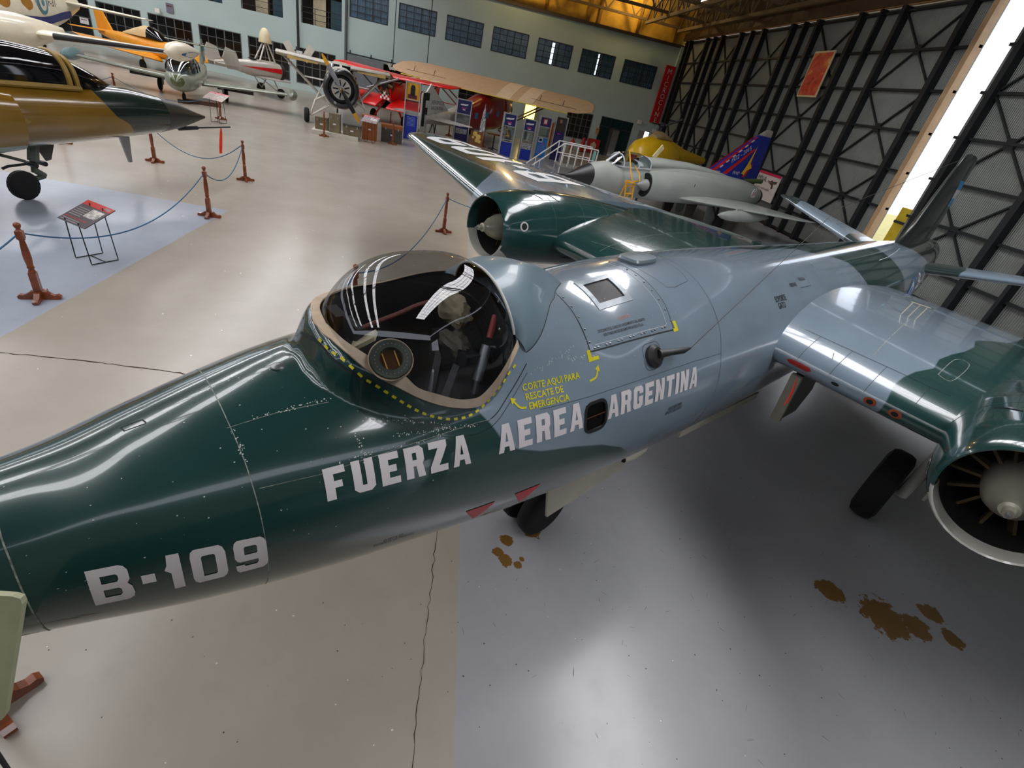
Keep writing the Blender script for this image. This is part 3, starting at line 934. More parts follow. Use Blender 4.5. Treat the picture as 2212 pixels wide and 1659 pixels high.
out2 = [p.tolist() for p in smooth_pts(OUT, 6)]
seam(out2, .006, n=90)
o2 = [(s - .035 * (1 - i / len(out2)), d - 3.4) for i, (s, d) in enumerate(out2)]
seam(o2, .0035, n=90)
# round direct-vision window
dv_c = np.array(base_pt(1.045, 61.8)); a = math.radians(58)
dv_c = dv_c + np.array([-.02, math.cos(a), math.sin(a)]) * .07
nrm_ = np.array([-.30, .60, .74]); nrm_ /= np.linalg.norm(nrm_)
Mdv = frame(CB(*dv_c), (1, 0, 0), (0, 0, 1))
zz = Vector((nrm_[0], -nrm_[1], nrm_[2])).normalized(); xx = Vector((1, 0, 0)); xx = (xx - zz * xx.dot(zz)).normalized(); yy = zz.cross(xx)
Mdv = Matrix(((xx.x, yy.x, zz.x, CB(*dv_c)[0]), (xx.y, yy.y, zz.y, CB(*dv_c)[1]), (xx.z, yy.z, zz.z, CB(*dv_c)[2]), (0, 0, 0, 1)))
def placed(b, M): b.V = [tuple(M @ Vector(v)) for v in b.V]; return b
M_ring = mat('ring_green', (44, 52, 40), 0.4)
dv = placed(MB().loft([[(r * math.cos(t), r * math.sin(t), h) for t in [2 * math.pi * k / 40 for k in range(40)]] for r, h in ((.098, -.05), (.1, -.004), (.096, .004), (.058, .006), (.054, .0), (.054, -.05))], cap0=False, cap1=False), Mdv).build('vision_window', M_ring, canopy)
placed(MB().lathe([(.103, -.04), (.108, -.012), (.104, -.006), (.1, -.01)], n=40, caps=False), Mdv).build('seal', M_seal, dv)
placed(MB().lathe([(.0545, -.03), (.0545, -.026)], n=32), Mdv).build('pane', mat('brown_glass', (70, 42, 22), 0.15), dv)
for k in (-1, 1):
    placed(MB().box((k * .03, 0, -.02), (.006, .085, .006)), Mdv).build('glazing_strip', mat('ochre_strip', (190, 140, 50), 0.5), dv)
rv = MB()
for k in range(26):
    t = 2 * math.pi * k / 26
    rv.sphere((.077 * math.cos(t), .077 * math.sin(t), .005), .0035, 6)
placed(rv, Mdv).build('ring_screw', M_steel, dv)

# grey fairing behind the bubble
PO = [(1.884, 54.6), (1.94, 55.8), (2.032, 59.7), (2.165, 67.4), (2.266, 72.8), (2.351, 76.1), (2.449, 81.7), (2.6, 88)]
po = resample([p.tolist() for p in smooth_pts(PO, 5)], NT // 2 + 1)
pm = [(s, 2 * 88 - d) for s, d in po][::-1][1:]
outl = po + pm
fr_rings = []
for j in range(13):
    w = j / 12
    ring = []
    for k in range(NT + 1):
        t = math.pi * k / NT
        a_ = np.array(arch[k]); b_ = base_pt(*outl[k])
        p = a_ * (1 - w) + b_ * w
        p = p + np.array([0, math.cos(t) * .03, math.sin(t) * .10]) * math.sin(math.pi * w) * .9
        ring.append(CB(*p))
    fr_rings.append(ring)
fair = MB().loft(fr_rings, closed=False).build('canopy_fairing', mat('fairing_grey', (116, 136, 146), 0.3, coat=0.3, var=0.05), bomber, angle=80)
seam([(s + .0, d) for s, d in po], .008)

# cockpit
tub = []
for w in np.linspace(0, 1, 5):
    tub.append([CB(*(base_pt(s, d) * np.array([1, 1 - .1 * w, 1]) - np.array([0, 0, .68 * w]))) for s, d in hole])
MB().loft(tub, cap0=False, cap1=True).build('cockpit_tub', M_dark, bomber, angle=80)
seat = MB(); seat.box(CB(1.68, .1, .12), (.10, .40, .78)); seat.box(CB(1.48, .1, -.16), (.42, .40, .12))
seat = seat.build('ejection_seat', mat('seat_black', (26, 26, 28), 0.6), bomber, smooth=False)
def lump(name, c, r, m, par, sc=(1, 1, 1), seed=1, amp=.25, n=20):
    random.seed(seed)
    b = MB().sphere((0, 0, 0), 1, n, (1, 1, 1))
    ph = [random.uniform(0, 6.28) for _ in range(6)]
    V = []
    for v in b.V:
        v = Vector(v); f_ = 1 + amp * (math.sin(4 * v.x + ph[0]) * math.sin(5 * v.y + ph[1]) + .6 * math.sin(9 * v.z + ph[2]) * math.sin(8 * v.x + ph[3]))
        V.append((c[0] + v.x * f_ * r * sc[0], c[1] + v.y * f_ * r * sc[1], c[2] + v.z * f_ * r * sc[2]))
    b.V = V
    return b.build(name, m, par)
M_cloth = mat('beige_canvas', (150, 136, 112), 0.9, bump=.3, scale=20)
lump('headrest_cover', CB(1.68, .04, .70), .115, M_cloth, seat, (.6, 1.25, .8), 3, .22, 32)
lump('drogue_pack', CB(1.68, .10, .50), .09, mat('olive_canvas', (92, 86, 72), 0.9, bump=.3, scale=20), seat, (.7, 1.3, .8), 5, .3, 24)
M_strap = mat('grey_webbing', (84, 84, 88), 0.8)
MB().bar(CB(1.62, .22, .42), CB(1.42, .30, -.06), .045, .008).bar(CB(1.42, .30, -.06), CB(1.36, .36, -.1), .05, .03).build('harness_strap', M_strap, seat)
MB().bar(CB(1.64, .0, .42), CB(1.46, .20, .05), .045, .008).build('harness_strap', M_strap, seat)
MB().bar(CB(1.45, .27, .04), CB(1.30, .42, .10), .04, .008).build('harness_strap', M_strap, seat)
pts = [CB(1.10, .0, .64), CB(1.2, -.0, .67), CB(1.32, .0, .70), CB(1.45, .0, .74), CB(1.6, .0, .76)]
MB().tube([p.tolist() for p in smooth_pts(pts, 6)], .013, 10).build('air_hose', mat('brown_hose', (96, 48, 38), 0.6, var=.4, scale=60), bomber)
MB().tube([CB(1.86, .22, .72), CB(1.80, .27, .60)], .022, 10).build('firing_handle', mat('red_handle', (168, 60, 52), 0.5), seat)
MB().tube([CB(1.78, .28, .56), CB(1.70, .34, .36)], .032, 12).tube([CB(1.70, .34, .36), CB(1.68, .36, .28)], .018, 8).build('gun_cylinder', M_steel, seat)
MB().box(CB(1.0, .12, .70), (.04, .16, .10)).box(CB(.98, -.05, .66), (.06, .14, .16)).build('gunsight', M_dark, bomber, smooth=False)
MB().bar(CB(.96, .20, .66), CB(1.05, .26, .74), .09, .02).build('sun_visor', mat('tan_visor', (176, 164, 132), 0.6), bomber)
b = MB()
for k in range(5):
    y = -.25 + .14 * k
    placed_ = MB().lathe([(.05, 0), (.05, .02), (.042, .022)], CB(1.02, y, .45), 14, 'X'); n0 = len(b.V); b.V += placed_.V; b.F += [tuple(i + n0 for i in f) for f in placed_.F]
b.build('instrument_dial', mat('dial_black', (40, 42, 44), 0.25), bomber)
for k, (s, q, z) in enumerate(((1.40, .50, .20), (1.62, .46, .16))):
    MB().tube([CB(s, q, z), CB(s + .12, q - .01, z)], .018, 8).tube([CB(s + .02, q, z), CB(s + .06, q, z)], .024, 8).build('side_switch', M_steel, bomber)
MB().box(CB(1.42, .56, .06), (.5, .03, .28)).build('side_console', mat('console_grey', (54, 58, 62), 0.6), bomber, smooth=False)
MB().tube([p.tolist() for p in smooth_pts([CB(1.08, .3, .45), CB(1.12, .33, .53), CB(1.2, .34, .52), CB(1.22, .34, .42), CB(1.16, .34, .36), CB(1.08, .34, .4)], 5)], .010, 8).build('cable_loop', M_dsteel, bomber)
MB().tube([p.tolist() for p in smooth_pts([CB(1.84, .24, .83), CB(1.9, .26, .80), CB(1.9, .28, .72), CB(1.84, .3, .66)], 5)], .012, 8).build('seat_pipe', M_steel, seat)

# lettering on the side: block capitals
GL = {
 'F': (.62, [[(0, 0), (.27, 0), (.27, .36), (.5, .36), (.5, .57), (.27, .57), (.27, .78), (.62, .78), (.62, 1), (0, 1)]]),
 'U': (.66, [[(.14, 0), (.52, 0), (.66, .12), (.66, 1), (.40, 1), (.40, .22), (.26, .22), (.26, 1), (0, 1), (0, .12)]]),
 'E': (.62, [[(0, 0), (.62, 0), (.62, .22), (.27, .22), (.27, .4), (.52, .4), (.52, .61), (.27, .61), (.27, .78), (.62, .78), (.62, 1), (0, 1)]]),
 'R': (.66, [[(0, 0), (.26, 0), (.26, .38), (.36, .38), (.42, 0), (.68, 0), (.60, .44), (.66, .54), (.66, .88), (.54, 1), (0, 1)], [(.26, .58), (.40, .58), (.40, .8), (.26, .8)]]),
 'Z': (.66, [[(0, 0), (.66, 0), (.66, .22), (.33, .22), (.66, .8), (.66, 1), (0, 1), (0, .78), (.32, .78), (0, .2)]]),
 'A': (.68, [[(0, 0), (.22, 0), (.26, .2), (.44, .2), (.48, 0), (.70, 0), (.50, 1), (.20, 1)], [(.29, .38), (.41, .38), (.35, .72)]]),
 'G': (.66, [[(.14, 0), (.52, 0), (.66, .12), (.66, .54), (.36, .54), (.36, .34), (.40, .34), (.40, .22), (.26, .22), (.26, .78), (.40, .78), (.40, .66), (.66, .66), (.66, .88), (.52, 1), (.14, 1), (0, .88), (0, .12)]]),
 'N': (.68, [[(0, 0), (.25, 0), (.25, .5), (.43, 0), (.68, 0), (.68, 1), (.43, 1), (.43, .5), (.25, 1), (0, 1)]]),
 'T': (.64, [[(.19, 0), (.45, 0), (.45, .78), (.64, .78), (.64, 1), (0, 1), (0, .78), (.19, .78)]]),
 'I': (.27, [[(0, 0), (.27, 0), (.27, 1), (0, 1)]]),
 'B': (1.02, [[(0, 0), (.86, 0), (1.0, .08), (1.04, .2), (1.02, .4), (.92, .52), (1.0, .62), (1.0, .86), (.92, .96), (.8, 1), (0, 1)], [(.3, .2), (.68, .2), (.74, .26), (.74, .38), (.68, .43), (.3, .43)], [(.3, .6), (.68, .6), (.73, .66), (.73, .76), (.68, .8), (.3, .8)]]),
 '-': (.36, [[(0, .38), (.36, .38), (.36, .62), (0, .62)]]),
 '1': (.46, [[(.16, 0), (.46, 0), (.46, 1), (.12, 1), (.08, .74), (0, .62), (.16, .52)]]),
 '0': (.98, [[(.14, 0), (.84, 0), (.96, .08), (1.0, .2), (1.0, .8), (.94, .94), (.84, 1), (.14, 1), (.04, .94), (0, .8), (0, .2), (.04, .08)], [(.3, .2), (.66, .2), (.7, .24), (.7, .76), (.66, .8), (.34, .8), (.3, .76)]]),
 '9': (.98, [[(.1, 0), (.84, 0), (.96, .08), (1.0, .2), (1.0, .82), (.94, .94), (.84, 1), (.14, 1), (.04, .94), (0, .82), (0, .5), (.06, .4), (.14, .36), (.7, .36), (.7, .26), (.64, .2), (.28, .2), (.26, .26), (0, .26), (.02, .08)], [(.3, .56), (.66, .56), (.7, .6), (.7, .76), (.66, .8), (.34, .8), (.3, .76)]]),
}
def glyphs(word, gap=.16):
    """returns list of (x offset, width, loops)"""
    x = 0; out = []
    for ch in word:
        w, loops = GL[ch]; out.append((x, w, loops)); x += w + gap
    return out, x - gap
def flat_glyph(loops, x0, ny=8, nx=6, W=1.0):
    tri = tessellate_polygon([[Vector((p[0], p[1], 0)) for p in l] for l in loops])
    pts = [p for l in loops for p in l]
    bm = bmesh.new()
    vs = [bm.verts.new((p[0] + x0, p[1], 0)) for p in pts]
    for t in tri:
        try: bm.faces.new([vs[i] for i in t])
        except ValueError: pass
    for k in range(1, ny):
        bmesh.ops.bisect_plane(bm, geom=bm.verts[:] + bm.edges[:] + bm.faces[:], plane_co=(0, k / ny, 0), plane_no=(0, 1, 0))
    for k in range(1, nx):
        bmesh.ops.bisect_plane(bm, geom=bm.verts[:] + bm.edges[:] + bm.faces[:], plane_co=(x0 + W * k / nx, 0, 0), plane_no=(1, 0, 0))
    bm.verts.index_update()
    V = [tuple(v.co) for v in bm.verts]; F = [tuple(v.index for v in f.verts) for f in bm.faces]
    bm.free()
    return V, F
def word_on(word, fn, gap=.16, m=None, parent=None, widths=None):
    gl, W = glyphs(word, gap)
    for x, w, loops in gl:
        V, F = flat_glyph(loops, x, W=w)
        V = [fn(v[0] / W, v[1]) for v in V]
        from_py('letter', V, F, m or M_mark, parent or body, smooth=True, recalc=False)
def quad_map(bl, br, tl, tr):
    def fn(u, v):
        s = (bl[0] * (1 - u) + br[0] * u) * (1 - v) + (tl[0] * (1 - u) + tr[0] * u) * v
        d = (bl[1] * (1 - u) + br[1] * u) * (1 - v) + (tl[1] * (1 - u) + tr[1] * u) * v
        return fus(s, d, .0035)
    return fn
word_on('FUERZA', quad_map((.661, 19.1), (1.425, 16.2), (.662, 33.2), (1.425, 29.6)), .20)
word_on('AEREA', quad_map((1.612, 16.3), (2.268, 15.6), (1.612, 29.2), (2.268, 28.0)), .18)
word_on('ARGENTINA', quad_map((2.505, 14.8), (3.535, 13.3), (2.505, 26.0), (3.535, 24.0)), .15)
word_on('B-109', quad_map((-.235, -6.3), (.385, -6.8), (-.232, 19.2), (.385, 12.2)), .26)

# windows and hatch on the upper side
def pocket(poly, depth, m, name):
    P = resample(poly + [poly[0]], 25)[:-1]
    return MB().loft([[fus(s, d, -h) for s, d in P] for h in (0.002, depth)], cap0=False).build(name, m, body, smooth=False)
M_tint = glass('smoked_window', (120, 110, 104), 0.0, 0.35)
def pane_on(poly, m, h=0.002):
    s0, s1 = poly[0][0], poly[1][0]
    V = []; n = 8
    for i in range(n + 1):
        for j in range(n + 1):
            u, v = i / n, j / n
            p = [(poly[3][k] * (1 - u) + poly[2][k] * u) * (1 - v) + (poly[0][k] * (1 - u) + poly[1][k] * u) * v for k in (0, 1)]
            V.append(fus(p[0], p[1], h))
    F = [(i * (n + 1) + j, (i + 1) * (n + 1) + j, (i + 1) * (n + 1) + j + 1, i * (n + 1) + j + 1) for i in range(n) for j in range(n)]
    return from_py('pane', V, F, m, body)
def rr(s0, s1, d0, d1, r=.25):
    """rounded rectangle outline in (station, degrees)"""
    out = []
    rs, rd = (s1 - s0) * r, (d1 - d0) * r
    for cx, cy, a0 in ((s1 - rs, d1 - rd, 0), (s0 + rs, d1 - rd, 90), (s0 + rs, d0 + rd, 180), (s1 - rs, d0 + rd, 270)):
        for k in range(6):
            a = math.radians(a0 + 18 * k); out.append((cx + rs * math.cos(a), cy + rd * math.sin(a)))
    return out
sidew = pocket([(2.30, 25.4), (2.30, 12.2), (2.48, 13.0), (2.48, 24.8)], .10, mat('window_well', (52, 34, 22), 0.7, var=.5, scale=12), 'window_well')
pane_on([(2.30, 25.4), (2.48, 24.8), (2.48, 13.0), (2.30, 12.2)], M_tint, -.006)
ow = rr(2.285, 2.497, 11.2, 26.3, .3); iw = rr(2.302, 2.478, 12.6, 24.9, .25)
ribbon('window_frame', ow + [ow[0]], iw + [iw[0]], mat('dark_rubber_frame', (26, 26, 28), 0.5), body, .006, 60)
seam([(2.30, 19.0), (2.48, 19.2)], .006, mat('rusty_bar', (92, 52, 30), 0.7), 6, .0)
hw = pocket([(2.745, 82.5), (3.015, 82.5), (3.0, 68.8), (2.73, 68.8)], .16, mat('hatch_well', (70, 60, 52), 0.8), 'window_well')
lump('seat_canvas', fus(2.80, 75, -.11), .09, M_cloth, body, (.6, 1.0, .5), 9, .3)
pane_on([(2.745, 82.5), (3.015, 82.5), (3.0, 68.8), (2.73, 68.8)], M_tint, -.004)
fo = [(2.70, 86), (3.06, 86), (3.045, 65.4), (2.685, 65.4)]
fi = [(2.745, 82.5), (3.015, 82.5), (3.0, 68.8), (2.73, 68.8)]
def closed(p): 
    q = []
    for a, b_ in zip(p, p[1:] + p[:1]):
        for k in range(12): q.append((a[0] + (b_[0] - a[0]) * k / 12, a[1] + (b_[1] - a[1]) * k / 12))
    return q + [p[0]]
V = []; F = []
A_, B_ = closed(fo), closed(fi)
for i, (a, c) in enumerate(zip(A_, B_)):
    V += [fus(*a, .0), fus(*a, .005), fus(*c, .005), fus(*c, -.004)]
    if i:
        for j in range(3): F.append((4 * i - 4 + j, 4 * i - 3 + j, 4 * i + 1 + j, 4 * i + j))
hf = from_py('hatch_window_frame', V, F, mat('frame_grey', (118, 132, 140), 0.3, coat=.3), body)
HB = [(2.413, 128), (2.413, 79.3), (2.42, 60), (2.426, 47.8), (2.7, 47.1), (3.0, 46.2), (3.304, 45.3)]
seam(HB, .010, n=60)
seam([(3.304, 45.3), (3.345, 60), (3.345, 76), (3.34, 100), (3.32, 128)], .005, n=50)
seam([(2.49, 50.2), (3.25, 48.4), (3.275, 60), (3.27, 76), (3.265, 110)], .004, mat('light_seam', (168, 176, 180), .5), 60)
rv = MB()
def rivet(s, d, r=.009): rv.sphere(fus(s, d, .001), r, 6)
for k in range(7):
    for e in (0, .035): rivet(2.475 + .118 * k + e, 48.9 - .5 * k * .35, .0095)
for k in range(9):
    rivet(2.445, 52 + 6 * k, .0085); rivet(3.31, 50 + 6 * k, .0085)
o = rv.build("hatch_fastener", M_steel, body); o["kind"] = "stuff"
rv = MB()
for k in range(20):
    rivet(2.70 + .018 * k, 84.6, .004); rivet(2.70 + .018 * k, 66.6, .004); 
for k in range(14): rivet(2.70 + .001 * k, 67 + 1.3 * k, .004); rivet(3.045, 67 + 1.3 * k, .004)
rv.build('frame_rivet', M_steel, hf)
# yellow corner marks
def patch(poly, m, name, h=.003):
    mx_ = max(p[0] for p in poly); mn_ = min(p[0] for p in poly); dl_ = min(p[1] for p in poly); dh_ = max(p[1] for p in poly)
    V, F = flat_glyph([[((p[0] - mn_) / (mx_ - mn_), (p[1] - dl_) / (dh_ - dl_)) for p in poly]], 0, 8, 6)
    V = [(mn_ + v[0] * (mx_ - mn_), dl_ + v[1] * (dh_ - dl_)) for v in V]
    return from_py(name, [fus(v[0], v[1], h) for v in V], F, m, body, recalc=False)
for c, sx in ((2.402, -1), (3.335, 1)):
    d0 = 43.6 if sx < 0 else 44.2
    patch([(c - .012, d0 + 5.2), (c - .012, d0), (c + .085, d0), (c + .085, d0 + 1.7), (c + .022, d0 + 1.7), (c + .022, d0 + 5.2)] if sx < 0 else
          [(c - .035, d0), (c + .022, d0), (c + .022, d0 + 5.2), (c - .012, d0 + 5.2), (c - .012, d0 + 1.7), (c - .035, d0 + 1.7)], M_yellow, 'corner_mark')
def small(txt, s, d, h, m=None, sx=1.0, slope=0.0, deg=.0125, bold=0.012):
    return lettering(txt, h, None, m or M_ink, body, 'lettering', 'LEFT', sx, bold=bold, fn=lambda x, y: fus(s + x, d + (y + x * slope) / deg / max(.5, 1), .003))
small('CORTE AQUI PARA', 1.832, 40.4, .052, M_yellow, 1.0, -.06, bold=.02)
small('RESCATE DE', 1.842, 36.2, .052, M_yellow, 1.0, -.06, bold=.02)
small('EMERGENCIA', 1.852, 32.0, .052, M_yellow, 1.0, -.06, bold=.02)
M_faint = mat('faded_red_ink', (176, 120, 112), 0.6)
small('PELIGRO', 2.80, 57.6, .030, M_faint, 1.0, -.01)
small('DESCONECTE EL CABLE DE LANZAMIENTO DEL ASIENTO', 2.56, 54.9, .024, M_ink, .78, -.03)
small('EYECTABLE ANTES DE REMOVER LA ESCOTILLA', 2.60, 52.6, .024, M_ink, .78, -.03)
small('ANCLAJE PARA', 3.20, 5.6, .034, M_ink, .8)
small('APOYO DE GATO', 3.18, 3.2, .034, M_ink, .8)
small('SOPORTE', 5.1, 44.4, .07, M_ink, .9); small('GATO', 5.13, 39.8, .07, M_ink, .9)
small('VALVULA', 5.9, 55, .05, M_ink, .9); small('DRENAJE', 5.6, 52, .05, M_ink, .9)
small('PUERTA DE', .95, -17.5, .025, M_ink, .9, .02); small('ENTRADA DE PRESION', .90, -20, .025, M_ink, .9, .02)
def arrow(pts, w, m):
    P = smooth_pts(pts, 5)
    V = []; F = []
    for i, p in enumerate(P):
        a = P[max(0, i - 1)]; c = P[min(len(P) - 1, i + 1)]; d = np.array([c[0] - a[0], (c[1] - a[1]) * .0125]); d /= np.linalg.norm(d)
        V += [fus(p[0] - d[1] * w / 2, p[1] + d[0] * w / 2 / .0125, .003), fus(p[0] + d[1] * w / 2, p[1] - d[0] * w / 2 / .0125, .003)]
        if i: F.append((2 * i - 2, 2 * i, 2 * i + 1, 2 * i - 1))
    p = P[-1]; d = np.array([P[-1][0] - P[-3][0], (P[-1][1] - P[-3][1]) * .0125]); d /= np.linalg.norm(d); k = len(V)
    for a, b_ in ((0, .022), (0, -.022), (.035, 0)):
        V.append(fus(p[0] + d[0] * a - d[1] * b_, p[1] + (d[1] * a + d[0] * b_) / .0125, .003))
    F.append((k, k + 1, k + 2))
    from_py('arrow_marking', V, F, m, body, recalc=True)
arrow([(2.36, 35.6), (2.42, 36.3), (2.447, 39.0)], .012, M_yellow)
arrow([(1.835, 33.2), (1.79, 34.0), (1.757, 37.0)], .012, M_yellow)
patch([(1.456, -14.2), (1.665, -13.2), (1.584, -28.5)], M_red, 'warning_marking')
patch([(1.811, -12.5), (2.012, -10.8), (1.931, -25.7)], M_red, 'warning_marking')

# panel joints
seam([(.352, 120), (.354, 88.6), (.363, 67), (.378, 45.8), (.385, 25), (.39, -40)], .004, M_chip, 60)
seam([(-.43, 110), (-.427, 49.7), (-.42, 36), (-.414, 12), (-.41, -40)], .006, M_chip, 60)
seam([(.352, 63.2), (.558, 61.8), (.78, 58.9)], .003, M_chip, 24)
seam([(.403, 33.7), (.648, 31.4), (1.5, 33), (1.6, 32.6)], .003, M_chip, 60)
seam([(3.944, 110), (3.944, 66), (3.93, 51), (3.92, 38), (3.89, 26), (3.9, 8), (3.9, -50)], .004, n=80)
seam([(1.93, 30.5), (2.3, 29), (2.8, 28), (3.5, 27), (3.9, 26)], .0025, n=40)
for s in (6.6, 8.0, 9.3, 10.6, 11.6): seam([(s, 120), (s, 60), (s, 10), (s, -50)], .005, n=50, m=mat('faint_seam', (84, 96, 100), .6))
seam([(9.4, 60), (10.0, 62), (10.8, 68), (11.4, 74)], .01, mat('light_seam', (168, 176, 180), .5), 30)
seam([(3.40, 96), (3.44, 80), (3.5, 67.6), (3.6, 66.6), (3.83, 68.8), (3.86, 76), (3.86, 96)], .004, n=60)
seam([(5.85, 50), (6.15, 50), (6.15, 60)], .005, n=20)
# chipped paint specks along the rivet lines
random.seed(11)
V = []; F = []
def speck(s, d, r):
    k = len(V); n = 5
    for i in range(n):
        a = 2 * math.pi * i / n; rr_ = r * random.uniform(.6, 1.2)
        V.append(fus(s + rr_ * math.cos(a), d + rr_ * math.sin(a) / .0125, .0016))
    F.append(tuple(range(k, k + n)))
def speckline(a, b_, n, j=.006, r=.0035):
    for i in range(n):
        t = random.random()
        speck(a[0] + (b_[0] - a[0]) * t + random.gauss(0, j), a[1] + (b_[1] - a[1]) * t + random.gauss(0, j) / .0125, r * random.uniform(.5, 1.3))
speckline((.45, 63), (.8, 60), 44); speckline((.37, 62), (.38, 45), 26); speckline((1.0, 38), (1.5, 32), 70); speckline((.75, 34), (1.3, 32), 40)
speckline((.85, 44), (.86, 30), 22); speckline((.9, 48), (1.3, 36), 40); speckline((.3, 88), (.7, 84), 12, .03)
speckline((2.2, 48), (2.5, 45), 30); speckline((1.9, 46), (2.3, 52), 40, .01, .003); speckline((2.0, 41), (2.1, 40.5), 12)
for _ in range(80): speck(random.uniform(-.4, 1.3), random.uniform(0, 80), random.uniform(.001, .004))
for _ in range(60): speck(random.uniform(1.9, 4), random.uniform(10, 80), random.uniform(.001, .003))
o = from_py('paint_chip', V, F, mat('bare_primer', (190, 196, 190), .6), body, recalc=True, smooth=False); o['kind'] = 'stuff'
# small fittings
MB().lathe([(.034, -.004), (.034, .004), (.022, .012), (.0, .014)], fus(.644, 85), 14).build('vent_cap', M_steel, body)
p = [(-.005, 87.2), (.075, 86.2), (.085, 82.6), (.005, 83.6)]
seam(closed(p), .006, n=40)
# blister on top
bl = MB(); rings_ = []
def sq_(x): return math.copysign(abs(x) ** .6, x)
for k, (t, r_) in enumerate(((0, .115), (.022, .12), (.04, .108), (.044, .02))):
    rings_.append([fus(3.60 + (1.5 * r_) * sq_(math.cos(a)), 94 + r_ * sq_(math.sin(a)) / .0155, t) for a in [2 * math.pi * i / 28 for i in range(28)]])
bl.loft(rings_).build('loop_aerial_cover', mat('blister_grey', (104, 118, 124), .3, coat=.3), body)
# aerial stub with its wire
st = MB().lathe([(.085, 0), (.085, .02), (.06, .045), (.0, .05)], (0, 0, 0), 20)
nrm2 = Vector((0, -math.cos(math.radians(36)), math.sin(math.radians(36))))
Ms = frame(fus(3.0, 36.4, 0), (1, 0, 0), nrm2.cross(Vector((1, 0, 0))))
M_stub = mat('aerial_ebonite', (40, 38, 38), .45)
stub = placed(st, Ms).build('aerial_insulator', M_stub, body)
e0 = Vector(fus(3.0, 37, .05)); e1 = e0 + Vector((.20, -.07, .03)); e2 = e1 + Vector((.07, -.01, .012))
MB().tube([e0, e0.lerp(e1, .5), e1, e2], [.032, .024, .024, .008], 12).build('aerial_stub', M_stub, body)
MB().tube([e2 + Vector((.01, 0, 0)), CB(7.6, .03, 1.40), CB(12.95, 0, 2.36)], .0035, 6).build('aerial_wire', mat('aerial_wire', (50, 46, 42), .5), bomber)
pl = rr(2.90, 3.09, 30.5, 42.9, .25); seam(pl + [pl[0]], .003, n=50)

# ---------------- wings
def foil(n=26, t=.12, camber=.015):
    up, lo = [], []
    for k in range(n + 1):
        x = .5 * (1 - math.cos(math.pi * k / n))
        yt = 5 * t * (.2969 * math.sqrt(x) - .126 * x - .3516 * x * x + .2843 * x ** 3 - .1015 * x ** 4)
        yc = camber * 4 * x * (1 - x)
        up.append((x, yc + yt)); lo.append((x, yc - yt))
    return up[::-1] + lo[1:]
def wing_loft(secs, step, n=26, camber=.015):
    """secs: (span, leading edge, z, chord, thickness); spanwise linear"""
    rings = []; meta = []
    for a, b_ in zip(secs[:-1], secs[1:]):
        m = max(1, int(abs(b_[0] - a[0]) / step))
        for k in range(m + (b_ is secs[-1])):
            t = k / m; c = [a[i] + (b_[i] - a[i]) * t for i in range(5)]
            f_ = foil(n, c[4], camber)
            rings.append([(c[1] + x * c[3], c[0], c[2] + y * c[3]) for x, y in f_])
    return rings
M_wing = camo_mat('bomber_wing_skin', GREY, [('green', GREEN), ('pale', (196, 194, 184))], rough=.22, coat=.8, var=.08, scale=1.8, bump=.002)
IN = [(.5, 4.98, .22, 5.7, .108), (2.9, 4.98, .21, 5.5, .106)]
OUTW = [(3.0, 4.65, .26, 5.3, .115), (8.5, 6.2, .50, 1.75, .10), (8.8, 6.4, .52, 1.35, .07), (8.92, 6.62, .525, .9, .03)]
IN_BND = [(4.0, 1.98), (4.5, 1.9), (4.8, 1.92), (5.15, 1.84), (5.4, 1.86), (5.7, 1.98), (5.95, 1.95), (6.3, 2.02), (6.7, 2.12), (6.95, 2.02), (7.3, 2.1), (7.8, 2.3), (9, 2.4), (11, 2.5), (11, 3.4), (4, 3.4)]
OUT_BND = [(4.4, 4.05), (5.05, 4.30), (5.5, 4.6), (6.0, 5.0), (6.3, 5.4), (6.7, 5.75), (7.0, 6.1), (7.2, 6.6), (8.2, 6.8), (9.5, 7.5), (12, 8), (12, 12), (4, 12)]
wings = []
for sg in (1, -1):
    w = thing('wing', None, None); w.parent = bomber
    for nm, secs, bnd in (('inner_wing', IN, IN_BND), ('outer_wing', OUTW, OUT_BND)):
        rg = wing_loft(secs, .08)
        V = [CB(s, sg * q, z) for r in rg for s, q, z in r]
        m = len(rg[0])
        b = MB(); b.V = V
        for i in range(len(rg) - 1):
            for k in range(m): b.F.append((i * m + k, i * m + (k + 1) % m, (i + 1) * m + (k + 1) % m, (i + 1) * m + k))
        b.F.append(tuple(range(m))); b.F.append(tuple((len(rg) - 1) * m + k for k in range(m)))
        me = bpy.data.meshes.new(nm); me.from_pydata(b.V, [], b.F); bm = bmesh.new(); bm.from_mesh(me); bmesh.ops.recalc_face_normals(bm, faces=bm.faces); bm.to_mesh(me); bm.free()
        o = link(nm, me, M_wing, w, True, 60)
        pts = np.array([(s, q) for r in rg for s, q, z in r])
        if sg < 0 and nm == 'inner_wing': g = np.ones(len(pts))
        else: g = sd_polys(pts, [bnd])
        set_attr(o, 'green', g)
        pale = []
        for r in rg:
            for k, (s, q, z) in enumerate(r): pale.append(.05 * (k - 33) if nm == 'inner_wing' else .05 * (k - 29))
        set_attr(o, 'pale', pale)
    wings.append(w)
def wing_top(s, q):
    secs = IN if q < 2.9 else OUTW
    for a, b_ in zip(secs[:-1], secs[1:]):
        if q <= b_[0] or b_ is secs[-1]:
            t = min(1, max(0, (q - a[0]) / (b_[0] - a[0]))); c = [a[i] + (b_[i] - a[i]) * t for i in range(5)]
            x = min(.999, max(0.0001, (s - c[1]) / c[3])); T = c[4]
            yt = 5 * T * (.2969 * math.sqrt(x) - .126 * x - .3516 * x * x + .2843 * x ** 3 - .1015 * x ** 4)
            return c[2] + (.06 * x * (1 - x) + yt) * c[3]
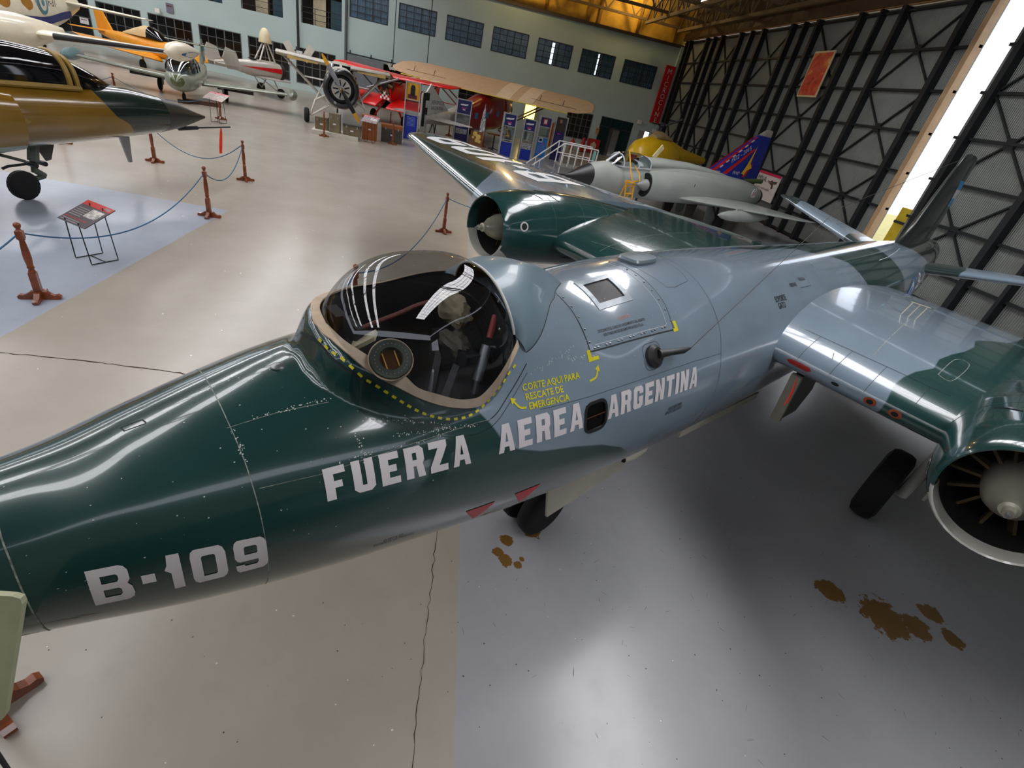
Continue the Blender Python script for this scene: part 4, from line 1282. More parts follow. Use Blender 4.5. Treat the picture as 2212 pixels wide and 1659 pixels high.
def wing_seam(pts, w, m, sg, par, h=.002):
    P = smooth_pts(pts, 8); V = []; F = []
    for i, p in enumerate(P):
        a = P[max(0, i - 1)]; c = P[min(len(P) - 1, i + 1)]; d = (c - a) / np.linalg.norm(c - a); nn = np.array([-d[1], d[0]]) * w / 2
        for e in (p + nn, p - nn): V.append(CB(e[0], sg * e[1], wing_top(*e) + h))
        if i: F.append((2 * i - 2, 2 * i, 2 * i + 1, 2 * i - 1))
    from_py('panel_seam', V, F, m, par)
M_lseam = mat('light_seam', (168, 176, 180), .5)
pw_, sw_ = wings
wing_seam([(5.35, .95), (5.35, 1.5), (5.35, 2.2)], .005, M_seam, 1, pw_)
wing_seam([(5.4, 1.55), (6.3, 1.5), (6.9, 1.47)], .006, M_chip, 1, pw_)
wing_seam([(5.2, 1.3), (5.1, 1.34)], .006, M_chip, 1, pw_)
wing_seam([(5.6, 2.03), (5.6, 2.14), (6.1, 2.16), (6.1, 2.05), (5.6, 2.03)], .006, M_chip, 1, pw_)
for qq in (1.1, 1.4, 1.7, 2.05): wing_seam([(4.99, qq), (5.05, qq), (5.35, qq)], .004, M_seam, 1, pw_)
wing_seam([(5.2, 1.85), (5.3, 1.3), (5.35, .95)], .003, M_chip, -1, sw_)
wing_seam([(5.1, 1.6), (6.0, 1.55), (7.0, 1.5)], .004, M_chip, -1, sw_)
# serial on the upper side of the starboard wing, read from behind
gl, W = glyphs('B-109', .24)
for x, w, loops in gl:
    V, F = flat_glyph(loops, x, W=w)
    def f2(u, v):
        q = 4.15 + u * 3.9; k = (q - 4.15) / 3.9
        s = (7.5 - .1 * k) - v * (1.25 - .2 * k)
        return CB(s, -q, wing_top(s, q) + .004)
    from_py('letter', [f2(v[0] / W, v[1]) for v in V], F, mat('bright_white_marking', (232, 232, 232), .4, var=.02), sw_, recalc=False)
# lights, red plate and holes of the port leading edge
def le_pt(q, ang, sc=1.0):
    r = 1.1 * .108 ** 2 * 5.6
    c = (4.98 + r, q, .215)
    return CB(c[0] - r * sc * math.cos(ang), c[1], c[2] + r * sc * math.sin(ang))
b = MB(); rg = []
for q in np.linspace(1.02, 1.26, 9):
    e = min(1, min(q - 1.02, 1.26 - q) / .04) ** .5 if 1.02 < q < 1.26 else .0
    rg.append([le_pt(q, a, 1.06) for a in np.linspace(.0 - .32 * e, .0 + .32 * e, 7)])
b.loft(rg, closed=False).build('red_plate', mat('red_oxide', (150, 28, 20), .5), pw_)
M_or = mat('orange_ring', (150, 66, 30), .5)
for q in (1.78, 1.98):
    for nm, r_, m, sc in (('ring_marking', .052, M_or, 1.06), ('landing_lamp', .028, M_dark, 1.09)):
        V = [le_pt(q, -.15, sc)] + [le_pt(q + r_ * math.cos(a), -.15 + r_ * math.sin(a) / .1, sc) for a in [2 * math.pi * k / 20 for k in range(20)]]
        from_py(nm, V, [(0, k + 1, (k + 1) % 20 + 1) for k in range(20)], m, pw_)
V = [le_pt(1.48, -.1, 1.07)] + [le_pt(1.48 + .035 * math.cos(a), -.1 + .02 * math.sin(a) / .1, 1.07) for a in [2 * math.pi * k / 16 for k in range(16)]]
from_py('duct_hole', V, [(0, k + 1, (k + 1) % 16 + 1) for k in range(16)], M_dark, pw_)
g = MB()
for k in range(3):
    s0, q0 = 6.95 + .02 * k, 1.36 + .07 * k; z0 = wing_top(s0, q0)
    g.tube([CB(s0, q0, z0), CB(s0 + .12, q0 + .02, z0 + .14)], .006, 6)
g.tube([CB(7.07, 1.36, wing_top(6.95, 1.36) + .14), CB(7.11, 1.55, wing_top(6.95, 1.36) + .14)], .006, 6)
g.build('wire_guard', mat('bare_wire', (176, 168, 150), .4, .5), pw_)

# ---------------- engine nacelles
M_nac = camo_mat('nacelle_skin', GREY, [('green', GREEN), ('pale', (200, 198, 186))], rough=.18, coat=.9, var=.09, scale=1.6, bump=.003)
NS = [4.17, 4.16, 4.2, 4.3, 4.5, 4.8, 5.3, 6.0, 7.0, 8.0, 9.0, 9.8, 10.3, 10.45]
NRR = [.375, .395, .415, .44, .47, .49, .51, .52, .505, .46, .40, .33, .26, .2]
NZ = [.28, .28, .28, .28, .28, .275, .255, .19, .08, -.01, -.09, -.15, -.18, -.19]
def nacelle(sg):
    q0 = 2.81 * sg
    n = 72; ss = np.unique(np.r_[4.16, 4.2, np.arange(4.25, 10.45, .08), 10.45])
    V = []; F = []; gr = []; pa = []
    for s in ss:
        r = interp(s, NS[1:], NRR[1:]); zc_ = interp(s, NS[1:], NZ[1:])
        for k in range(n):
            a = 2 * math.pi * k / n
            V.append(CB(s, q0 + sg * r * math.cos(a), zc_ + r * math.sin(a)))
            d = math.degrees(math.atan2(math.sin(a), math.cos(a)))      # 0 outboard, 90 top
            gr.append((7.9 + .7 * math.cos(a) - s) if True else 0)
            low = -32 - 30 * sstep((s - 4.2) / .25) + 14 * math.sin(s * 2.1)
            dd = d if d > -180 else d
            ang = -90 - dd if False else abs(dd + 90)                   # 0 = bottom
            pa.append((ang - (58 + 10 * math.sin(1.7 * s) - 30 * sstep((s - 4.1) / .4))) * -.01)
    for i in range(len(ss) - 1):
        for k in range(n): F.append((i * n + k, i * n + (k + 1) % n, (i + 1) * n + (k + 1) % n, (i + 1) * n + k))
    o = from_py('engine_nacelle', V, F, M_nac, bomber, angle=60)
    # recalc keeps the order of vertices
    set_attr(o, 'green', gr); set_attr(o, 'pale', pa)
    # inlet: rolled lip and dark duct
    def ring(s, r, zc_): return [CB(s, q0 + r * math.cos(a), zc_ + r * math.sin(a)) for a in [2 * math.pi * k / 48 for k in range(48)]]
    lip = MB().loft([ring(4.17, .402, .28), ring(4.15, .390, .28), ring(4.158, .378, .28), ring(4.3, .37, .28)], cap0=False, cap1=False).build('inlet_lip', M_nac, o)
    lz = np.array([v.co.z - ZA - .28 for v in lip.data.vertices]); set_attr(lip, 'green', np.ones(len(lz))); set_attr(lip, 'pale', -.12 - lz)
    MB().loft([ring(4.3, .37, .28), ring(4.6, .365, .28), ring(4.95, .36, .27)], cap0=False).build('inlet_duct', mat('duct_black', (34, 36, 34), .5), o)
    sp = MB().lathe([(.03, 4.04), (.034, 4.06), (.034, 4.10), (.055, 4.11), (.06, 4.16), (.12, 4.24), (.165, 4.36), (.185, 4.55), (.18, 4.94)], (0, -q0, .28 + ZA), 28, 'X').build('spinner', mat('bronze_spinner', (164, 158, 142), .3, .3), o)
    MB().lathe([(.012, 4.0), (.016, 4.05)], (0, -q0, .28 + ZA), 8, 'X').build('starter_dog', M_steel, sp)
    vb = None
    for k in range(14):
        a = 2 * math.pi * (k + .5) / 14
        c, s_ = math.cos(a), math.sin(a)
        MB().bar(CB(4.56, q0 + .17 * c, .28 + .17 * s_), CB(4.60, q0 + .365 * c, .275 + .365 * s_), .10, .02).build('inlet_vane', mat('vane_bronze', (92, 76, 50), .5, .2), o, smooth=False)
    MB().lathe([(.2, 10.44), (.2, 10.2)], (0, -q0, -.19 + ZA), 24, 'X').build('jet_pipe', M_dark, o)
    # strakes on the cowl
    for d0, s0, L in ((80, 4.62, .26), (84, 4.95, .22)) if sg < 0 else ((100, 4.62, .26),):
        P = [(s0 + L * k / 6) for k in range(7)]
        b = MB()
        b.tube([CB(s, q0 + sg * (interp(s, NS[1:], NRR[1:])) * math.cos(math.radians(d0 + 6 * i)), interp(s, NS[1:], NZ[1:]) + interp(s, NS[1:], NRR[1:]) * math.sin(math.radians(d0 + 6 * i))) for i, s in enumerate(P)], .006, 6)
        b.build('cowl_edge', M_seam, o)
    # white-ringed vent
    side = 180 if True else 0
    def nsurf(s, d, h=0):
        a = math.radians(d); r = interp(s, NS[1:], NRR[1:]) + h
        return CB(s, q0 + sg * r * math.cos(a), interp(s, NS[1:], NZ[1:]) + r * math.sin(a))
    for nm, r_, m, h in (('ring_marking', .062, M_mark, .003), ('vent_port', .042, M_dark, .005)):
        an = 162 if sg < 0 else 196
        V = [nsurf(4.44, an, h)] + [nsurf(4.44 + r_ * math.cos(a), an + math.degrees(r_ * math.sin(a) / .47), h) for a in [2 * math.pi * k / 20 for k in range(20)]]
        from_py(nm, V, [(0, k + 1, (k + 1) % 20 + 1) for k in range(20)], m, o)
    # cowl joints
    for s in (5.0, 5.6, 6.2):
        b = MB(); b.tube([nsurf(s, d, .0005) for d in range(20, 175, 6)], .0022, 4); b.build('panel_seam', mat('cowl_seam', (58, 92, 88), .6), o)
    for d in (75, 118):
        b = MB(); b.tube([nsurf(s, d, .0005) for s in np.arange(4.5, 7.2, .1)], .0022, 4); b.build('panel_seam', mat('cowl_seam', (58, 92, 88), .6), o)
    return o
for sg in (1, -1): nacelle(sg)
# ---------------- tail
M_tail = camo_mat('tail_skin', GREY, [('green', (40, 56, 54))], rough=.25, coat=.4, var=.1)
for sg in (1, -1):
    secs = [(.25, 12.2, .40, 2.0, .11), (3.1, 14.0, .84, 1.15, .10), (3.3, 14.15, .87, .95, .06), (3.38, 14.35, .88, .6, .02)]
    rg = wing_loft(secs, .1, 16, 0)
    b = MB().loft([[CB(s, sg * q, z) for s, q, z in r] for r in rg])
    o = b.build('tailplane', M_tail, bomber, angle=60)
    inv = np.array([(v.co.x, abs(v.co.y)) for v in o.data.vertices])
    gsd = sd_polys(inv, [[(11, -1), (11, .9), (13, 1.1), (14.0, .95), (15, 1.2), (15, -1)], [(13.8, 2.7), (14.5, 2.9), (16, 3.0), (16, 5), (13, 5)]])
    set_attr(o, 'green', gsd)
def fin():
    secs = [(.70, 11.6, 3.3, .06), (.80, 11.95, 2.9, .08), (.95, 12.25, 2.6, .09), (1.2, 12.5, 2.4, .09), (2.2, 13.05, 1.65, .09), (2.42, 13.2, 1.45, .07), (2.5, 13.35, 1.15, .04), (2.53, 13.6, .7, .015)]
    rg = []
    for z, le, ch, t in secs:
        rg.append([CB(le + x * ch, y * ch, z) for x, y in foil(16, t, 0)])
    o = MB().loft(rg).build('fin', mat('fin_black_green', (26, 34, 32), .35, coat=.3, bump=.05), bomber, angle=60)
    M_lb = mat('flag_blue', (70, 150, 200), .5)
    for k, m in enumerate((M_lb, M_mark, M_lb)):
        z0 = 1.55 + .17 * (2 - k)
        s0 = 13.7 + .0 * k
        sheet('flag_band', CB(s0 + .1, .068 - .012 * k * 0, z0), (1, .03, 0), (0, 0, 1), .62, .17, m, o)
    return o
fin()
# roundel and small flag stripes low on the rear fuselage
for nm, r_, m, h in (('roundel_marking', .26, mat('roundel_blue', (40, 120, 190), .4), .004), ('roundel_marking', .17, M_mark, .006), ('roundel_marking', .08, mat('roundel_blue', (40, 120, 190), .4), .008)):
    V = [fus(11.3, 8, h)] + [fus(11.3 + r_ * math.cos(a), 8 + math.degrees(r_ * math.sin(a) / .74), h) for a in [2 * math.pi * k / 28 for k in range(28)]]
    from_py(nm, V, [(0, k + 1, (k + 1) % 28 + 1) for k in range(28)], m, body)
small('B-109', 11.75, 6, .42, M_mark, 1.1)
# ---------------- undercarriage
def wheel(name, c, r, w, par, axis='Y'):
    o = MB().lathe([(r * .55, -w / 2), (r * .8, -w / 2), (r * .95, -w * .4), (r, -w * .2), (r, w * .2), (r * .95, w * .4), (r * .8, w / 2), (r * .55, w / 2)], c, 28, axis).build(name, M_rubber, par)
    MB().lathe([(.02, -w * .42), (r * .5, -w * .42), (r * .57, -w * .3), (r * .57, w * .3), (r * .5, w * .42), (.02, w * .42)], c, 20, axis).build('hub', M_steel, o)
    return o
for sg in (1, -1):
    wheel('main_wheel', CB(7.3, 2.2 * sg, -ZA + .5), .5, .3, bomber)
    MB().tube([CB(7.3, 2.42 * sg, -ZA + .5), CB(7.25, 2.5 * sg, -.1)], .07, 12).tube([CB(7.3, 2.2 * sg, -ZA + .5), CB(7.3, 2.46 * sg, -ZA + .5)], .05, 10).tube([CB(7.9, 2.45 * sg, -.2), CB(7.3, 2.46 * sg, -1.1)], .035, 8).build('main_strut', M_pale, bomber)
    o = MB().prism([(6.7, -.22), (7.9, -.22), (7.75, -1.25), (6.95, -1.25)], 0, .03, 'Y').build('gear_door', M_pale, bomber, smooth=False)
    o.location = (0, -(2.62 * sg), ZA)
for sg in (1, -1):
    wheel('nose_wheel', CB(3.1, .13 * sg, -ZA + .3), .3, .16, bomber)
MB().tube([CB(3.1, 0, -ZA + .3), CB(3.0, 0, -.8)], .055, 12).tube([CB(3.1, -.2, -ZA + .3), CB(3.1, .2, -ZA + .3)], .035, 8).build('nose_strut', M_pale, bomber)
M_door = mat('gear_door_cream', (186, 180, 162), .5)
def plate(name, P, t, m, par, n=(0, -1, 0)):
    V = [Vector(p) for p in P]; nn = Vector(n) * t; k = len(V)
    return from_py(name, V + [v + nn for v in V], [tuple(range(k))[::-1], tuple(range(k, 2 * k))] + [(i, (i + 1) % k, k + (i + 1) % k, k + i) for i in range(k)], m, par, smooth=False)
plate('nose_gear_door', [CB(2.62, .42, -.85), CB(4.05, .42, -.86), CB(3.78, .42, -1.18), CB(2.75, .42, -1.32)], .025, M_door, bomber)
plate('nose_gear_door', [CB(2.62, -.42, -.85), CB(4.05, -.42, -.86), CB(3.78, -.42, -1.18), CB(2.75, -.42, -1.32)], .025, M_door, bomber)
MB().tube([CB(3.72, .45, -1.0), CB(3.86, .47, -.98), CB(4.0, .47, -.95), CB(4.12, .45, -.9)], [.045, .055, .05, .02], 14).build('taxi_lamp', mat('lamp_cream', (206, 200, 180), .35), bomber)
MB().tube([CB(3.71, .45, -1.002), CB(3.725, .45, -1.0)], .038, 14).build('lamp_glass', M_dark, bomber)
MB().box(CB(5.5, .55, -.90), (1.9, .02, .10)).build('bomb_door_edge', M_door, bomber, smooth=False)
# pylon under the port wing root with its red streamer
plate('pylon', [CB(5.15, 1.10, .05), CB(5.75, 1.10, .05), CB(5.9, 1.10, -.28), CB(5.72, 1.10, -.52), CB(5.28, 1.10, -.50)], .08, mat('pylon_dark', (70, 68, 60), .6), bomber)
MB().bar(CB(5.14, 1.14, .06), CB(5.27, 1.14, -.52), .05, .1).build('pylon_edge', mat('pylon_edge', (146, 142, 126), .5), bomber)
pp = [CB(4.99, 1.18, .12), CB(4.97, 1.2, .04), CB(4.95, 1.22, -.06), CB(4.92, 1.23, -.17)]
V = []; F = []
for i, p in enumerate(pp):
    w = (.02, .045, .065, .075)[i]; V += [(p[0] - w, p[1], p[2]), (p[0] + w, p[1] + .01, p[2])]
    if i: F.append((2 * i - 2, 2 * i, 2 * i + 1, 2 * i - 1))
o = from_py('warning_streamer', V, F, mat('orange_red_streamer', (255, 62, 20), .7), None)
o.matrix_world = Matrix.Translation((-1.31052, 1.81708, 0)) @ Matrix.Rotation(AZ, 4, 'Z')
tag(o, 'orange-red warning streamer hanging from the near wing root of the bomber', 'streamer')
M_door = None
# ================================================================== the other aircraft
def L(s, q, z): return (s, -q, z)
def body_of(name, st, m, par, n=28, e=2.0, angle=50, step=None):
    """fuselage loft; st: (station, half width, bottom, top[, exponent])"""
    if step:
        xs = np.arange(st[0][0], st[-1][0], step).tolist() + [st[-1][0]]
        cols = list(zip(*[(tuple(r) + (e,))[:5] for r in st]))
        st = [tuple([x] + [hermite(cols[0], cols[k])(x) for k in range(1, 5)]) for x in xs]
    rings = []
    for r in st:
        s, w, zb, zt = r[:4]; ex = r[4] if len(r) > 4 else e
        c, h = (zb + zt) / 2, (zt - zb) / 2
        ring = []
        for k in range(n):
            t = 2 * math.pi * k / n; co, si = math.cos(t), math.sin(t)
            ring.append(L(s, w * math.copysign(abs(co) ** (2 / ex), co), c + h * math.copysign(abs(si) ** (2 / ex), si)))
        rings.append(ring)
    return MB().loft(rings).build(name, m, par, angle=angle)
def surf_of(name, secs, m, par, sg=1, n=12, camber=.0, step=.5, flat=False):
    rg = wing_loft(secs, step, n, camber)
    return MB().loft([[L(s, sg * q, z) for s, q, z in r] for r in rg]).build(name, m, par, angle=50)
def fin_of(name, secs, m, par, n=10, q=0.0):
    """secs: (z, leading edge, chord, thickness)"""
    return MB().loft([[L(le + x * ch, q + y * ch, z) for x, y in foil(n, t, 0)] for z, le, ch, t in secs]).build(name, m, par, angle=50)
def tyre(name, c, r, w, par, hubm=None):
    c = L(*c)
    o = MB().lathe([(r * .55, -w / 2), (r * .82, -w / 2), (r, -w * .25), (r, w * .25), (r * .82, w / 2), (r * .55, w / 2)], c, 20, 'Y').build(name, M_rubber, par)
    MB().lathe([(.01, -w * .44), (r * .5, -w * .44), (r * .57, -w * .3), (r * .57, w * .3), (r * .5, w * .44), (.01, w * .44)], c, 16, 'Y').build('hub', hubm or M_steel, o)
    return o
def tubes(name, segs, m, par, n=8):
    b = MB()
    for r, *pts in segs: b.tube([L(*p) for p in pts], r, n)
    return b.build(name, m, par)
def shell(name, st, m, par, half=True, n=24):
    """canopy: upper half of a loft; st: (s, half width, base z, top z)"""
    rings = []
    for s, w, zb, zt in st:
        rings.append([L(s, w * math.copysign(abs(math.cos(t)) ** .8, math.cos(t)), zb + (zt - zb) * math.sin(t) ** .8) for t in [math.pi * k / n for k in range(n + 1)]])
    return MB().loft(rings, closed=False).build(name, m, par, angle=60)
M_clear = glass('clear_canopy', (215, 220, 225), .10)
M_smoke = mat('black_canopy_glass', (10, 11, 16), .06, coat=.6, var=.02)

# ------------------------------------------------------------------ grey delta fighter
f1 = thing('delta_fighter', 'grey delta-wing jet fighter with black nose cone and blue painted tail dated 1972 - 2015', 'airplane', (3.45, 19.0, 0), math.radians(31))
M_fg = mat('fighter_grey', (166, 172, 164), .38, coat=.3, var=.08, scale=1.2)
fb = body_of('fuselage', [(1.55, .42, 1.16, 2.0), (2.3, .52, 1.0, 2.15), (3.2, .54, .93, 2.2), (4.4, .54, .9, 2.3), (5.5, .60, .85, 2.38), (7, .76, .85, 2.4), (9, .76, .82, 2.34), (11, .72, .8, 2.25), (12.6, .62, .82, 2.14), (13.6, .5, .95, 1.98), (13.9, .44, 1.02, 1.9)], M_fg, f1, 32, step=.25)
cone = body_of('radome', [(.42, .02, 1.48, 1.52), (.7, .13, 1.36, 1.62), (1.1, .29, 1.24, 1.82), (1.56, .425, 1.155, 2.005)], mat('radome_black', (38, 38, 38), .4), f1, 28)
tubes('pitot_probe', [(.03, (-.05, 0, 1.5), (.5, 0, 1.5)), (.018, (-.35, 0, 1.5), (-.05, 0, 1.5))], M_dsteel, cone)
body_of('jet_pipe', [(13.85, .44, 1.03, 1.89), (14.15, .40, 1.06, 1.85), (14.15, .36, 1.1, 1.81), (13.9, .34, 1.12, 1.79)], mat('burnt_metal', (60, 54, 50), .4, .7), f1)
body_of('spine', [(4.55, .42, 2.05, 2.5), (5.5, .40, 2.1, 2.56), (7.5, .34, 2.15, 2.55), (9.5, .24, 2.1, 2.42), (11.2, .1, 2.05, 2.26)], M_fg, f1, 20)
cp = shell('canopy', [(2.32, .06, 2.0, 2.06), (2.6, .30, 2.02, 2.26), (3.0, .42, 2.06, 2.50), (3.5, .46, 2.1, 2.60), (4.1, .45, 2.12, 2.60), (4.6, .42, 2.12, 2.50)], M_clear, f1)
M_fr = mat('canopy_frame_white', (196, 200, 204), .4)
for s, w, zb, zt in ((2.98, .425, 2.05, 2.505), (4.58, .425, 2.1, 2.51)):
    MB().tube([L(s, w * math.cos(t), zb + (zt - zb) * math.sin(t) ** .8) for t in [math.pi * k / 14 for k in range(15)]], .03, 6).build('canopy_bow', M_fr, cp)
MB().tube([L(2.32, .0, 2.07), L(2.6, .0, 2.28), L(2.98, .0, 2.52)], .05, 6).build('windscreen_bar', M_fr, cp)
for sg in (1, -1): MB().tube([L(2.35, .1 * sg, 2.05), L(3.0, .44 * sg, 2.08), L(4.6, .44 * sg, 2.12)], .025, 6).build('canopy_sill', M_fr, cp)
b = MB().box(L(3.9, 0, 2.1), (.14, .44, .7)).box(L(3.6, 0, 1.95), (.5, .44, .12)).build('ejection_seat', mat('seat_green', (52, 56, 46), .7), f1, smooth=False)
MB().box(L(3.82, 0, 2.42), (.12, .3, .2)).build('headrest', mat('seat_red', (140, 40, 30), .7), b, smooth=False)
MB().box(L(2.85, 0, 2.12), (.3, .5, .16)).build('instrument_panel', M_dark, f1, smooth=False)
for sg in (1, -1):
    io = body_of('air_intake', [(4.3, .36, 1.05, 2.05), (4.6, .40, 1.0, 2.1), (5.2, .44, .96, 2.18), (6.5, .42, .95, 2.2), (8.5, .30, .95, 2.15), (10.5, .12, 1.0, 2.0)], M_fg, f1, 24)
    io.location = (0, -.64 * sg, 0)
    MB().lathe([(.015, 3.75), (.10, 3.95), (.22, 4.2), (.24, 4.5)], L(0, .66 * sg, 1.55), 18, 'X').build('shock_cone', mat('cone_grey', (152, 154, 148), .4), f1)
    o = MB().lathe([(.47, 0), (.46, .01)], (0, 0, 0), 24, 'X').build('intake_mouth', M_dark, f1)
    o.scale = (1, .72, .98); o.location = (4.285, -.64 * sg, 1.55)
    surf_of('wing', [(.55, 5.5, 1.22, 7.2, .045), (3.9, 11.55, 1.28, 1.35, .045), (4.12, 12.2, 1.285, .65, .02)], M_fg, f1, sg, 14)
    tk = MB().lathe([(.01, 7.3), (.12, 7.6), (.2, 8.1), (.25, 8.8), (.25, 10.0), (.2, 10.6), (.1, 11.2), (.02, 11.6)], L(0, 2.45 * sg, .98), 20, 'X').build('drop_tank', M_fg, f1)
    MB().box(L(9.4, 2.45 * sg, 1.2), (1.6, .07, .2)).build('pylon', M_fg, tk, smooth=False)
    tyre('main_wheel', (9.15, 1.5 * sg, .36), .36, .2, f1)
    tubes('main_strut', [(.06, (9.15, 1.36 * sg, .36), (9.05, 1.25 * sg, 1.25)), (.04, (8.6, 1.2 * sg, 1.2), (9.1, 1.33 * sg, .6))], M_dsteel, f1)
    o = MB().prism([(8.55, 1.2), (9.45, 1.2), (9.4, .35), (9.1, .18), (8.75, .3)], 0, .03, 'Y').build('gear_door', M_fg, f1, smooth=False)
    o.location = (0, -1.02 * sg - .3 * (sg < 0), 0)
    o = MB().prism([(7.6, 1.0), (8.4, 1.0), (8.3, .25), (8.0, .1), (7.7, .3)], 0, .03, 'Y').build('gear_door', mat('door_inner', (70, 64, 58), .6), f1, smooth=False)
    o.location = (0, -.62 * sg, 0)
tyre('nose_wheel', (4.9, 0, .25), .25, .14, f1)
tubes('nose_strut', [(.05, (4.9, 0, .25), (4.8, 0, 1.0))], M_dsteel, f1)
fn = fin_of('fin', [(2.1, 8.6, 4.9, .05), (2.5, 9.3, 4.2, .05), (3.1, 10.3, 3.1, .05), (4.15, 12.0, 1.35, .05), (4.2, 12.1, 1.2, .05)], mat('fin_blue', (24, 44, 150), .35, coat=.3), f1, 12)
fin_of('fin_tip', [(4.2, 12.1, 1.2, .05), (4.45, 12.55, .72, .04), (4.5, 12.75, .4, .02)], mat('fin_tip_grey', (176, 164, 150), .5), fn)
def finq(s, z): return .06
def fin_patch(name, poly, m, lift_=0):
    q = .115 + lift_
    for sg in (1, -1):
        b = MB(); b.V = [L(s, sg * (q * (1 - .35 * (z - 2.1) / 2.2)), z) for s, z in poly]; b.F = [tuple(range(len(poly)))]
        b.build(name, m, fn, smooth=False)
M_fred = mat('fin_red', (208, 34, 36), .4); M_fye = mat('fin_yellow', (236, 186, 40), .4)
fin_patch('fin_stripe', [(9.2, 2.42), (9.55, 2.42), (12.0, 4.1), (11.92, 4.12)], M_fred)
fin_patch('fin_stripe', [(10.1, 2.3), (10.5, 2.3), (12.2, 3.55), (12.1, 3.62)], M_fred)
fin_patch('fin_stripe', [(11.9, 2.3), (12.15, 2.3), (12.5, 2.9), (12.4, 2.95)], M_fred)
for k in range(6):
    s0 = 9.75 + .36 * k; z0 = 2.58 + .252 * k
    fin_patch('fin_check', [(s0, z0), (s0 + .18, z0 + .12), (s0 + .30, z0 + .10), (s0 + .12, z0 - .02)], M_mark, .003)
fin_patch('fin_emblem', [(11.75, 2.45), (11.95, 2.75), (12.3, 3.75), (12.25, 2.95), (12.5, 2.75), (12.15, 2.62), (12.05, 2.4)], M_fye, .003)
Mf = frame(L(10.55, .12, 2.80), (.86, 0, .50), (-.50, 0, .86))
lettering('1972 - 2015', .30, Mf, M_mark, fn)
lettering('Mirage', .22, frame(L(11.0, .125, 2.36), (1, 0, .12), (-.12, 0, 1)), M_mark, fn)
fin_patch('fin_root_panel', [(8.9, 2.22), (9.9, 2.2), (9.95, 2.42), (9.3, 2.4)], mat('fin_tip_grey', (176, 164, 150), .5), .004)
tubes('parachute_tube', [(.11, (12.3, 0, 2.15), (13.9, 0, 2.2), (14.1, 0, 2.2))], mat('olive_tube', (92, 104, 62), .5), f1, 12)
Mf = frame(L(12.75, .60, 1.68), (1, .06, 0), (0, 0, 1))
for k in range(2):
    o = MB().tube([(.14 * math.cos(t) * .8, .2 * math.sin(t), 0) for t in [2 * math.pi * j / 16 for j in range(17)]], .025, 6)
    o.V = [tuple(Mf @ Vector((v[0] + .17 * k, v[1], v[2]))) for v in o.V]; o.build('number_emblem', M_mark, fb)
lettering('502', .22, Mf @ Matrix.Translation((-.05, -.08, .02)), M_fred, fb)
for s_, z_ in ((6.1, 1.7), (6.6, 1.72), (7.1, 1.7)):
    o = MB().box(L(s_, 1.0, z_), (.02, .02, .3)).build('access_panel_edge', M_dsteel, f1, smooth=False)
MB().bar(L(5.05, 0, 2.5), L(5.45, 0, 2.98), .05, .2).build('blade_aerial', mat('aerial_cream', (210, 196, 150), .5), f1)

# ------------------------------------------------------------------ brown and green fighter on the left
f2 = thing('camouflaged_fighter', 'brown and dark green camouflaged jet fighter with black nose cone, entering at the left edge', 'airplane', (-7.05, 15.75, 0), math.radians(251))
M_f2 = camo_mat('fighter_brown', (128, 94, 22), [('green', (22, 38, 34)), ('pale', (150, 156, 146))], rough=.22, coat=.6, var=.1)
ZB = -.22
f2b = body_of('fuselage', [(1.5, .40, 1.20, 2.0), (2.3, .52, 1.14, 2.14), (3.2, .60, 1.08, 2.2), (4.4, .66, 1.02, 2.28), (5.6, .70, 1.0, 2.32), (7, .74, .95, 2.34), (9, .74, .92, 2.3), (11, .70, .9, 2.2), (13, .58, .9, 2.05), (14, .44, 1.0, 1.9)], M_f2, f2, 56, step=.1)
P = np.array([tuple(v.co) for v in f2b.data.vertices])
set_attr(f2b, 'green', sd_polys(np.c_[P[:, 0], P[:, 2]], [[(0, 0), (2.5, .9), (2.55, 1.3), (2.75, 1.5), (3.05, 1.65), (3.2, 1.85), (3.3, 2.05), (3.25, 2.5), (0, 3)], [(7.5, 1.2), (9, 1.6), (10, 3), (7, 3)]]))
set_attr(f2b, 'pale', 1.27 - .03 * P[:, 0] - P[:, 2])
cone2 = body_of('radome', [(0, .02, 1.50, 1.56), (.4, .13, 1.40, 1.68), (.9, .27, 1.28, 1.86), (1.55, .405, 1.19, 2.005)], mat('radome_black', (38, 38, 38), .4), f2, 28)
tubes('pitot_probe', [(.05, (.9, 0, 1.26), (.3, 0, 1.27)), (.02, (.3, 0, 1.27), (-.9, 0, 1.27))], M_dsteel, cone2)
cp2 = shell('canopy', [(2.55, .05, 2.02, 2.16), (3.0, .30, 2.08, 2.38), (3.55, .40, 2.14, 2.62), (3.9, .44, 2.16, 2.72), (4.6, .47, 2.18, 2.80), (5.3, .47, 2.2, 2.80), (6.0, .42, 2.2, 2.70)], M_smoke, f2)
M_gold = mat('canopy_frame_ochre', (142, 112, 44), .45)
for s, w, zb, zt in ((3.62, .41, 2.12, 2.64), (3.78, .43, 2.12, 2.69)):
    MB().tube([L(s, w * math.copysign(abs(math.cos(t)) ** .8, math.cos(t)), zb + (zt - zb) * math.sin(t) ** .8) for t in [math.pi * k / 16 for k in range(17)]], .06, 6).build('canopy_bow', M_gold, cp2)
for sg in (1, -1): MB().tube([L(3.6, .45 * sg, 2.13), L(4.6, .5 * sg, 2.16), L(6, .46 * sg, 2.18)], .05, 6).build('canopy_sill', M_gold, cp2)
body_of('spine', [(5.6, .42, 2.0, 2.66), (6.5, .36, 2.1, 2.6), (9, .24, 2.0, 2.4), (11, .1, 2.0, 2.2)], M_gold, f2, 18)
fin_of('fin', [(2.0, 8.8, 4.8, .05), (3.1, 10.5, 3.0, .05), (4.3, 12.2, 1.2, .05)], M_gold, f2)
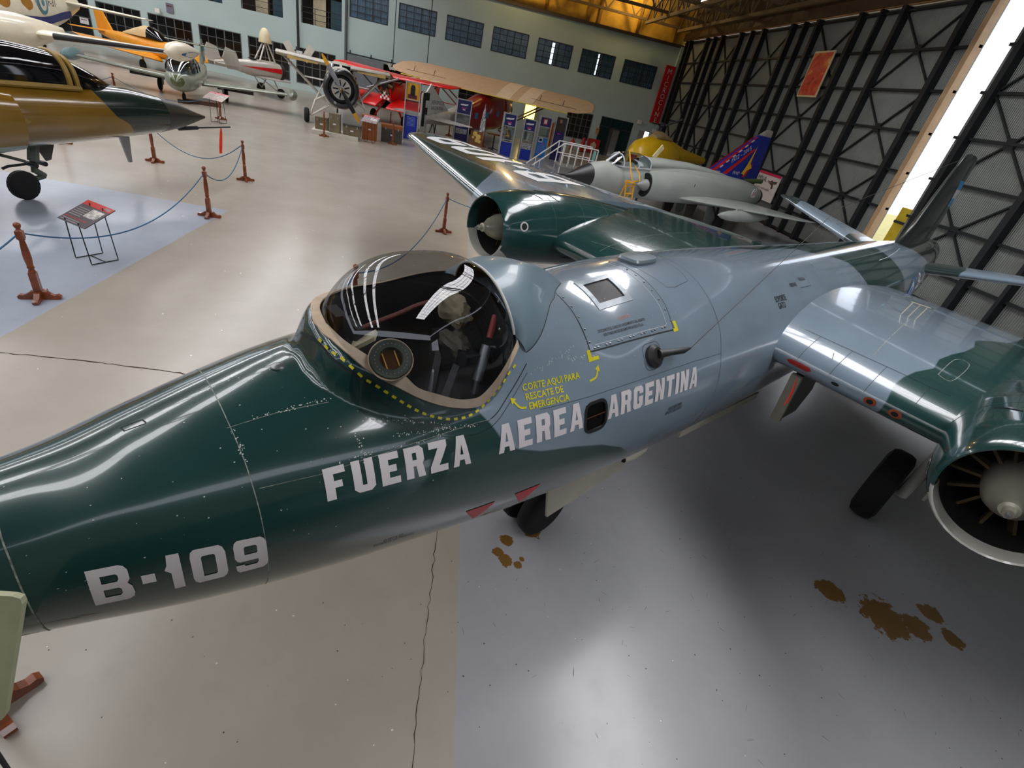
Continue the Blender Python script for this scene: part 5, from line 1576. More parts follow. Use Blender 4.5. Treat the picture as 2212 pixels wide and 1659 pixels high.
for sg in (1, -1):
    surf_of('wing', [(.5, 5.8, 1.2, 7.0, .045), (4.05, 11.7, 1.3, 1.0, .04)], M_gold, f2, sg)
    fin_of('canard', [(1.9, 5.5, .9, .05), (1.94, 5.7, .4, .05)], M_gold, f2, q=.9 * sg)
    io = body_of('air_intake', [(5.1, .28, 1.1, 2.05), (5.8, .34, 1.02, 2.16), (7.5, .34, 1.0, 2.18), (10, .15, 1.0, 2.0)], M_f2, f2, 24); io.location = (0, -.62 * sg, 0)
    Pz = np.array([v.co.z for v in io.data.vertices]); set_attr(io, 'green', np.full(len(Pz), -1.0)); set_attr(io, 'pale', 1.2 - Pz)
    MB().lathe([(.015, 4.85), (.22, 5.25), (.24, 5.5)], L(0, .66 * sg, 1.58), 18, 'X').build('shock_cone', M_gold, f2)
    tyre('main_wheel', (9.8, 1.5 * sg, .36), .36, .2, f2)
    tubes('main_strut', [(.06, (9.8, 1.36 * sg, .36), (9.7, 1.2 * sg, 1.2))], M_dsteel, f2)
def f2side(s, z):
    w = interp(s, [1.5, 2.3, 3.2, 4.4, 5.6], [.40, .52, .60, .66, .70]); zb = interp(s, [1.5, 2.3, 3.2, 4.4, 5.6], [1.2, 1.14, 1.08, 1.02, 1.0]); zt = interp(s, [1.5, 2.3, 3.2, 4.4, 5.6], [2.0, 2.14, 2.2, 2.28, 2.32])
    c, h = (zb + zt) / 2, (zt - zb) / 2
    return w * math.sqrt(max(0, 1 - ((z - c) / h) ** 2)) + .006
# the side towards the camera is the port side
def side_patch(name, poly, m, lift_=0.0):
    b = MB(); b.V = [L(s, f2side(s, z) + lift_, z) for s, z in poly]; b.F = [tuple(range(len(poly)))]; b.build(name, m, f2b, smooth=False)
side_patch('warning_triangle', [(3.92, 1.93), (4.40, 1.93), (4.04, 1.60)], mat('triangle_yellow', (214, 148, 30), .5))
side_patch('warning_triangle', [(3.98, 1.905), (4.32, 1.905), (4.06, 1.665)], mat('triangle_red', (150, 12, 12), .5), .004)
Mf = frame(L(3.02, f2side(2.75, 1.78) + .01, 1.76), (-1, .13, -.03), (0, .25, 1))
lettering('C-432', .17, Mf, mat('code_ochre', (196, 160, 70), .5), f2b)
MB().prism([(2.35, 1.18), (2.62, 1.18), (2.48, .55), (2.40, .55)], -.02, .02, 'Y').build('ventral_aerial', M_steel, f2, smooth=False)
tyre('nose_wheel', (4.85, 0, .28), .28, .16, f2)
M_olive = mat('strut_olive', (84, 88, 76), .5)
tubes('nose_strut', [(.10, (4.45, .0, 1.1), (4.55, 0, .72)), (.06, (4.55, 0, .75), (4.58, 0, .5)), (.05, (4.42, .0, .42), (4.85, .11, .28)), (.06, (4.58, 0, .55), (4.42, 0, .42)), (.03, (5.6, 0, 1.05), (4.7, 0, .72))], M_olive, f2)
tubes('steering_jack', [(.05, (4.6, .12, .66), (4.6, -.12, .66)), (.025, (4.55, 0, .68), (5.0, .05, .64), (5.1, .06, .6)), (.05, (4.38, .1, .66), (4.38, -.06, .66))], M_dsteel, f2)
MB().prism([(4.05, 1.05), (4.45, 1.05), (4.3, .7), (4.2, .72)], -.03, .0, 'Y').build('nose_gear_door', mat('door_inner', (70, 64, 58), .6), f2, smooth=False)
o = MB().prism([(5.6, .98), (6.6, .98), (6.6, .55), (5.55, .45)], 0, .03, 'Y').build('gear_door', mat('door_pale', (168, 172, 164), .5), f2, smooth=False); o.location = (0, -.45, 0)
V = [L(5.95 + .19 * math.cos(a), .46 + .03 * 0 - .0, .72 + .17 * math.sin(a)) for a in [2 * math.pi * k / 24 for k in range(24)]]
d_ = MB().tube([(v[0], -.49, v[2]) for v in V] + [(V[0][0], -.49, V[0][2])], .02, 6).build('ring_marking', M_ink, o); d_.location = (0, .45, 0)
# streamer on the probe
V = []; F = []
for i, (dx, z, w) in enumerate(((0, 1.25, .02), (.02, 1.1, .05), (.05, .9, .06), (.08, .7, .06), (.1, .55, .05))):
    V += [L(-.55 - w, dx, z), L(-.55 + w, dx, z)]
    if i: F.append((2 * i - 2, 2 * i, 2 * i + 1, 2 * i - 1))
o = from_py('warning_streamer', V, F, mat('orange_red_streamer', (255, 62, 20), .7), None)
o.matrix_world = Matrix.Translation((-7.05, 15.75, 0)) @ Matrix.Rotation(math.radians(251), 4, 'Z')
tag(o, 'orange-red warning streamer hanging from the nose probe of the brown fighter', 'streamer')

# ------------------------------------------------------------------ small camouflaged jet with a bubble cockpit
f3 = thing('liaison_jet', 'small green and grey camouflaged jet with round glazed cockpit and wing-tip tanks', 'airplane', (-13.7, 28.3, 0), math.radians(106))
M_f3 = mat('jet_grey_green', (128, 134, 118), .3, coat=.5, var=.2, scale=.9)
M_f3g = mat('jet_green', (74, 84, 44), .25, coat=.5, var=.25)
b3 = body_of('fuselage', [(-.15, .05, .85, 1.0), (0, .3, .66, 1.2), (.4, .55, .52, 1.42), (1.0, .68, .46, 1.52), (2.0, .72, .45, 1.55), (3.5, .7, .5, 1.5), (5, .6, .58, 1.45), (7, .35, .8, 1.4), (8.6, .14, 1.0, 1.35)], M_f3, f3, 28, step=.2)
body_of('nose_cap', [(-.2, .05, .88, .98), (-.06, .24, .74, 1.16), (.2, .44, .62, 1.34)], M_f3g, f3, 22)
c3 = shell('canopy', [(.15, .2, 1.2, 1.36), (.5, .48, 1.3, 1.75), (1.1, .62, 1.35, 2.0), (1.9, .66, 1.38, 2.08), (2.8, .6, 1.38, 1.98), (3.6, .4, 1.38, 1.7), (4.2, .2, 1.38, 1.5)], glass('bubble_glass', (150, 165, 175), .25), f3)
for s, w, zt in ((.75, .56, 1.86), (1.6, .655, 2.06), (2.6, .62, 2.01)):
    MB().tube([L(s, w * math.cos(t), 1.34 + (zt - 1.34) * math.sin(t) ** .8) for t in [math.pi * k / 14 for k in range(15)]], .025, 6).build('canopy_bow', M_dsteel, c3)
for q in (.3, -.3): MB().box(L(1.9, q, 1.45), (.4, .42, .55)).build('seat', mat('seat_tan', (110, 96, 70), .8), f3, smooth=False)
for sg in (1, -1):
    surf_of('wing', [(.5, 2.7, .78, 2.2, .12), (4.75, 3.1, .98, 1.2, .11)], M_f3, f3, sg)
    t3 = MB().lathe([(.02, 2.3), (.14, 2.5), (.25, 2.95), (.28, 3.5), (.24, 4.2), (.12, 4.9), (.02, 5.3)], L(0, 4.95 * sg, 1.0), 18, 'X').build('tip_tank', M_f3 if sg > 0 else mat('tank_teal', (110, 144, 150), .3), f3)
    tyre('main_wheel', (4.2, 1.55 * sg, .3), .3, .16, f3)
    tubes('main_strut', [(.05, (4.2, 1.42 * sg, .3), (4.15, 1.38 * sg, .8))], M_pale, f3)
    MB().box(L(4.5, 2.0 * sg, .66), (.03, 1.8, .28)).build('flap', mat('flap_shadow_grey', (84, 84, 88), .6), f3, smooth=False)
    surf_of('tailplane', [(.05, 8.0, 2.3, 1.0, .09), (1.8, 8.3, 2.3, .6, .08)], M_f3, f3, sg)
tyre('nose_wheel', (1.1, 0, .2), .2, .12, f3)
tubes('nose_strut', [(.045, (1.1, 0, .2), (1.05, 0, .6))], mat('strut_ochre', (134, 110, 62), .5), f3)
fn3 = fin_of('fin', [(1.2, 6.9, 2.0, .08), (2.3, 8.1, 1.0, .07), (2.6, 8.35, .7, .05)], M_f3, f3)
for k, m in enumerate((mat('flag_sky', (96, 178, 214), .5), M_mark, mat('flag_sky', (96, 178, 214), .5))):
    for sg in (1, -1): MB().box(L(8.75 + .08 * (1 - k), .06 * sg, 2.15 - .26 * k), (.62, .02, .26)).build('flag_band', m, fn3, smooth=False)
ch = thing('wheel_chock', 'brown wooden chocks bar beside the nose wheel of the small camouflaged jet', 'chock', (-13.2, 29.6, 0), math.radians(30))
MB().box((0, 0, .09), (1.5, .22, .18)).build('bar', mat('chock_brown', (70, 44, 26), .7), ch, smooth=False); MB().box((-.9, -.3, .07), (.5, .18, .14)).build('block', mat('chock_brown', (70, 44, 26), .7), ch, smooth=False)

# ------------------------------------------------------------------ white twin with tip tank
f4 = thing('white_twin', 'white twin-engined airplane marked F-31 with blue stripe and wing-tip tank, at the upper left corner', 'airplane', (-18.64, 19.2, 0), math.radians(94.6))
M_f4 = mat('cream_white', (226, 216, 192), .35, coat=.4, var=.05)
b4 = body_of('fuselage', [(0, .1, 2.0, 2.3), (1, .6, 1.6, 2.9), (2.2, .8, 1.5, 3.4), (4, .85, 1.5, 3.6), (7, .85, 1.55, 3.6), (9, .7, 1.75, 3.55), (11, .45, 2.2, 3.45), (12.6, .18, 2.8, 3.3)], M_f4, f4, 28, step=.3)
M_navy = mat('navy_stripe', (34, 44, 104), .4)
for sg in (1, -1):
    V = []; F = []
    for i, s in enumerate(np.linspace(1.5, 11.3, 30)):
        w = interp(s, [1, 2.2, 4, 7, 9, 11, 12.6], [.6, .8, .85, .85, .7, .45, .18]) * 1.012
        z = 2.28 + .35 * sstep((s - 8.2) / 3.2); V += [L(s, sg * w, z - .14), L(s, sg * w, z + .14)]
        if i: F.append((2 * i - 2, 2 * i, 2 * i + 1, 2 * i - 1))
    from_py('stripe', V, F, M_navy, b4)
    for k in range(4):
        wn = MB().prism([(.26 * math.cos(a) * (1 if abs(math.cos(a)) < .5 else 1.3), .24 * math.sin(a)) for a in [2 * math.pi * j / 16 for j in range(16)]], -.02, .02, 'Y').build('cabin_window', mat('amber_window', (168, 116, 44), .3), f4, smooth=False)
        wn.location = L(3.2 + 1.45 * k, (.86 if k < 3 else .80) * sg, 2.85)
    surf_of('wing', [(.5, 3.1, 2.0, 2.6, .14), (3.0, 3.1, 2.1, 2.3, .13), (7.7, 3.3, 2.42, 1.35, .12)], M_f4, f4, sg, 14)
    surf_of('deicing_boot', [(3.9, 3.12, 2.165, .34, .6), (7.4, 3.26, 2.42, .26, .42)], M_black, f4, sg, 10)
    nc = body_of('engine_nacelle', [(1.0, .48, 1.55, 2.6), (1.6, .54, 1.5, 2.68), (3.0, .52, 1.55, 2.66), (4.5, .35, 1.8, 2.5), (5.6, .1, 2.1, 2.35)], M_f4, f4, 26); nc.location = (0, -2.9 * sg, 0)
    o = MB().lathe([(.44, .98), (.44, 1.05), (.2, .95), (.16, .7), (.02, .5)], (0, 0, 2.07), 22, 'X').build('cowl_front', M_dark, nc)
    for k in range(3):
        a = 2.1 * k + .5
        MB().bar((.72, .15 * math.cos(a), 2.07 + .15 * math.sin(a)), (.74, 1.05 * math.cos(a), 2.07 + 1.05 * math.sin(a)), .14, .03).build('propeller_blade', M_black, nc, smooth=False)
    tt = MB().lathe([(.02, 2.7), (.17, 2.8), (.28, 3.1), (.33, 3.6), (.29, 4.3), (.16, 5.1), (.02, 5.8)], L(0, 7.8 * sg, 2.5), 22, 'X').build('tip_tank', M_f4, f4)
    V = []; F = []
    for i, s in enumerate(np.linspace(3.0, 5.2, 14)):
        r = interp(s, [2.7, 2.8, 3.1, 3.6, 4.3, 5.1, 5.8], [.02, .17, .28, .33, .29, .16, .02]) * 1.01; h = .10 * math.sin(math.pi * i / 13) + .002
        for z in (-h, h): V.append(L(s, 7.8 * sg - sg * -math.sqrt(max(0, r * r - (z - .04) ** 2)) if False else 7.8 * sg + math.sqrt(max(0, r * r - (z - .05) ** 2)), 2.5 + z - .05))
        if i: F.append((2 * i - 2, 2 * i, 2 * i + 1, 2 * i - 1))
    from_py('tank_stripe', V, F, mat('tank_blue', (34, 92, 168), .4), tt)
    tyre('main_wheel', (3.9, 2.9 * sg, .34), .34, .22, f4)
    tubes('main_strut', [(.07, (3.9, 2.75 * sg, .34), (3.8, 2.75 * sg, 1.7)), (.05, (4.6, 2.75 * sg, 1.7), (3.9, 2.75 * sg, .8))], M_dsteel, f4)
    surf_of('tailplane', [(.1, 11.0, 3.1, 1.7, .09), (3.4, 11.7, 3.1, .9, .08)], M_f4, f4, sg)
tyre('nose_wheel', (1.0, 0, .28), .28, .18, f4); tubes('nose_strut', [(.05, (1.0, 0, .28), (1.0, 0, 1.75))], M_dsteel, f4)
fin_of('fin', [(3.2, 9.8, 3.0, .08), (5.2, 11.6, 1.4, .08)], M_f4, f4)
def ring_on(par, c, r, m, ny=1, h=0.0):
    V = [L(c[0], c[1] + h, c[2])] + [L(c[0] + r * math.cos(a), c[1] + h - .12 * r * math.cos(a), c[2] + r * math.sin(a)) for a in [2 * math.pi * k / 24 for k in range(24)]]
    return from_py('roundel_marking', V, [(0, k + 1, (k + 1) % 24 + 1) for k in range(24)], m, par)
M_tealr = mat('roundel_teal', (72, 128, 144), .5)
ring_on(b4, (8.7, .745, 2.95), .42, M_tealr, h=.0); ring_on(b4, (8.7, .745, 2.95), .29, M_f4, h=.01); ring_on(b4, (8.7, .745, 2.95), .12, M_tealr, h=.02)
lettering('F-31', .42, frame(L(9.15, .70, 2.86), (1, .12, 0), (0, 0, 1)), M_ink, b4)

# ------------------------------------------------------------------ yellow trainer behind
f5 = thing('yellow_trainer', 'yellow low-wing trainer with long glazed canopy, standing behind the white wing', 'airplane', (-19.0, 40.2, 0), math.radians(149))
M_f5 = mat('trainer_yellow', (226, 148, 20), .4, coat=.3, var=.06)
body_of('fuselage', [(-.2, .3, 1.0, 1.7), (.2, .5, .85, 1.8), (1.2, .56, .8, 1.85), (3, .56, .75, 1.85), (5, .5, .85, 1.8), (7, .3, 1.05, 1.7), (8.6, .1, 1.3, 1.6)], M_f5, f5, 24)
shell('canopy', [(1.35, .3, 1.84, 1.88), (1.9, .42, 1.84, 2.3), (2.7, .46, 1.84, 2.5)], M_smoke, f5)
shell('turtle_deck', [(2.7, .46, 1.84, 2.5), (3.3, .44, 1.82, 2.48), (4.2, .36, 1.8, 2.25), (5.6, .2, 1.75, 1.85)], mat('cream_deck', (216, 186, 136), .5), f5)
for sg in (1, -1):
    yw = surf_of('wing', [(.4, 1.6, .95, 2.4, .13), (4.6, 2.1, 1.35, 1.3, .12)], M_f5, f5, sg); yw.rotation_euler = (0, -.22, 0); yw.location = (0, 0, -.58)
    yw = surf_of('wing_tip', [(4.6, 2.1, 1.35, 1.3, .12), (4.95, 2.35, 1.38, .8, .06)], M_black, f5, sg); yw.rotation_euler = (0, -.22, 0); yw.location = (0, 0, -.58)
    tyre('main_wheel', (2.1, 1.3 * sg, .3), .3, .16, f5); tubes('main_strut', [(.05, (2.1, 1.2 * sg, .3), (2.2, 1.2 * sg, .95))], M_f5, f5)
    surf_of('tailplane', [(.1, 7.6, 1.55, 1.2, .09), (1.9, 7.9, 1.55, .8, .08)], M_f5, f5, sg)
tyre('nose_wheel', (.4, 0, .25), .25, .14, f5); tubes('nose_strut', [(.045, (.4, 0, .25), (.4, 0, .9))], M_f5, f5)
fin_of('fin', [(1.6, 6.9, 1.9, .08), (2.8, 7.9, 1.0, .07)], M_f5, f5)
MB().lathe([(.02, -.75), (.16, -.5), (.24, -.2)], (0, 0, 1.35), 16, 'X').build('spinner', M_f5, f5)
for k in range(2): MB().bar((-.5, 0, 1.35), (-.5, .3 - .6 * k, 1.35 + 1.0 * (1 if k else -1)), .14, .03).build('propeller_blade', M_black, f5, smooth=False)

# ------------------------------------------------------------------ silver autogiro
f6 = thing('autogiro', 'silver autogiro with red side flash and four-legged rotor pylon, near the back windows', 'airplane', (-13.3, 41.6, 0), math.radians(230))
M_f6 = mat('silver_dope', (188, 182, 172), .3, .25, coat=.3, var=.06)
b6 = body_of('fuselage', [(0, .42, 1.05, 1.95), (.4, .5, .95, 2.05), (1.3, .48, .95, 2.05), (2.2, .38, 1.05, 1.98), (3.3, .20, 1.25, 1.8), (4.4, .06, 1.35, 1.6)], M_f6, f6, 24)
MB().lathe([(.5, .02), (.48, -.2), (.3, -.25), (.15, -.3), (.05, -.42)], (0, 0, 1.5), 18, 'X').build('engine_cowl', M_dsteel, f6)
for sg in (1, -1):
    MB().prism([(.1, 1.42), (.1, 1.72), (1.9, 1.62), (3.0, 1.55), (1.9, 1.5)], -.008, .008, 'Y').build('side_flash', mat('flash_red', (196, 24, 24), .4), f6, smooth=False).location = (0, -.505 * sg, 0)
    surf_of('stub_wing', [(.4, .7, 1.05, 1.3, .12), (2.6, .8, 1.15, .9, .1)], M_f6, f6, sg)
    MB().prism([(.0, .0), (.9, .0), (1.15, .6), (.9, 1.15), (.3, 1.0)], -.03, .03, 'Y').build('tail_fin', M_f6, f6).location = (3.3, -1.1 * sg, 1.3)
    surf_of('tailplane', [(.05, 3.5, 1.5, .9, .09), (1.25, 3.5, 1.5, .9, .08)], M_f6, f6, sg)
    tyre('main_wheel', (.7, 1.2 * sg, .3), .3, .14, f6); tubes('main_strut', [(.04, (.7, 1.1 * sg, .3), (.7, .4 * sg, 1.05)), (.03, (.7, 1.1 * sg, .3), (1.6, .4 * sg, 1.0))], M_f6, f6)
tubes('rotor_pylon', [(.05, (.45, .3, 2.0), (.85, .12, 3.1)), (.05, (.45, -.3, 2.0), (.85, -.12, 3.1)), (.05, (1.55, .3, 2.0), (1.0, .12, 3.1)), (.05, (1.55, -.3, 2.0), (1.0, -.12, 3.1))], M_f6, f6)
MB().lathe([(.40, 3.05), (.42, 3.1), (.30, 3.6), (.16, 3.85), (.05, 3.9)], (.92, 0, 0), 20).build('rotor_hub_cover', mat('cream_cone', (212, 198, 160), .5), f6)
MB().lathe([(.25, 2.02), (.27, 2.06), (.2, 2.07)], L(1.9, 0, 0), 16).build('cockpit_rim', M_dark, f6)

# ------------------------------------------------------------------ grey radial-engined high-wing
f7 = thing('bush_plane', 'grey high-wing bush plane with black cowl ring and yellow-tipped propeller', 'airplane', (-6.7, 30.7, 0), math.radians(104))
M_f7 = mat('dull_silver', (176, 170, 158), .4, .1, var=.08)
b7 = body_of('fuselage', [(.55, .86, 1.05, 2.75, 2.4), (1.2, .86, .92, 2.85, 2.7), (2.0, .8, .85, 3.15, 3), (4.0, .78, .9, 3.1, 3), (6.0, .5, 1.1, 2.6, 2.5), (8.5, .15, 1.4, 2.0)], M_f7, f7, 28)
cw = MB().lathe([(.82, .62), (.90, .5), (.93, .3), (.88, .08), (.79, .0), (.68, .03), (.62, .2), (.62, .5)], (0, 0, 1.95), 36, 'X').build('cowl_ring', mat('cowl_black', (24, 24, 26), .3, coat=.4), f7)
sh = MB().lathe([(.5, .24), (.5, .2), (.14, .14), (.02, .12)], (0, 0, 1.95), 28, 'X').build('cowl_shutter', mat('shutter_silver', (176, 172, 164), .4), cw)
for k in range(9):
    a = 2 * math.pi * k / 9
    MB().bar((.15, .16 * math.cos(a), 1.95 + .16 * math.sin(a)), (.19, .42 * math.cos(a), 1.95 + .42 * math.sin(a)), .06, .06).build('cooling_slot', M_dark, sh, smooth=False)
MB().lathe([(.08, .14), (.1, .0), (.07, -.14), (.02, -.18)], (0, 0, 1.95), 14, 'X').build('propeller_hub', mat('hub_bronze', (140, 110, 70), .4, .5), f7)
for sg in (1, -1):
    a = math.radians(56)
    d = Vector((0, math.cos(a) * sg, math.sin(a) * sg))
    c = Vector((-.04, 0, 1.95))
    pb_ = MB()
    pb_.loft([[tuple(c + d * r_ + Vector((x * .03, 0, 0)) + d.cross(Vector((1, 0, 0))) * (y * w_)) for x, y in ((-1, 0), (0, 1), (1, 0), (0, -1))] for r_, w_ in ((.08, .06), (.5, .11), (.9, .12), (1.2, .1))])
    o = pb_.build('propeller_blade', M_black if sg < 0 else M_steel, f7)
    MB().loft([[tuple(c + d * r_ + Vector((x * .026, 0, 0)) + d.cross(Vector((1, 0, 0))) * (y * w_)) for x, y in ((-1, 0), (0, 1), (1, 0), (0, -1))] for r_, w_ in ((1.2, .1), (1.5, .09), (1.72, .03))]).build('blade_tip', mat('tip_yellow', (214, 158, 30), .5), o)
M_wd = mat('bare_wing_ply', (196, 164, 96), .6)
for sg in (1, -1):
    surf_of('wing', [(.5, 1.2, 2.95, 2.0, .13), (2.6 if sg > 0 else 3.2, 1.3, 3.0, 1.9, .13)], M_f7, f7, sg)
    MB().box(L(1.35, (1.6 if sg > 0 else 1.9) * sg, 2.92), (.12, 1.5, .2)).build('leading_edge_panel', M_wd, f7, smooth=False)
    tubes('wing_strut', [(.05, (1.6, .75 * sg, 1.1), (2.0, (2.4 if sg > 0 else 2.9) * sg, 2.9)), (.04, (2.6, .75 * sg, 1.1), (2.7, (2.4 if sg > 0 else 2.9) * sg, 2.9))], M_f7, f7)
    tyre('main_wheel', (1.0, 1.75 * sg, .36), .36, .26, f7)
    tubes('gear_leg', [(.055, (1.0, 1.58 * sg, .36), (1.1, 1.3 * sg, 1.15), (1.2, .7 * sg, 1.5)), (.04, (1.0, 1.55 * sg, .36), (1.2, .6 * sg, .98)), (.04, (1.0, 1.55 * sg, .36), (2.2, .6 * sg, .95)), (.035, (1.1, 1.3 * sg, 1.15), (2.0, .7 * sg, 2.4))], mat('leg_white', (206, 200, 190), .4), f7)
    for k, s in enumerate((1.5, 2.3)): MB().box(L(s, .79 * sg, 2.1 + .25 * (1 - k)), (.4, .03, .5)).build('cabin_window', M_smoke, f7, smooth=False)
    surf_of('tailplane', [(.1, 7.4, 1.8, 1.2, .09), (2.0, 7.7, 1.8, .8, .08)], M_f7, f7, sg)
for q in (.36, -.36): MB().bar(L(1.0, q, 2.58), L(1.55, q * .9, 3.0), .52, .03).build('windscreen', M_smoke, f7, smooth=False)
fin_of('fin', [(1.8, 7.2, 1.6, .08), (3.0, 8.0, .8, .07)], M_f7, f7)
tyre('tail_wheel', (8.3, 0, .15), .15, .1, f7); tubes('tail_strut', [(.03, (8.3, 0, .15), (8.2, 0, 1.45))], M_dsteel, f7)
MB().prism([(-.16, .1), (.16, .1), (.12, -.06), (0, -.16), (-.12, -.06)], .0, .02, 'X').build('shield_badge', M_ink, f7, smooth=False).location = (.62, 0, 1.3)

# ------------------------------------------------------------------ red parasol racer
f8 = thing('red_racer', 'bright red airplane with checkered nose and white LV lettering on its wing', 'airplane', (-5.6, 38.0, 0), math.radians(66))
f8.scale = (1.28, 1.28, 1.28)
M_f8 = mat('racer_red', (226, 28, 24), .35, coat=.3, var=.05)
body_of('fuselage', [(.15, .36, 1.15, 1.9), (.8, .42, 1.0, 2.0), (2, .42, .95, 2.0), (4, .28, 1.05, 1.75), (6, .08, 1.2, 1.5)], M_f8, f8, 22)
eg = MB().lathe([(.15, -.05), (.22, 0), (.25, .2)], (0, 0, 1.85), 16, 'X').build('engine_crankcase', M_dsteel, f8)
for k in range(7):
    a = math.radians(90 + 360 / 7 * k)
    MB().tube([(.1, .2 * math.cos(a), 1.85 + .2 * math.sin(a)), (.1, .5 * math.cos(a), 1.85 + .5 * math.sin(a))], .09, 10).build('cylinder_head', mat('engine_bronze', (92, 70, 46), .5, .5), eg)
rgk = MB().lathe([(.5, .25), (.53, .2), (.5, .12), (.46, .2)], (0, 0, 1.85), 24, 'X').build('exhaust_ring', mat('exhaust_bronze', (110, 76, 40), .4, .5), f8)
M_chk = mat('check_white', (240, 236, 230), .4)
for i in range(4):
    for j in range(5):
        if (i + j) % 2 == 0:
            MB().box((.13 - .02 * i, -.22 + .11 * j, 1.2 + .11 * i), (.02, .11, .11)).build('check', M_chk, f8, smooth=False)
MB().box((.17, 0, 1.38), (.05, .66, .5)).build('nose_panel', M_f8, f8, smooth=False)
for sg in (1, -1):
    surf_of('upper_wing', [(0, .7, 2.1, 1.5, .13), (3.3, .8, 2.2, 1.3, .12), (3.6, 1.0, 2.21, .9, .05)], M_f8, f8, sg).rotation_euler = (0, -.12, 0)
    lw = surf_of('lower_wing', [(.3, .2, 1.0, 1.3, .12), (2.0, .3, 1.02, 1.2, .1)], M_f8, f8, sg); lw.rotation_euler = (0, -.42, 0); lw.location = (0, 0, -.25)
    tubes('wing_strut', [(.03, (.9, .35 * sg, 1.9), (1.0, .6 * sg, 2.15)), (.03, (.8, .4 * sg, 1.1), (1.2, 2.4 * sg, 2.2))], M_dsteel, f8)
    tyre('main_wheel', (.6, .95 * sg, .28), .28, .14, f8); tubes('gear_leg', [(.05, (.6, .85 * sg, .28), (.7, .35 * sg, 1.05))], M_f8, f8)
    surf_of('tailplane', [(.05, 5.3, 1.35, .8, .09), (1.3, 5.5, 1.35, .5, .08)], M_f8, f8, sg)
fin_of('fin', [(1.3, 5.0, 1.1, .08), (2.1, 5.6, .6, .07)], M_f8, f8)
lettering('LV-Z', .75, frame((.95, -.9, 2.36), (0, -1, .03), (1, 0, .12)), M_chk, f8)
for i in range(10):
    MB().box(L(1.0 + .1 * (i % 2), -.4 - .11 * i, 2.34), (.1, .13, .02)).build('check', M_chk, f8, smooth=False)
tyre('tail_wheel', (5.6, 0, .12), .12, .08, f8); tubes('tail_strut', [(.025, (5.6, 0, .12), (5.6, 0, 1.2))], M_dsteel, f8)
tubes('propeller', [(.05, (-.12, -.9, 1.5), (-.12, 0, 1.85), (-.12, .9, 2.2))], M_steel, f8)

# ------------------------------------------------------------------ red and tan mail plane
f9 = thing('mail_plane', 'red high-wing mail plane with wide tan wing and white fin lettered F', 'airplane', (3.14, 44.9, 0), math.radians(243))
M_tan = mat('tan_fabric', (206, 170, 134), .6, var=.06); M_tanl = mat('tan_light', (232, 204, 168), .6, var=.05)
M_f9 = mat('mail_red', (150, 16, 22), .35, coat=.3, var=.1); M_alu = mat('aluminium_dope', (196, 194, 188), .4, .1)
body_of('fuselage', [(.3, .4, 1.6, 2.8), (1.0, .75, 1.1, 3.2, 3), (2.5, .8, .8, 3.3, 3.2), (5, .8, .62, 2.95, 3.2), (7.6, .62, .75, 2.2, 3)], M_f9, f9, 28)
body_of('rear_fuselage', [(7.6, .62, .75, 2.2, 3), (9.5, .4, .85, 1.75, 2.6), (12.4, .1, .9, 1.35)], M_alu, f9, 24)
wg = MB()
rg = []
for q, le, ch in [(-8.0, 3.9, .5), (-7.8, 3.2, 1.5), (-7.2, 2.8, 2.3), (-6, 2.6, 2.7), (0, 2.6, 2.8), (6, 2.6, 2.7), (7.2, 2.8, 2.3), (7.8, 3.2, 1.5), (8.0, 3.9, .5)]:
    rg.append([L(le + x * ch, q, 3.02 + .004 * abs(q) + y * ch + .34 * (5.4 - le - x * ch)) for x, y in foil(14, .13, .02)])
wing9 = wg.loft(rg).build('wing', M_tan, f9, angle=50)
for q0 in (-1.2, -2.9):
    b = MB().loft([[L(2.59 + x * 2.82, q, 3.022 + .004 * abs(q) + y * 2.85 + .34 * (2.81 - x * 2.82)) for x, y in foil(14, .132, .02)] for q in (q0, q0 - 1.1)]).build('fabric_panel', M_tanl, wing9, angle=50)
M_yed = mat('yellow_edge', (226, 196, 60), .5)
MB().tube([L(5.38, -6.6, 3.03), L(5.42, 0, 3.01), L(5.38, 6.6, 3.03)], .035, 6).build('trailing_edge', M_yed, wing9)
for q0, q1 in ((-7, -3.6), (3.2, 6.6)):
    MB().bar(L(4.75, q0, 3.38), L(4.75, q1, 3.39), .03, .02).build('aileron_gap', M_dsteel, wing9, smooth=False)
    for t in (.3, .8): MB().tube([L(4.75, q0 + (q1 - q0) * t, 3.36), L(4.6, q0 + (q1 - q0) * t, 3.72)], .02, 6).build('aileron_horn', M_dsteel, wing9)
rud = MB().prism([(11.9, 1.0), (12.0, 3.05), (12.45, 2.6), (12.9, 2.5), (12.95, .6), (12.6, .35), (12.25, .4), (12.2, 1.0)], -.05, .05, 'Y').build('rudder', M_alu, f9, smooth=False)
MB().prism([(9.4, 1.55), (12.0, 3.0), (12.0, 1.2), (9.6, 1.35)], -.04, .04, 'Y').build('fin', M_alu, f9, smooth=False)
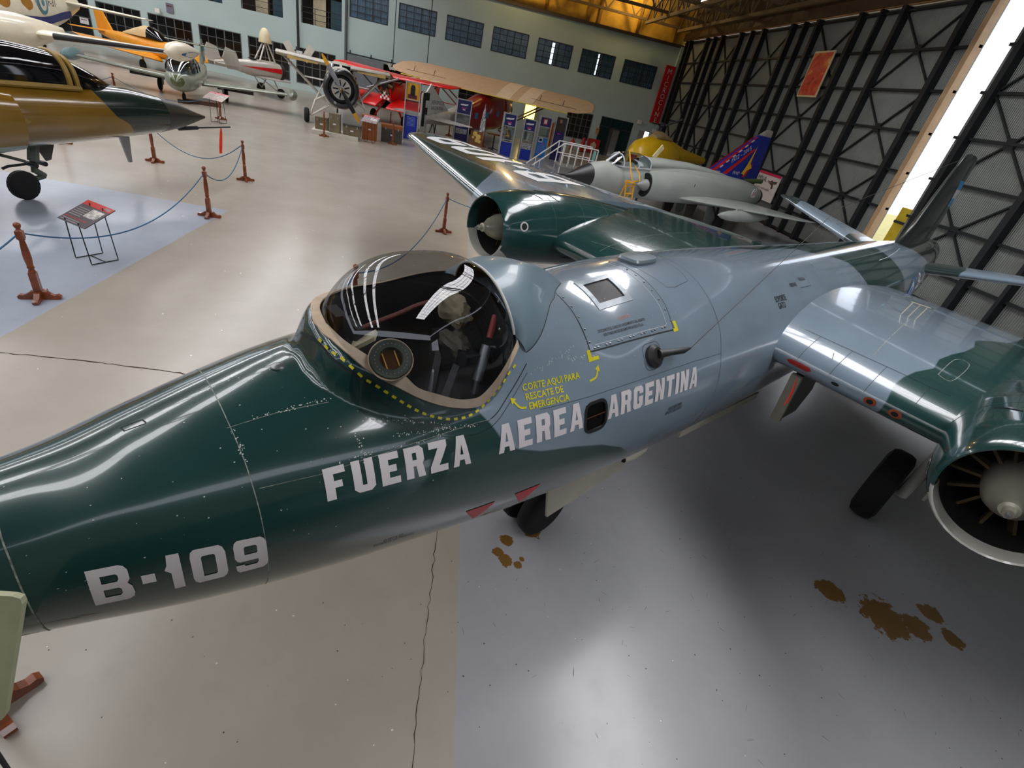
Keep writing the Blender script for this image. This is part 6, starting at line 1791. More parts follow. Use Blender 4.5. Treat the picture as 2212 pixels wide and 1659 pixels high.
for sg in (1, -1):
    Vf, Ff = flat_glyph(GL['F'][1], 0, 4, 4, .62)
    from_py('letter', [L(12.85 - v[0] * 1.15, .058 * sg, .75 + 1.8 * v[1]) if sg < 0 else L(12.15 + v[0] * 1.15, .058 * sg, .75 + 1.8 * v[1]) for v in Vf], Ff, M_ink, rud, smooth=False, recalc=False)
    surf_of('tailplane', [(.1, 10.4, 1.25, 1.7, .07), (2.5, 10.9, 1.25, 1.0, .06), (2.7, 11.3, 1.25, .5, .03)], M_alu, f9, sg)
    surf_of('elevator', [(.3, 12.1, 1.25, .75, .06), (2.4, 11.9, 1.25, .55, .05)], mat('elevator_silver', (178, 176, 170), .4, .1), f9, sg)
    tyre('main_wheel', (2.8, 1.6 * sg, .5), .5, .2, f9)
    tubes('gear_leg', [(.05, (2.8, 1.5 * sg, .5), (2.8, .7 * sg, .8)), (.05, (2.8, 1.5 * sg, .5), (3.4, 1.2 * sg, 2.9))], M_f9, f9)
    tubes('wing_strut', [(.05, (3.0, .8 * sg, .9), (3.2, 4.2 * sg, 3.0)), (.05, (4.2, .8 * sg, .9), (4.2, 4.2 * sg, 3.0))], mat('strut_brown', (120, 78, 50), .5), f9)
    for s, z in ((5.4, 1.75), (3.6, 1.9), (6.9, 1.65)): MB().box(L(s, (.8 if s < 6 else .7) * sg, z), (.42, .05, .36)).build('cabin_window', mat('blue_cabin_glass', (84, 128, 168), .15), f9, smooth=False)
for k, t_ in enumerate(('AEROPOSTA', 'ARGENTINA')):
    lettering(t_, .30, frame(L(11.85, -.046, 2.0 - .32 * k), (-1, 0, 0), (0, 0, 1)), M_ink, f9, sx=.9)
lettering('LATE 25', .18, frame(L(11.5, -.046, 1.42), (-1, 0, 0), (0, 0, 1)), M_ink, f9)
tubes('tail_skid', [(.03, (11.6, .25, .0), (11.2, .1, .95)), (.03, (11.6, -.25, .0), (11.2, -.1, .95)), (.03, (11.0, 0, .05), (11.3, 0, .95))], M_dsteel, f9)
MB().lathe([(.3, .3), (.42, .1), (.4, -.1), (.1, -.2)], (0, 0, 2.2), 20, 'X').build('engine_nose', M_dsteel, f9)
for sg in (1, -1): MB().bar((-.22, 0, 2.2), (-.22, .45 * sg, 2.2 + 1.4 * sg), .16, .04).build('propeller_blade', M_wood, f9, smooth=False)

# ------------------------------------------------------------------ yellow rotorcraft behind the fighter
f10 = thing('yellow_helicopter', 'yellow helicopter with black rotor head, seen over the grey fighter', 'helicopter', (9.5, 30.0, 0), math.radians(38))
M_f10 = mat('helicopter_yellow', (222, 176, 18), .4, coat=.3, var=.06)
body_of('fuselage', [(0, .3, 1.0, 2.2), (.5, .75, .7, 2.75), (1.5, .95, .5, 3.0), (3.2, .9, .5, 3.0), (4.3, .6, .9, 2.7)], M_f10, f10, 24)
body_of('tail_boom', [(3.2, .5, 1.6, 3.05), (5.5, .32, 1.75, 2.6), (8.5, .14, 1.9, 2.3)], M_f10, f10, 18)
body_of('engine_hump', [(1.6, .3, 2.8, 3.1), (2.2, .4, 2.8, 3.35), (3.4, .3, 2.8, 3.1)], mat('hump_dun', (150, 128, 90), .6), f10, 16)
shell('windscreen', [(.0, .2, 1.6, 1.7), (.4, .6, 1.5, 2.4), (.9, .8, 1.5, 2.7)], M_smoke, f10)
MB().tube([L(2.2, 0, 3.2), L(2.2, 0, 3.7)], .08, 10).build('rotor_mast', M_dsteel, f10)
MB().lathe([(.1, 3.55), (.25, 3.6), (.25, 3.7), (.1, 3.78)], L(2.2, 0, 0), 14).build('rotor_head', M_dsteel, f10)
for k, (a, r) in enumerate(((280, 1.1), (160, .8), (40, .8))):
    c, s = math.cos(math.radians(a)), math.sin(math.radians(a))
    MB().bar((2.2 + .2 * c, .2 * s, 3.66), (2.2 + r * c, r * s, 3.66 + .5 * (k == 0)), .22, .06).build('rotor_blade', M_black, f10, smooth=False)
for sg in (1, -1): tyre('main_wheel', (1.4, 1.0 * sg, .3), .3, .18, f10); tubes('main_strut', [(.05, (1.4, .9 * sg, .3), (1.4, .7 * sg, .9))], M_dsteel, f10)
tyre('tail_wheel', (5.5, 0, .2), .2, .14, f10); tubes('tail_strut', [(.05, (5.5, 0, .2), (5.3, 0, 1.8))], M_dsteel, f10)
# ================================================================== rope barriers
def make_post():
    r = thing('rope_stanchion', 'x', 'stanchion')
    for k in range(4):
        a = math.pi / 2 * k
        Mx = Matrix.Rotation(a, 4, 'Z')
        prof = [(.03, .0), (.20, .0), (.235, .01), (.24, .045), (.21, .07), (.17, .06), (.13, .08), (.09, .115), (.03, .125)]
        b = MB().prism(prof, -.032, .032, 'Y')
        placed(b, Mx).build('foot', M_wood, r, smooth=False)
    MB().prism([(-.042, -.042), (.042, -.042), (.042, .042), (-.042, .042)], .05, .40).build('lower_shaft', M_wood, r, smooth=False)
    MB().lathe([(.036, .39), (.046, .41), (.036, .43), (.032, .45), (.044, .47), (.036, .50), (.046, .60), (.045, .68), (.036, .80), (.03, .855), (.042, .865), (.034, .885)], n=14).build('turned_shaft', M_wood, r)
    MB().prism([(-.040, -.040), (.040, -.040), (.040, .040), (-.040, .040)], .88, .985).build('upper_block', M_wood, r, smooth=False)
    MB().lathe([(.04, .985), (.028, 1.0), (.024, 1.015), (.036, 1.035), (.042, 1.06), (.034, 1.085), (.012, 1.1)], n=14).build('finial', M_wood, r)
    return r
post0 = make_post()
POSTS = [
    (-5.69, 7.05, .35, 'turned wooden rope post nearest the bottom of the info stand, on the blue paint edge'),
    (-5.53, 12.03, .1, 'turned wooden rope post at the far corner of the blue floor paint'),
    (-6.19, 15.93, .5, 'turned wooden rope post beside the hanging red streamer of the brown fighter'),
    (-8.75, 16.16, .2, 'wooden rope post under the nose of the brown fighter, right of its ventral aerial'),
    (-11.3, 16.4, .2, 'turned wooden rope post seen by its foot below the belly of the brown fighter'),
    (-.24, 14.16, .3, 'dark turned wooden rope post standing in front of the far engine of the bomber'),
    (-11.03, 26.2, .2, 'orange-lit wooden rope post before the right wing of the small camouflaged jet'),
    (-14.74, 25.2, .2, 'wooden rope post rising above the nose of the brown fighter'),
    (-6.74, 27.26, .2, 'wooden rope post in front of the museum cases below the black-cowled plane'),
    (-3.72, 29.25, .2, 'wooden rope post left of the tall blue portrait panel, the nearer of two'),
    (-4.6, 34.6, .2, 'wooden rope post right behind the brown crates, the farther of two by the portrait panel'),
    (-1.4, 7.55, .4, 'wooden rope post whose top shows just over the bomber canopy'),
    (1.3, 36.6, .2, 'wooden rope post beside the wheel of the red mail plane'),
    (-1.1, 39.0, .2, 'wooden rope post at the tail skid of the mail plane'),
    (-2.42, 1.70, .95, 'wooden rope post at the lower left corner, mostly behind the cream board'),
]
for i, (x, y, rz, lab) in enumerate(POSTS):
    p = post0 if i == 0 else copy_tree(post0)
    p.location = (x, y, 0); p.rotation_euler = (0, 0, rz)
    p['label'] = lab; p['group'] = 'turned wooden rope posts'
def rope(a, b, sag, lab, za=.93, zb=.93, r=.011):
    A = Vector((a[0], a[1], za)); B = Vector((b[0], b[1], zb)); d = (B - A); d.z = 0; d.normalize()
    A = A + d * .064; B = B - d * .064
    pts = []
    for k in range(25):
        t = k / 24; p = A.lerp(B, t); p.z -= sag * 4 * t * (1 - t); pts.append(p)
    o = MB().tube(pts, r, 6).build('barrier_rope', M_rope)
    return tag(o, lab, 'rope', 'blue barrier ropes')
PP = [(p[0], p[1]) for p in POSTS]
rope(PP[0], PP[1], .52, 'blue rope sagging past the info stand between the two posts on the blue floor edge')
rope(PP[1], PP[2], .45, 'blue rope sagging from the corner post to the post by the red streamer')
rope(PP[2], PP[3], .55, 'long blue rope curving under the probe of the brown fighter')
rope(PP[3], PP[4], .45, 'short blue rope showing below the belly of the brown fighter')
rope(PP[0], (-6.2, 3.4), .40, 'blue rope leaving the frame at the left edge from the nearest post')
rope(PP[5], PP[11], .50, 'blue rope sagging behind the canopy towards the dark post by the far engine')
rope(PP[5], (3.6, 16.2), .35, 'blue rope running from the dark post behind the far engine cowl')
rope(PP[11], (-2.1, 3.6), .35, 'blue rope dropping left from the post seen over the canopy')
rope(PP[7], (-17.5, 23.5), .4, 'thin rope left of the post above the brown fighter nose')
rope(PP[7], PP[6], .5, 'thin rope running right from the post above the brown fighter nose')

# ================================================================== information stands
M_wire = mat('black_wire', (24, 24, 26), .5)
def info_stand(x, y, rz, lab, head=(180, 44, 40), board=(74, 66, 70), h=.92, w=.62, d=.48, name='info_stand'):
    r = thing(name, lab, 'sign', (x, y, 0), rz)
    for sx in (-1, 1):
        MB().tube([(-.24 * 1, sx * .16, h - .16), (-.22, sx * .2, .03), (-.22, sx * .2, .012), (.2, sx * .2, .012), (.2, sx * .2, .03), (.16, sx * .16, h + .03)], .009, 6).build('leg', M_wire, r)
    MB().tube([(0, -.2, .012), (0, .2, .012)], .008, 6).build('foot_bar', M_wire, r)
    t = .42
    xx = Vector((0, -1, 0)); yy = Vector((math.cos(t), 0, math.sin(t)))
    o = Vector((-d * .5 * math.cos(t), w / 2, h - .10 - d * .2))
    M_bd = mat('board_%d_%d_%d' % board, board, .4, var=.03); M_hd = mat('head_%d_%d_%d' % head, head, .4, var=.03)
    bd = sheet('board', o, xx, yy, w, d, M_bd, r, .012)
    n = xx.cross(yy.normalized()) * .0135
    def on(name, u, v, ww, hh, m): return sheet(name, o + xx * u + yy.normalized() * v + n, xx, yy, ww, hh, m, bd, .001)
    on('heading', .0, d - .11, w, .11, M_hd)
    on('heading_label', w - .18, d - .08, .13, .05, M_mark)
    ph = on('photo', w * .5, d * .38, w * .42, d * .36, mat('photo_grey', (176, 172, 166), .4, var=.6, scale=14))
    for k in range(5): on('text_line', .04, d * .64 - k * .045, w * .40, .012, mat('text_grey', (150, 146, 144), .5))
    on('footer_line', .03, d * .2, w * .8, .012, M_hd)
    for k in range(2): on('text_line', .04, d * .12 - k * .04, w * .6, .012, mat('text_grey', (150, 146, 144), .5))
    return r
info_stand(-5.92, 8.72, math.radians(62), 'wire-legged info stand with red-headed tilted board beside the blue rope', w=.66, d=.56, h=.86)
info_stand(-10.7, 25.2, math.radians(75), 'wire-legged info stand with pale pink board before the small camouflaged jet', head=(214, 120, 130), board=(190, 176, 166), h=1.1, w=.9, d=.6)
# cream board leaning in at the lower left corner
bd = thing('cream_board', 'cream painted board on wire legs cut off by the lower left corner of the picture', 'sign', (-2.3, 1.55, 0), 0)
P0 = [(-1.284, 1.135, 2.1), (-1.43, 1.005, 1.5), (-1.62, 1.02, 1.5), (-1.45, 1.136, 2.1)]
V = [(p[0] + 2.3, p[1] - 1.55, p[2]) for p in P0]
rv = []
for i, p in enumerate(V):
    a = Vector(V[i - 1]); c = Vector(V[(i + 1) % 4]); p = Vector(p)
    for t in (0, .5, 1):
        q1 = p + (a - p).normalized() * .035; q2 = p + (c - p).normalized() * .035
        rv.append(q1 * (1 - t) ** 2 + p * 2 * t * (1 - t) + q2 * t * t)
nb = (Vector(V[1]) - Vector(V[0])).cross(Vector(V[3]) - Vector(V[0])).normalized()
plate('board', rv, .022, mat('cream_green_paint', (170, 172, 140), .55, var=.1, scale=6), bd, tuple(nb))
for lx in (.72, .64):
    MB().tube([(lx, -.50, 1.56), (lx - .02, -.54, .02), (lx - .05, -.75, .012)], .01, 6).build('leg', M_wire, bd)

# ================================================================== tall display panels
M_alup = mat('panel_aluminium', (186, 186, 186), .35, .5)
M_blue = mat('panel_blue', (16, 44, 152), .4, var=.04); M_navyp = mat('panel_navy', (28, 30, 92), .4, var=.05); M_cyan = mat('panel_light_blue', (46, 118, 190), .4, var=.04)
def panel(x, y, rz, w, h, lab, parts):
    r = thing('display_panel', lab, 'display', (x, y, 0), rz, 'tall aluminium display panels')
    for sx in (-1, 1): MB().box((sx * w / 2, 0, h / 2), (.05, .35, h)).build('upright', M_alup, r, smooth=False)
    for z in sorted({0.03, h - .03} | {z for nm, z0, z1, m in parts for z in (z0, z1)}):
        MB().box((0, 0, z), (w, .1, .04)).build('crossbar', M_alup, r, smooth=False)
    for nm, z0, z1, m in parts:
        MB().box((0, 0, (z0 + z1) / 2), (w - .05, .03, z1 - z0 - .04)).build(nm, m, r, smooth=False)
    return r
def pic(r, z, x, w, h, m, name='print', y=-.02): return MB().box((x, y, z), (w, .012, h)).build(name, m, r, smooth=False)
def ptext(r, txt, x, z, size, m): return lettering(txt, size, frame((x, -.03, z), (1, 0, 0), (0, 0, 1)), m, r)
M_gpane = glass('case_glass', (225, 230, 232), .06)
M_pink = mat('print_pink', (196, 40, 120), .5)
rz0 = math.radians(8)
a = panel(-3.15, 32.2, rz0, .78, 3.0, 'tall display panel with yellow portrait on top and blue text sheet numbered 1234', [('sheet', .05, 1.35, M_blue), ('clear_case', 1.35, 2.1, M_gpane), ('sheet', 2.1, 2.95, mat('portrait_yellow', (222, 164, 30), .5))])
pic(a, 2.50, 0, .26, .42, M_ink); pic(a, 2.26, 0, .5, .2, mat('print_maroon', (96, 30, 44), .5)); MB().sphere((0, -.03, 2.72), .12, 10, (1, .3, 1.2)).build('portrait_head', M_ink, a)
for k in range(7): pic(a, 1.22 - .07 * k, 0, .46, .022, mat('print_pale', (120, 142, 206), .5), 'text_line')
ptext(a, '123', -.34, .12, .26, mat('number_blue', (50, 84, 196), .5)); ptext(a, '4', .12, .12, .26, mat('number_red', (226, 50, 72), .5))
SPEC = [(-.25, 35.4, .9, 2.6, 'display panel with airplane silhouette on navy, standing left of the red mail plane body', 0),
        (2.55, 33.0, .75, 2.5, 'display panel with gold model in its case and a plain blue base', 1),
        (3.85, 33.6, .75, 2.4, 'display panel with grey model in its case above a black and white photo strip', 2),
        (5.2, 36.6, .8, 2.6, 'display panel with light blue text sheet, left of the orange board', 3),
        (6.3, 36.9, .8, 2.8, 'dark navy display panel with a portrait at its top, rightmost of the row', 4)]
for x, y, w, h, lab, k in SPEC:
    if k < 3:
        r = panel(x, y, rz0, w, h, lab, [('sheet', .05, h * .36 + .05, M_blue), ('clear_case', h * .42, h * .72, M_gpane), ('sheet', h * .72, h - .05, M_navyp)] if k != 0 else [('sheet', .05, h * .42, M_navyp), ('clear_case', h * .42, h * .68, M_gpane), ('sheet', h * .68, h - .05, M_navyp)])
        zc_ = h * .88
        MB().prism([(-.26, 0), (-.1, .05), (.05, .04), (.26, .07), (.22, -.02), (.0, -.05), (-.2, -.05)], -.03, -.02, 'Y').build('airplane_silhouette', M_mark, r, smooth=False).location = (0, 0, zc_)
        pic(r, zc_ - .2, 0, .28, .05, M_pink, 'caption'); pic(r, zc_ - .28, .02, .16, .05, M_mark, 'caption')
        if k == 0:
            pic(r, h * .3, 0, w * .8, .3, mat('photo_bw', (150, 150, 150), .5, var=.9, scale=12), 'photo')
        if k == 1:
            MB().tube([(-.12, 0, h * .66), (.1, 0, h * .48)], .04, 8).tube([(-.14, 0, h * .5), (.12, 0, h * .52)], .03, 8).build('gold_model', mat('model_gold', (176, 140, 40), .4, .4), r)
        if k == 2:
            MB().tube([(.06, 0, h * .66), (-.02, 0, h * .5)], .05, 8).tube([(-.18, 0, h * .5), (.14, 0, h * .49)], .025, 8).build('grey_model', mat('model_grey', (150, 160, 158), .5), r)
            pic(r, h * .36, 0, w * .9, .34, mat('photo_bw', (150, 150, 150), .5, var=.9, scale=12), 'photo')
    elif k == 3:
        r = panel(x, y, rz0, w, h, lab, [('sheet', .05, h * .52, M_cyan), ('clear_case', h * .52, h * .76, M_gpane), ('sheet', h * .76, h - .05, M_navyp)])
        pic(r, h * .45, -.1, .28, .28, M_mark, 'photo'); pic(r, h * .45, -.1, .18, .16, M_ink, 'photo', -.03); pic(r, h * .37, .14, .2, .05, M_pink, 'caption')
        for j in range(8): pic(r, h * .34 - .075 * j, 0, .5, .024, mat('print_pale', (150, 176, 216), .5), 'text_line')
        pic(r, h * .88, 0, .3, .36, mat('crest_red', (176, 60, 50), .5), 'emblem'); pic(r, h * .88, 0, .18, .22, M_mark, 'emblem', -.03)
    else:
        r = panel(x, y, rz0, w, h, lab, [('sheet', .05, h - .05, M_navyp)])
        pic(r, h * .82, 0, w - .1, h * .3, mat('portrait_dark', (52, 40, 34), .5, var=.5, scale=5), 'portrait'); MB().sphere((-.02, -.03, h * .89), .1, 10, (1, .3, 1.3)).build('portrait_head', mat('portrait_skin', (150, 112, 84), .6), r)
        pic(r, h * .62, 0, .2, .05, M_pink, 'caption')
        for j in range(8): pic(r, h * .55 - .08 * j, 0, .5, .02, mat('print_dim', (70, 78, 140), .5), 'text_line')
r = thing('orange_board', 'narrow orange board standing between the light blue and the dark display panels', 'display', (5.75, 37.3, 0), rz0)
MB().box((0, 0, 1.55), (.42, .05, 1.5)).build('sheet', mat('board_orange', (226, 116, 20), .5), r, smooth=False)
for sx in (-1, 1): MB().box((sx * .22, 0, 1.2), (.04, .08, 2.4)).build('upright', M_alup, r, smooth=False)
r = thing('cutout_figure', 'brown and yellow printed cut-out board in front of the mail plane propeller', 'display', (.75, 33.8, 0), rz0)
MB().box((0, 0, .55), (.8, .04, 1.1)).build('sheet', mat('cutout_brown', (120, 72, 34), .5), r, smooth=False)
for (x_, z_, s_) in ((-.12, .95, .14), (.1, .8, .16), (.02, .6, .12), (.2, .55, .1), (-.22, .75, .08)): MB().sphere((x_, -.03, z_), s_, 10, (1, .2, 1.1)).build('flower_print', mat('cutout_yellow', (222, 186, 96), .5), r)
MB().box((0, .2, .02), (.6, .5, .04)).build('foot', M_dsteel, r, smooth=False)
r = thing('cutout_propeller', 'upright black and white spindle-shaped cut-out standing against the red mail plane body', 'display', (1.05, 34.6, 0), rz0)
MB().prism([(.0, 2.6), (.10, 2.0), (.17, 1.3), (.13, .6), (.05, .1), (-.05, .1), (-.13, .6), (-.17, 1.3), (-.10, 2.0)], -.02, .02, 'Y').build('board', mat('cutout_bw', (170, 170, 170), .5, var=.9, scale=7), r, smooth=False)
MB().box((0, 0, .05), (.4, .4, .1)).build('foot', M_dsteel, r, smooth=False)

# ================================================================== cases under the propeller
M_crate = mat('khaki_case', (104, 90, 66), .7, var=.25); M_cr2 = mat('dark_case', (64, 58, 50), .6, var=.3); M_cr3 = mat('orange_wood_case', (140, 76, 28), .5, var=.25, scale=6)
def crate(x, y, z, rz, d, m, lab, lid=None):
    r = thing('equipment_case', lab, 'case', (x, y, z), rz, 'old equipment cases')
    MB().box((0, 0, d[2] * .40), (d[0], d[1], d[2] * .8)).build('body', m, r, smooth=False)
    MB().box((0, 0, d[2] * .9), (d[0] * 1.02, d[1] * 1.02, d[2] * .2)).build('lid', lid or m, r, smooth=False)
    for sx in (-.3, .3): MB().box((d[0] * sx, -d[1] * .52, d[2] * .78), (.05, .03, .1)).build('latch', M_steel, r, smooth=False)
    MB().box((0, -d[1] * .52, d[2] * .45), (.14, .02, .06)).build('label_plate', M_mark, r, smooth=False)
    return r
pl_ = thing('low_plinth', 'low pale plinth on the floor carrying the khaki cases below the black-cowled plane', 'plinth', (-6.4, 28.3, 0), .12)
MB().box((0, 0, .09), (2.2, 1.3, .18)).build('deck', mat('plinth_pale', (190, 184, 170), .6), pl_, smooth=False); MB().box((0, 0, .01), (2.0, 1.1, .02)).build('base', M_dsteel, pl_, smooth=False)
crate(-7.1, 28.3, .18, .15, (.6, .5, .55), M_crate, 'small khaki case at the left end of the low plinth')
crate(-6.42, 28.1, .18, .1, (.5, .4, .85), mat('tall_khaki_case', (112, 100, 76), .7, var=.2), 'tall khaki case standing behind the rope post on the low plinth')
crate(-5.6, 28.2, .18, .12, (.85, .55, .5), M_crate, 'wide khaki case with pale label at the right end of the low plinth', M_cr2)
crate(-4.95, 29.4, 0, .15, (.75, .7, 1.15), M_cr3, 'upright orange-brown wooden case under the slanting info board')
crate(-3.9, 30.1, 0, .15, (1.1, .75, .85), M_cr2, 'large dark case with pale label right of the orange-brown wooden case', M_cr3)
info_stand(-4.75, 28.35, math.radians(80), 'wire-legged info stand with pink-edged board in front of the brown cases', head=(196, 90, 110), board=(120, 104, 104), h=1.15, w=.8, d=.6)
MBt = thing('drafting_stool', 'small dark wooden table with turned leg beside the mail plane wheel', 'table', (1.95, 36.0, 0), .2)
MB().box((0, 0, .95), (1.0, .5, .06)).build('table_top', mat('table_brown', (110, 52, 30), .5), MBt, smooth=False)
MB().tube([(0, 0, .0), (0, 0, .93)], .05, 10).build('leg', M_dsteel, MBt)
for k in range(3): MB().bar((0, 0, .12), (.4 * math.cos(2.1 * k), .4 * math.sin(2.1 * k), .03), .05).build('foot', M_dsteel, MBt, smooth=False)

# ================================================================== signs
sg_ = thing('vertical_sign', 'tall red hanging sign lettered MICROCINE in white, at the right end of the back wall', 'sign', (16.93, 49.72, 3.5), 0)
MB().box((0, 0, 2.25), (.86, .22, 4.5)).build('box', mat('sign_red', (196, 24, 30), .4, var=.04), sg_, smooth=False)
for k, ch in enumerate('MICROCINE'):
    lettering(ch, .56, frame((0, -.125, 3.88 - .475 * k), (1, 0, 0), (0, 0, 1)), M_mark, sg_, 'letter', 'CENTER')
MB().box((.52, .05, 2.6), (.06, .1, 2.6)).build('light_strip', M_mark, sg_, smooth=False)
for z in (.4, 4.2): MB().box((0, .17, z), (.3, .14, .1)).build('bracket', M_dsteel, sg_, smooth=False)
def wall_board(name, lab, cat, Y, Z, w, h, m, tilt=0):
    r = thing(name, lab, cat, (X1 - .243, Y, Z), -math.pi / 2)
    MB().box((0, 0, h / 2), (w, .05, h)).build('panel', m, r, smooth=False)
    return r
M_post1 = bpy.data.materials.new('red_abstract_print'); M_post1.use_nodes = True
nt = M_post1.node_tree; _b = nt.nodes['Principled BSDF']; _b.inputs['Roughness'].default_value = .5
tc = nt.nodes.new('ShaderNodeTexCoord'); nz = nt.nodes.new('ShaderNodeTexNoise'); nz.inputs['Scale'].default_value = 1.7; nz.inputs['Detail'].default_value = 6; nz.inputs['Distortion'].default_value = 1.2
rp = nt.nodes.new('ShaderNodeValToRGB'); el = rp.color_ramp.elements
el[0].position = .3; el[0].color = lin((120, 20, 10)) + (1,); el[1].position = .7; el[1].color = lin((226, 178, 110)) + (1,)
for p_, c_ in ((.42, (206, 52, 18)), (.52, (196, 70, 60)), (.6, (222, 110, 40))): e_ = el.new(p_); e_.color = lin(c_) + (1,)
nt.links.new(tc.outputs['Object'], nz.inputs['Vector']); nt.links.new(nz.outputs['Fac'], rp.inputs['Fac']); nt.links.new(rp.outputs['Color'], _b.inputs['Base Color'])
pb1 = wall_board('poster', 'tall orange and red abstract poster with pale border high on the hangar doors', 'poster', 28.62, 6.38, 1.7, 2.05, mat('poster_border', (214, 196, 150), .5))
MB().box((0, -.03, 1.02), (1.52, .02, 1.88)).build('print', M_post1, pb1, smooth=False)
pb2 = wall_board('museum_banner', 'white banner lettered MNA with pink top edge low on the hangar doors', 'banner', 28.7, 1.15, 2.35, 1.42, mat('banner_white', (216, 204, 196), .55, var=.03))
MB().box((0, -.03, 1.36), (2.35, .02, .12)).build('top_band', mat('banner_pink', (216, 24, 80), .5), pb2, smooth=False)
lettering('MNA', .44, frame((-1.1, -.035, .90), (1, 0, 0), (0, 0, 1)), mat('banner_grey_ink', (74, 70, 74), .5), pb2)
lettering('ver en las redes sociales', .20, frame((-1.1, -.035, .52), (1, 0, 0), (0, 0, 1)), mat('banner_tan_ink', (150, 138, 134), .5), pb2, sx=.85)
lettering('seguinos', .13, frame((-1.1, -.035, .22), (1, 0, 0), (0, 0, 1)), mat('banner_tan_ink', (150, 138, 134), .5), pb2)
MB().box((-.35, -.035, .26), (.16, .012, .16)).build('social_icon', M_navyp, pb2, smooth=False); lettering('f', .16, frame((-.38, -.045, .2), (1, 0, 0), (0, 0, 1)), M_mark, pb2)
MB().box((.0, -.034, .24), (.02, .01, .01)).build('print_dot', M_ink, pb2, smooth=False)
o = MB().prism([(.05, 1.05), (.3, 1.02), (.5, 1.12), (.62, 1.05), (1.02, 1.1), (1.0, .98), (.72, .92), (.8, .72), (.66, .66), (.6, .84), (.3, .92)], -.042, -.036, 'Y').build('biplane_print', mat('print_brown', (84, 62, 52), .5, var=.4), pb2, smooth=False)
MB().bar((-.25, -.038, .95), (.9, -.038, 1.0), .02, .01).build('horizon_print', mat('print_mauve', (170, 130, 130), .5), pb2, smooth=False)

# ================================================================== ladder, platform, fire point, lamps
ld = thing('boarding_ladder', 'yellow hooked boarding ladder leaning on the grey fighter cockpit', 'ladder', (6.35, 20.1, 0), math.radians(31))
M_ly = mat('ladder_yellow', (226, 164, 22), .4)
for sx in (-1, 1):
    MB().tube([(sx * .22, -.75, 0), (sx * .22, -.35, 1.68)], .032, 8).build('rail', M_ly, ld)
    MB().tube([(sx * .22, -.35, 1.68), (sx * .22, -.62, 1.75), (sx * .22, -.5, 1.98), (sx * .20, -.2, 2.2)] if sx > 0 else [(sx * .22, -.35, 1.68), (sx * .22, -.62, 1.75), (sx * .2, -.42, 2.0), (sx * .10, .05, 2.70)], .026, 8).build('hand_rail', M_ly, ld)
    MB().tube([(sx * .22, .05, 0), (sx * .22, -.38, 1.6)], .026, 8).build('stay', M_ly, ld)
for k in range(6):
    t = (k + .4) / 6; MB().tube([(-.22, -.75 + .4 * t, 1.68 * t), (.22, -.75 + .4 * t, 1.68 * t)], .028, 8).build('rung', M_ly, ld)
MB().box((0, -.36, 1.63), (.46, .2, .04)).build('tread', M_ly, ld, smooth=False)
pf = thing('white_platform', 'white tubular access platform with stair rail beyond the grey fighter nose', 'platform', (4.7, 25.5, 0), math.radians(5))
M_wp = mat('platform_white', (206, 202, 196), .4)
for x in (-.1, 1.6):
    for y in (-.5, .5): MB().tube([(x, y, 0), (x, y, 2.1)], .03, 8).build('upright', M_wp, pf)
for y in (-.5, .5):
    MB().tube([(-2.0, y, .4), (-.1, y, 2.1), (1.6, y, 2.1)], .03, 8).build('hand_rail', M_wp, pf)
    MB().tube([(-.1, y, 1.6), (1.6, y, 1.6)], .022, 8).build('mid_rail', M_wp, pf)
    for k in range(4): MB().tube([(.24 + .34 * k, y, 1.15), (.24 + .34 * k, y, 2.1)], .018, 6).build('baluster', M_wp, pf)
    MB().tube([(-1.1, y, .55), (-1.1, y, 1.2)], .022, 6).build('baluster', M_wp, pf)
MB().box((.75, 0, 1.12), (1.8, 1.1, .06)).build('deck', mat('deck_grey', (120, 120, 118), .6), pf, smooth=False)
for k in range(4): MB().box((-.4 - .42 * k, 0, .9 - .27 * k), (.3, 1.0, .04)).build('step', mat('deck_grey', (120, 120, 118), .6), pf, smooth=False)
MB().tube([(-2.0, .5, 0), (-2.0, .5, .4)], .03, 8).tube([(-2.0, -.5, 0), (-2.0, -.5, .4)], .03, 8).build('stair_foot', M_wp, pf)
MB().box((1.62, 0, 1.75), (.05, .3, .5)).build('teal_tag', mat('teal_paint', (120, 190, 180), .5), pf, smooth=False)
tr = thing('steel_trolley', 'low dark steel trestle frame on the floor below the grey fighter nose', 'trestle', (4.2, 19.6, 0), math.radians(31))
for y in (-.3, .3):
    MB().bar((-1.6, y, .62), (1.6, y, .62), .06).build('rail', M_dsteel, tr, smooth=False)
    for k in range(3): MB().bar((-1.5 + 1.5 * k, y, 0), (-1.5 + 1.5 * k, y, .6), .05).build('leg', M_dsteel, tr, smooth=False)
    MB().bar((-1.5, y, .05), (0, y, .6), .035).build('brace', M_dsteel, tr, smooth=False)
for k in range(4): MB().bar((-1.5 + k, -.3, .62), (-1.5 + k, .3, .62), .05).build('crossbar', M_dsteel, tr, smooth=False)
fp = thing('fire_sign', 'square red fire point panel with white emblem on the back wall skirting', 'sign', (11.9, 49.75, 0), 0)
MB().box((0, 0, .62), (1.15, .1, 1.15)).build('board', mat('fire_red', (180, 26, 22), .5), fp, smooth=False)
MB().lathe([(.3, -.06), (.3, -.05)], (0, 0, .62), 18, 'Y').build('emblem', mat('emblem_cream', (206, 182, 140), .5), fp); MB().box((0, -.07, .75), (.12, .02, .45)).build('emblem', M_mark, fp, smooth=False)
MB().box((0, 0, .02), (1.0, .14, .04)).build('foot', M_dsteel, fp, smooth=False)
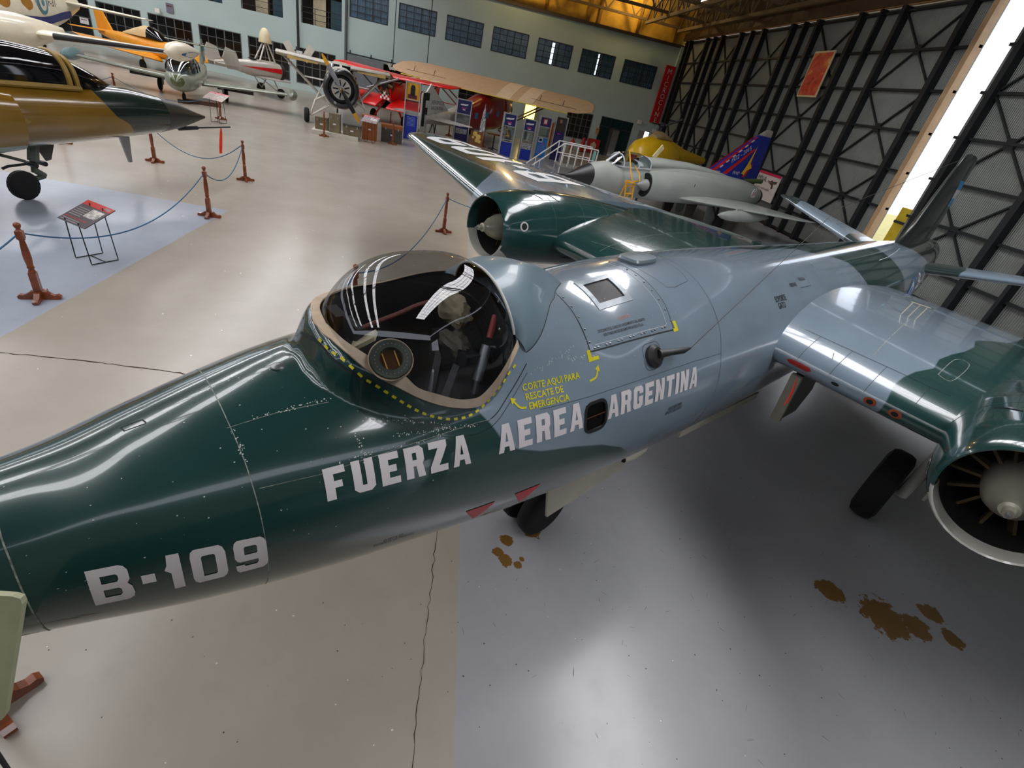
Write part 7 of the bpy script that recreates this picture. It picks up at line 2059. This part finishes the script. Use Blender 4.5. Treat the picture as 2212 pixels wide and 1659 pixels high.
for k, (x, y, h) in enumerate(((9.7, 48.6, .95), (10.7, 48.7, 1.2))):
    e = thing('fire_extinguisher', ('short red fire extinguisher, the left one of the pair before the back wall', 'tall red wheeled fire extinguisher, the right one of the pair before the back wall')[k], 'extinguisher', (x, y, 0), 0)
    MB().lathe([(.16, .03), (.18, .08), (.18, h - .2), (.1, h - .06), (.05, h)], n=16).build('cylinder', mat('fire_red', (180, 26, 22), .4), e)
    MB().tube([(0, 0, h), (.12, 0, h + .08), (.22, -.02, h - .1)], .025, 8).build('hose', M_dark, e)
    MB().lathe([(.19, 0), (.19, .05)], n=16).build('foot_ring', M_dsteel, e)
# hanging flood lights on their poles
def lamp_cluster(x, y, z, lab, sc=1.0, pole=True, top=12.9, body=(206, 200, 184)):
    r = thing('hanging_floodlight', lab, 'lamp', (x, y, z), .3, 'hanging flood lights')
    m = mat('flood_cream_%d' % body[0], body, .5)
    if pole: MB().tube([(0, 0, .1 * sc), (0, 0, top - z)], .025 * (1 + sc * .5), 8).build('drop_rod', M_dsteel, r)
    for sx in (-1, 1):
        t = .55 * sx
        Mx = Matrix.Rotation(t, 3, 'Y')
        MB().box((sx * .42 * sc, 0, 0), (.34 * sc, .3 * sc, .78 * sc), 0, Mx).build('lamp_housing', m, r, smooth=False)
        MB().bar((0, 0, .1 * sc), (sx * .3 * sc, 0, 0), .06 * sc).build('bracket', M_dsteel, r, smooth=False)
    MB().box((0, 0, -.15 * sc), (.3 * sc, .3 * sc, .4 * sc)).build('ballast_box', mat('flood_white', (206, 210, 208), .5), r, smooth=False)
    return r
lamp_cluster(-12.2, 42.6, 2.95, 'large cream twin flood light hanging by a rod over the autogiro wing', 1.35)
lamp_cluster(-6.3, 46.8, 3.26, 'small white flood light on a thin rod beside the sliding screen', .55)
lamp_cluster(-3.65, 46.8, 3.15, 'small white twin flood light on a thin rod above the tan wing', .6)
for k, (x, z, lab) in enumerate(((17.2, 2.9, 'small white wall flood light left of the door corner'), (15.6, 3.35, 'small white wall speaker over the glazed entrance'), (-24.8, 3.4, 'small cream flood light box above the lower windows at upper left'))):
    r = thing('wall_floodlight', lab, 'lamp', (x, 49.8, z), 0)
    MB().box((0, -.1, 0), (.34, .2, .3)).build('lamp_housing', M_white, r, smooth=False); MB().box((0, .1, .05), (.06, .22, .06)).build('bracket', M_dsteel, r, smooth=False)
for k, (x, z, w, h, m, lab) in enumerate(((-24.0, 3.75, .5, .62, mat('vent_mauve', (112, 106, 122), .6), 'square mauve-grey vent cover on the back wall'), (-15.0, 1.9, .42, .32, M_mark, 'small white notice with red lines between the lower windows'), (-30.5, 1.6, .6, .4, M_mark, 'small white notice on the pillar near the yellow trainer'), (12.0, 1.9, .3, .5, mat('call_box_orange', (190, 140, 84), .6), 'small orange-brown box on the wall left of the glazed entrance'))):
    r = thing('wall_plate', lab, 'notice', (x, 49.97, z), 0)
    MB().box((0, -.03, 0), (w, .06, h)).build('plate', m, r, smooth=False)
    MB().box((0, -.065, h * .2), (w * .7, .01, h * .12)).build('print_line', mat('print_maroon', (96, 30, 44), .5), r, smooth=False)
# warm lit doorway lamp behind the display panels
dl = thing('doorway_lamp', 'glowing warm lamp in the doorway behind the display panels', 'lamp', (5.4, 49.0, 1.9), 0)
MB().box((0, 0, .35), (.9, .1, 1.3)).build('lit_panel', mat('lamp_glow', (255, 214, 90), .6, emit=5.0), dl, smooth=False)
MB().box((0, .08, .35), (1.0, .08, 1.4)).build('frame', mat('lamp_frame', (150, 110, 40), .5), dl, smooth=False)
MB().box((0, .04, -1.1), (.2, .2, 1.6)).build('stand', M_dsteel, dl, smooth=False)
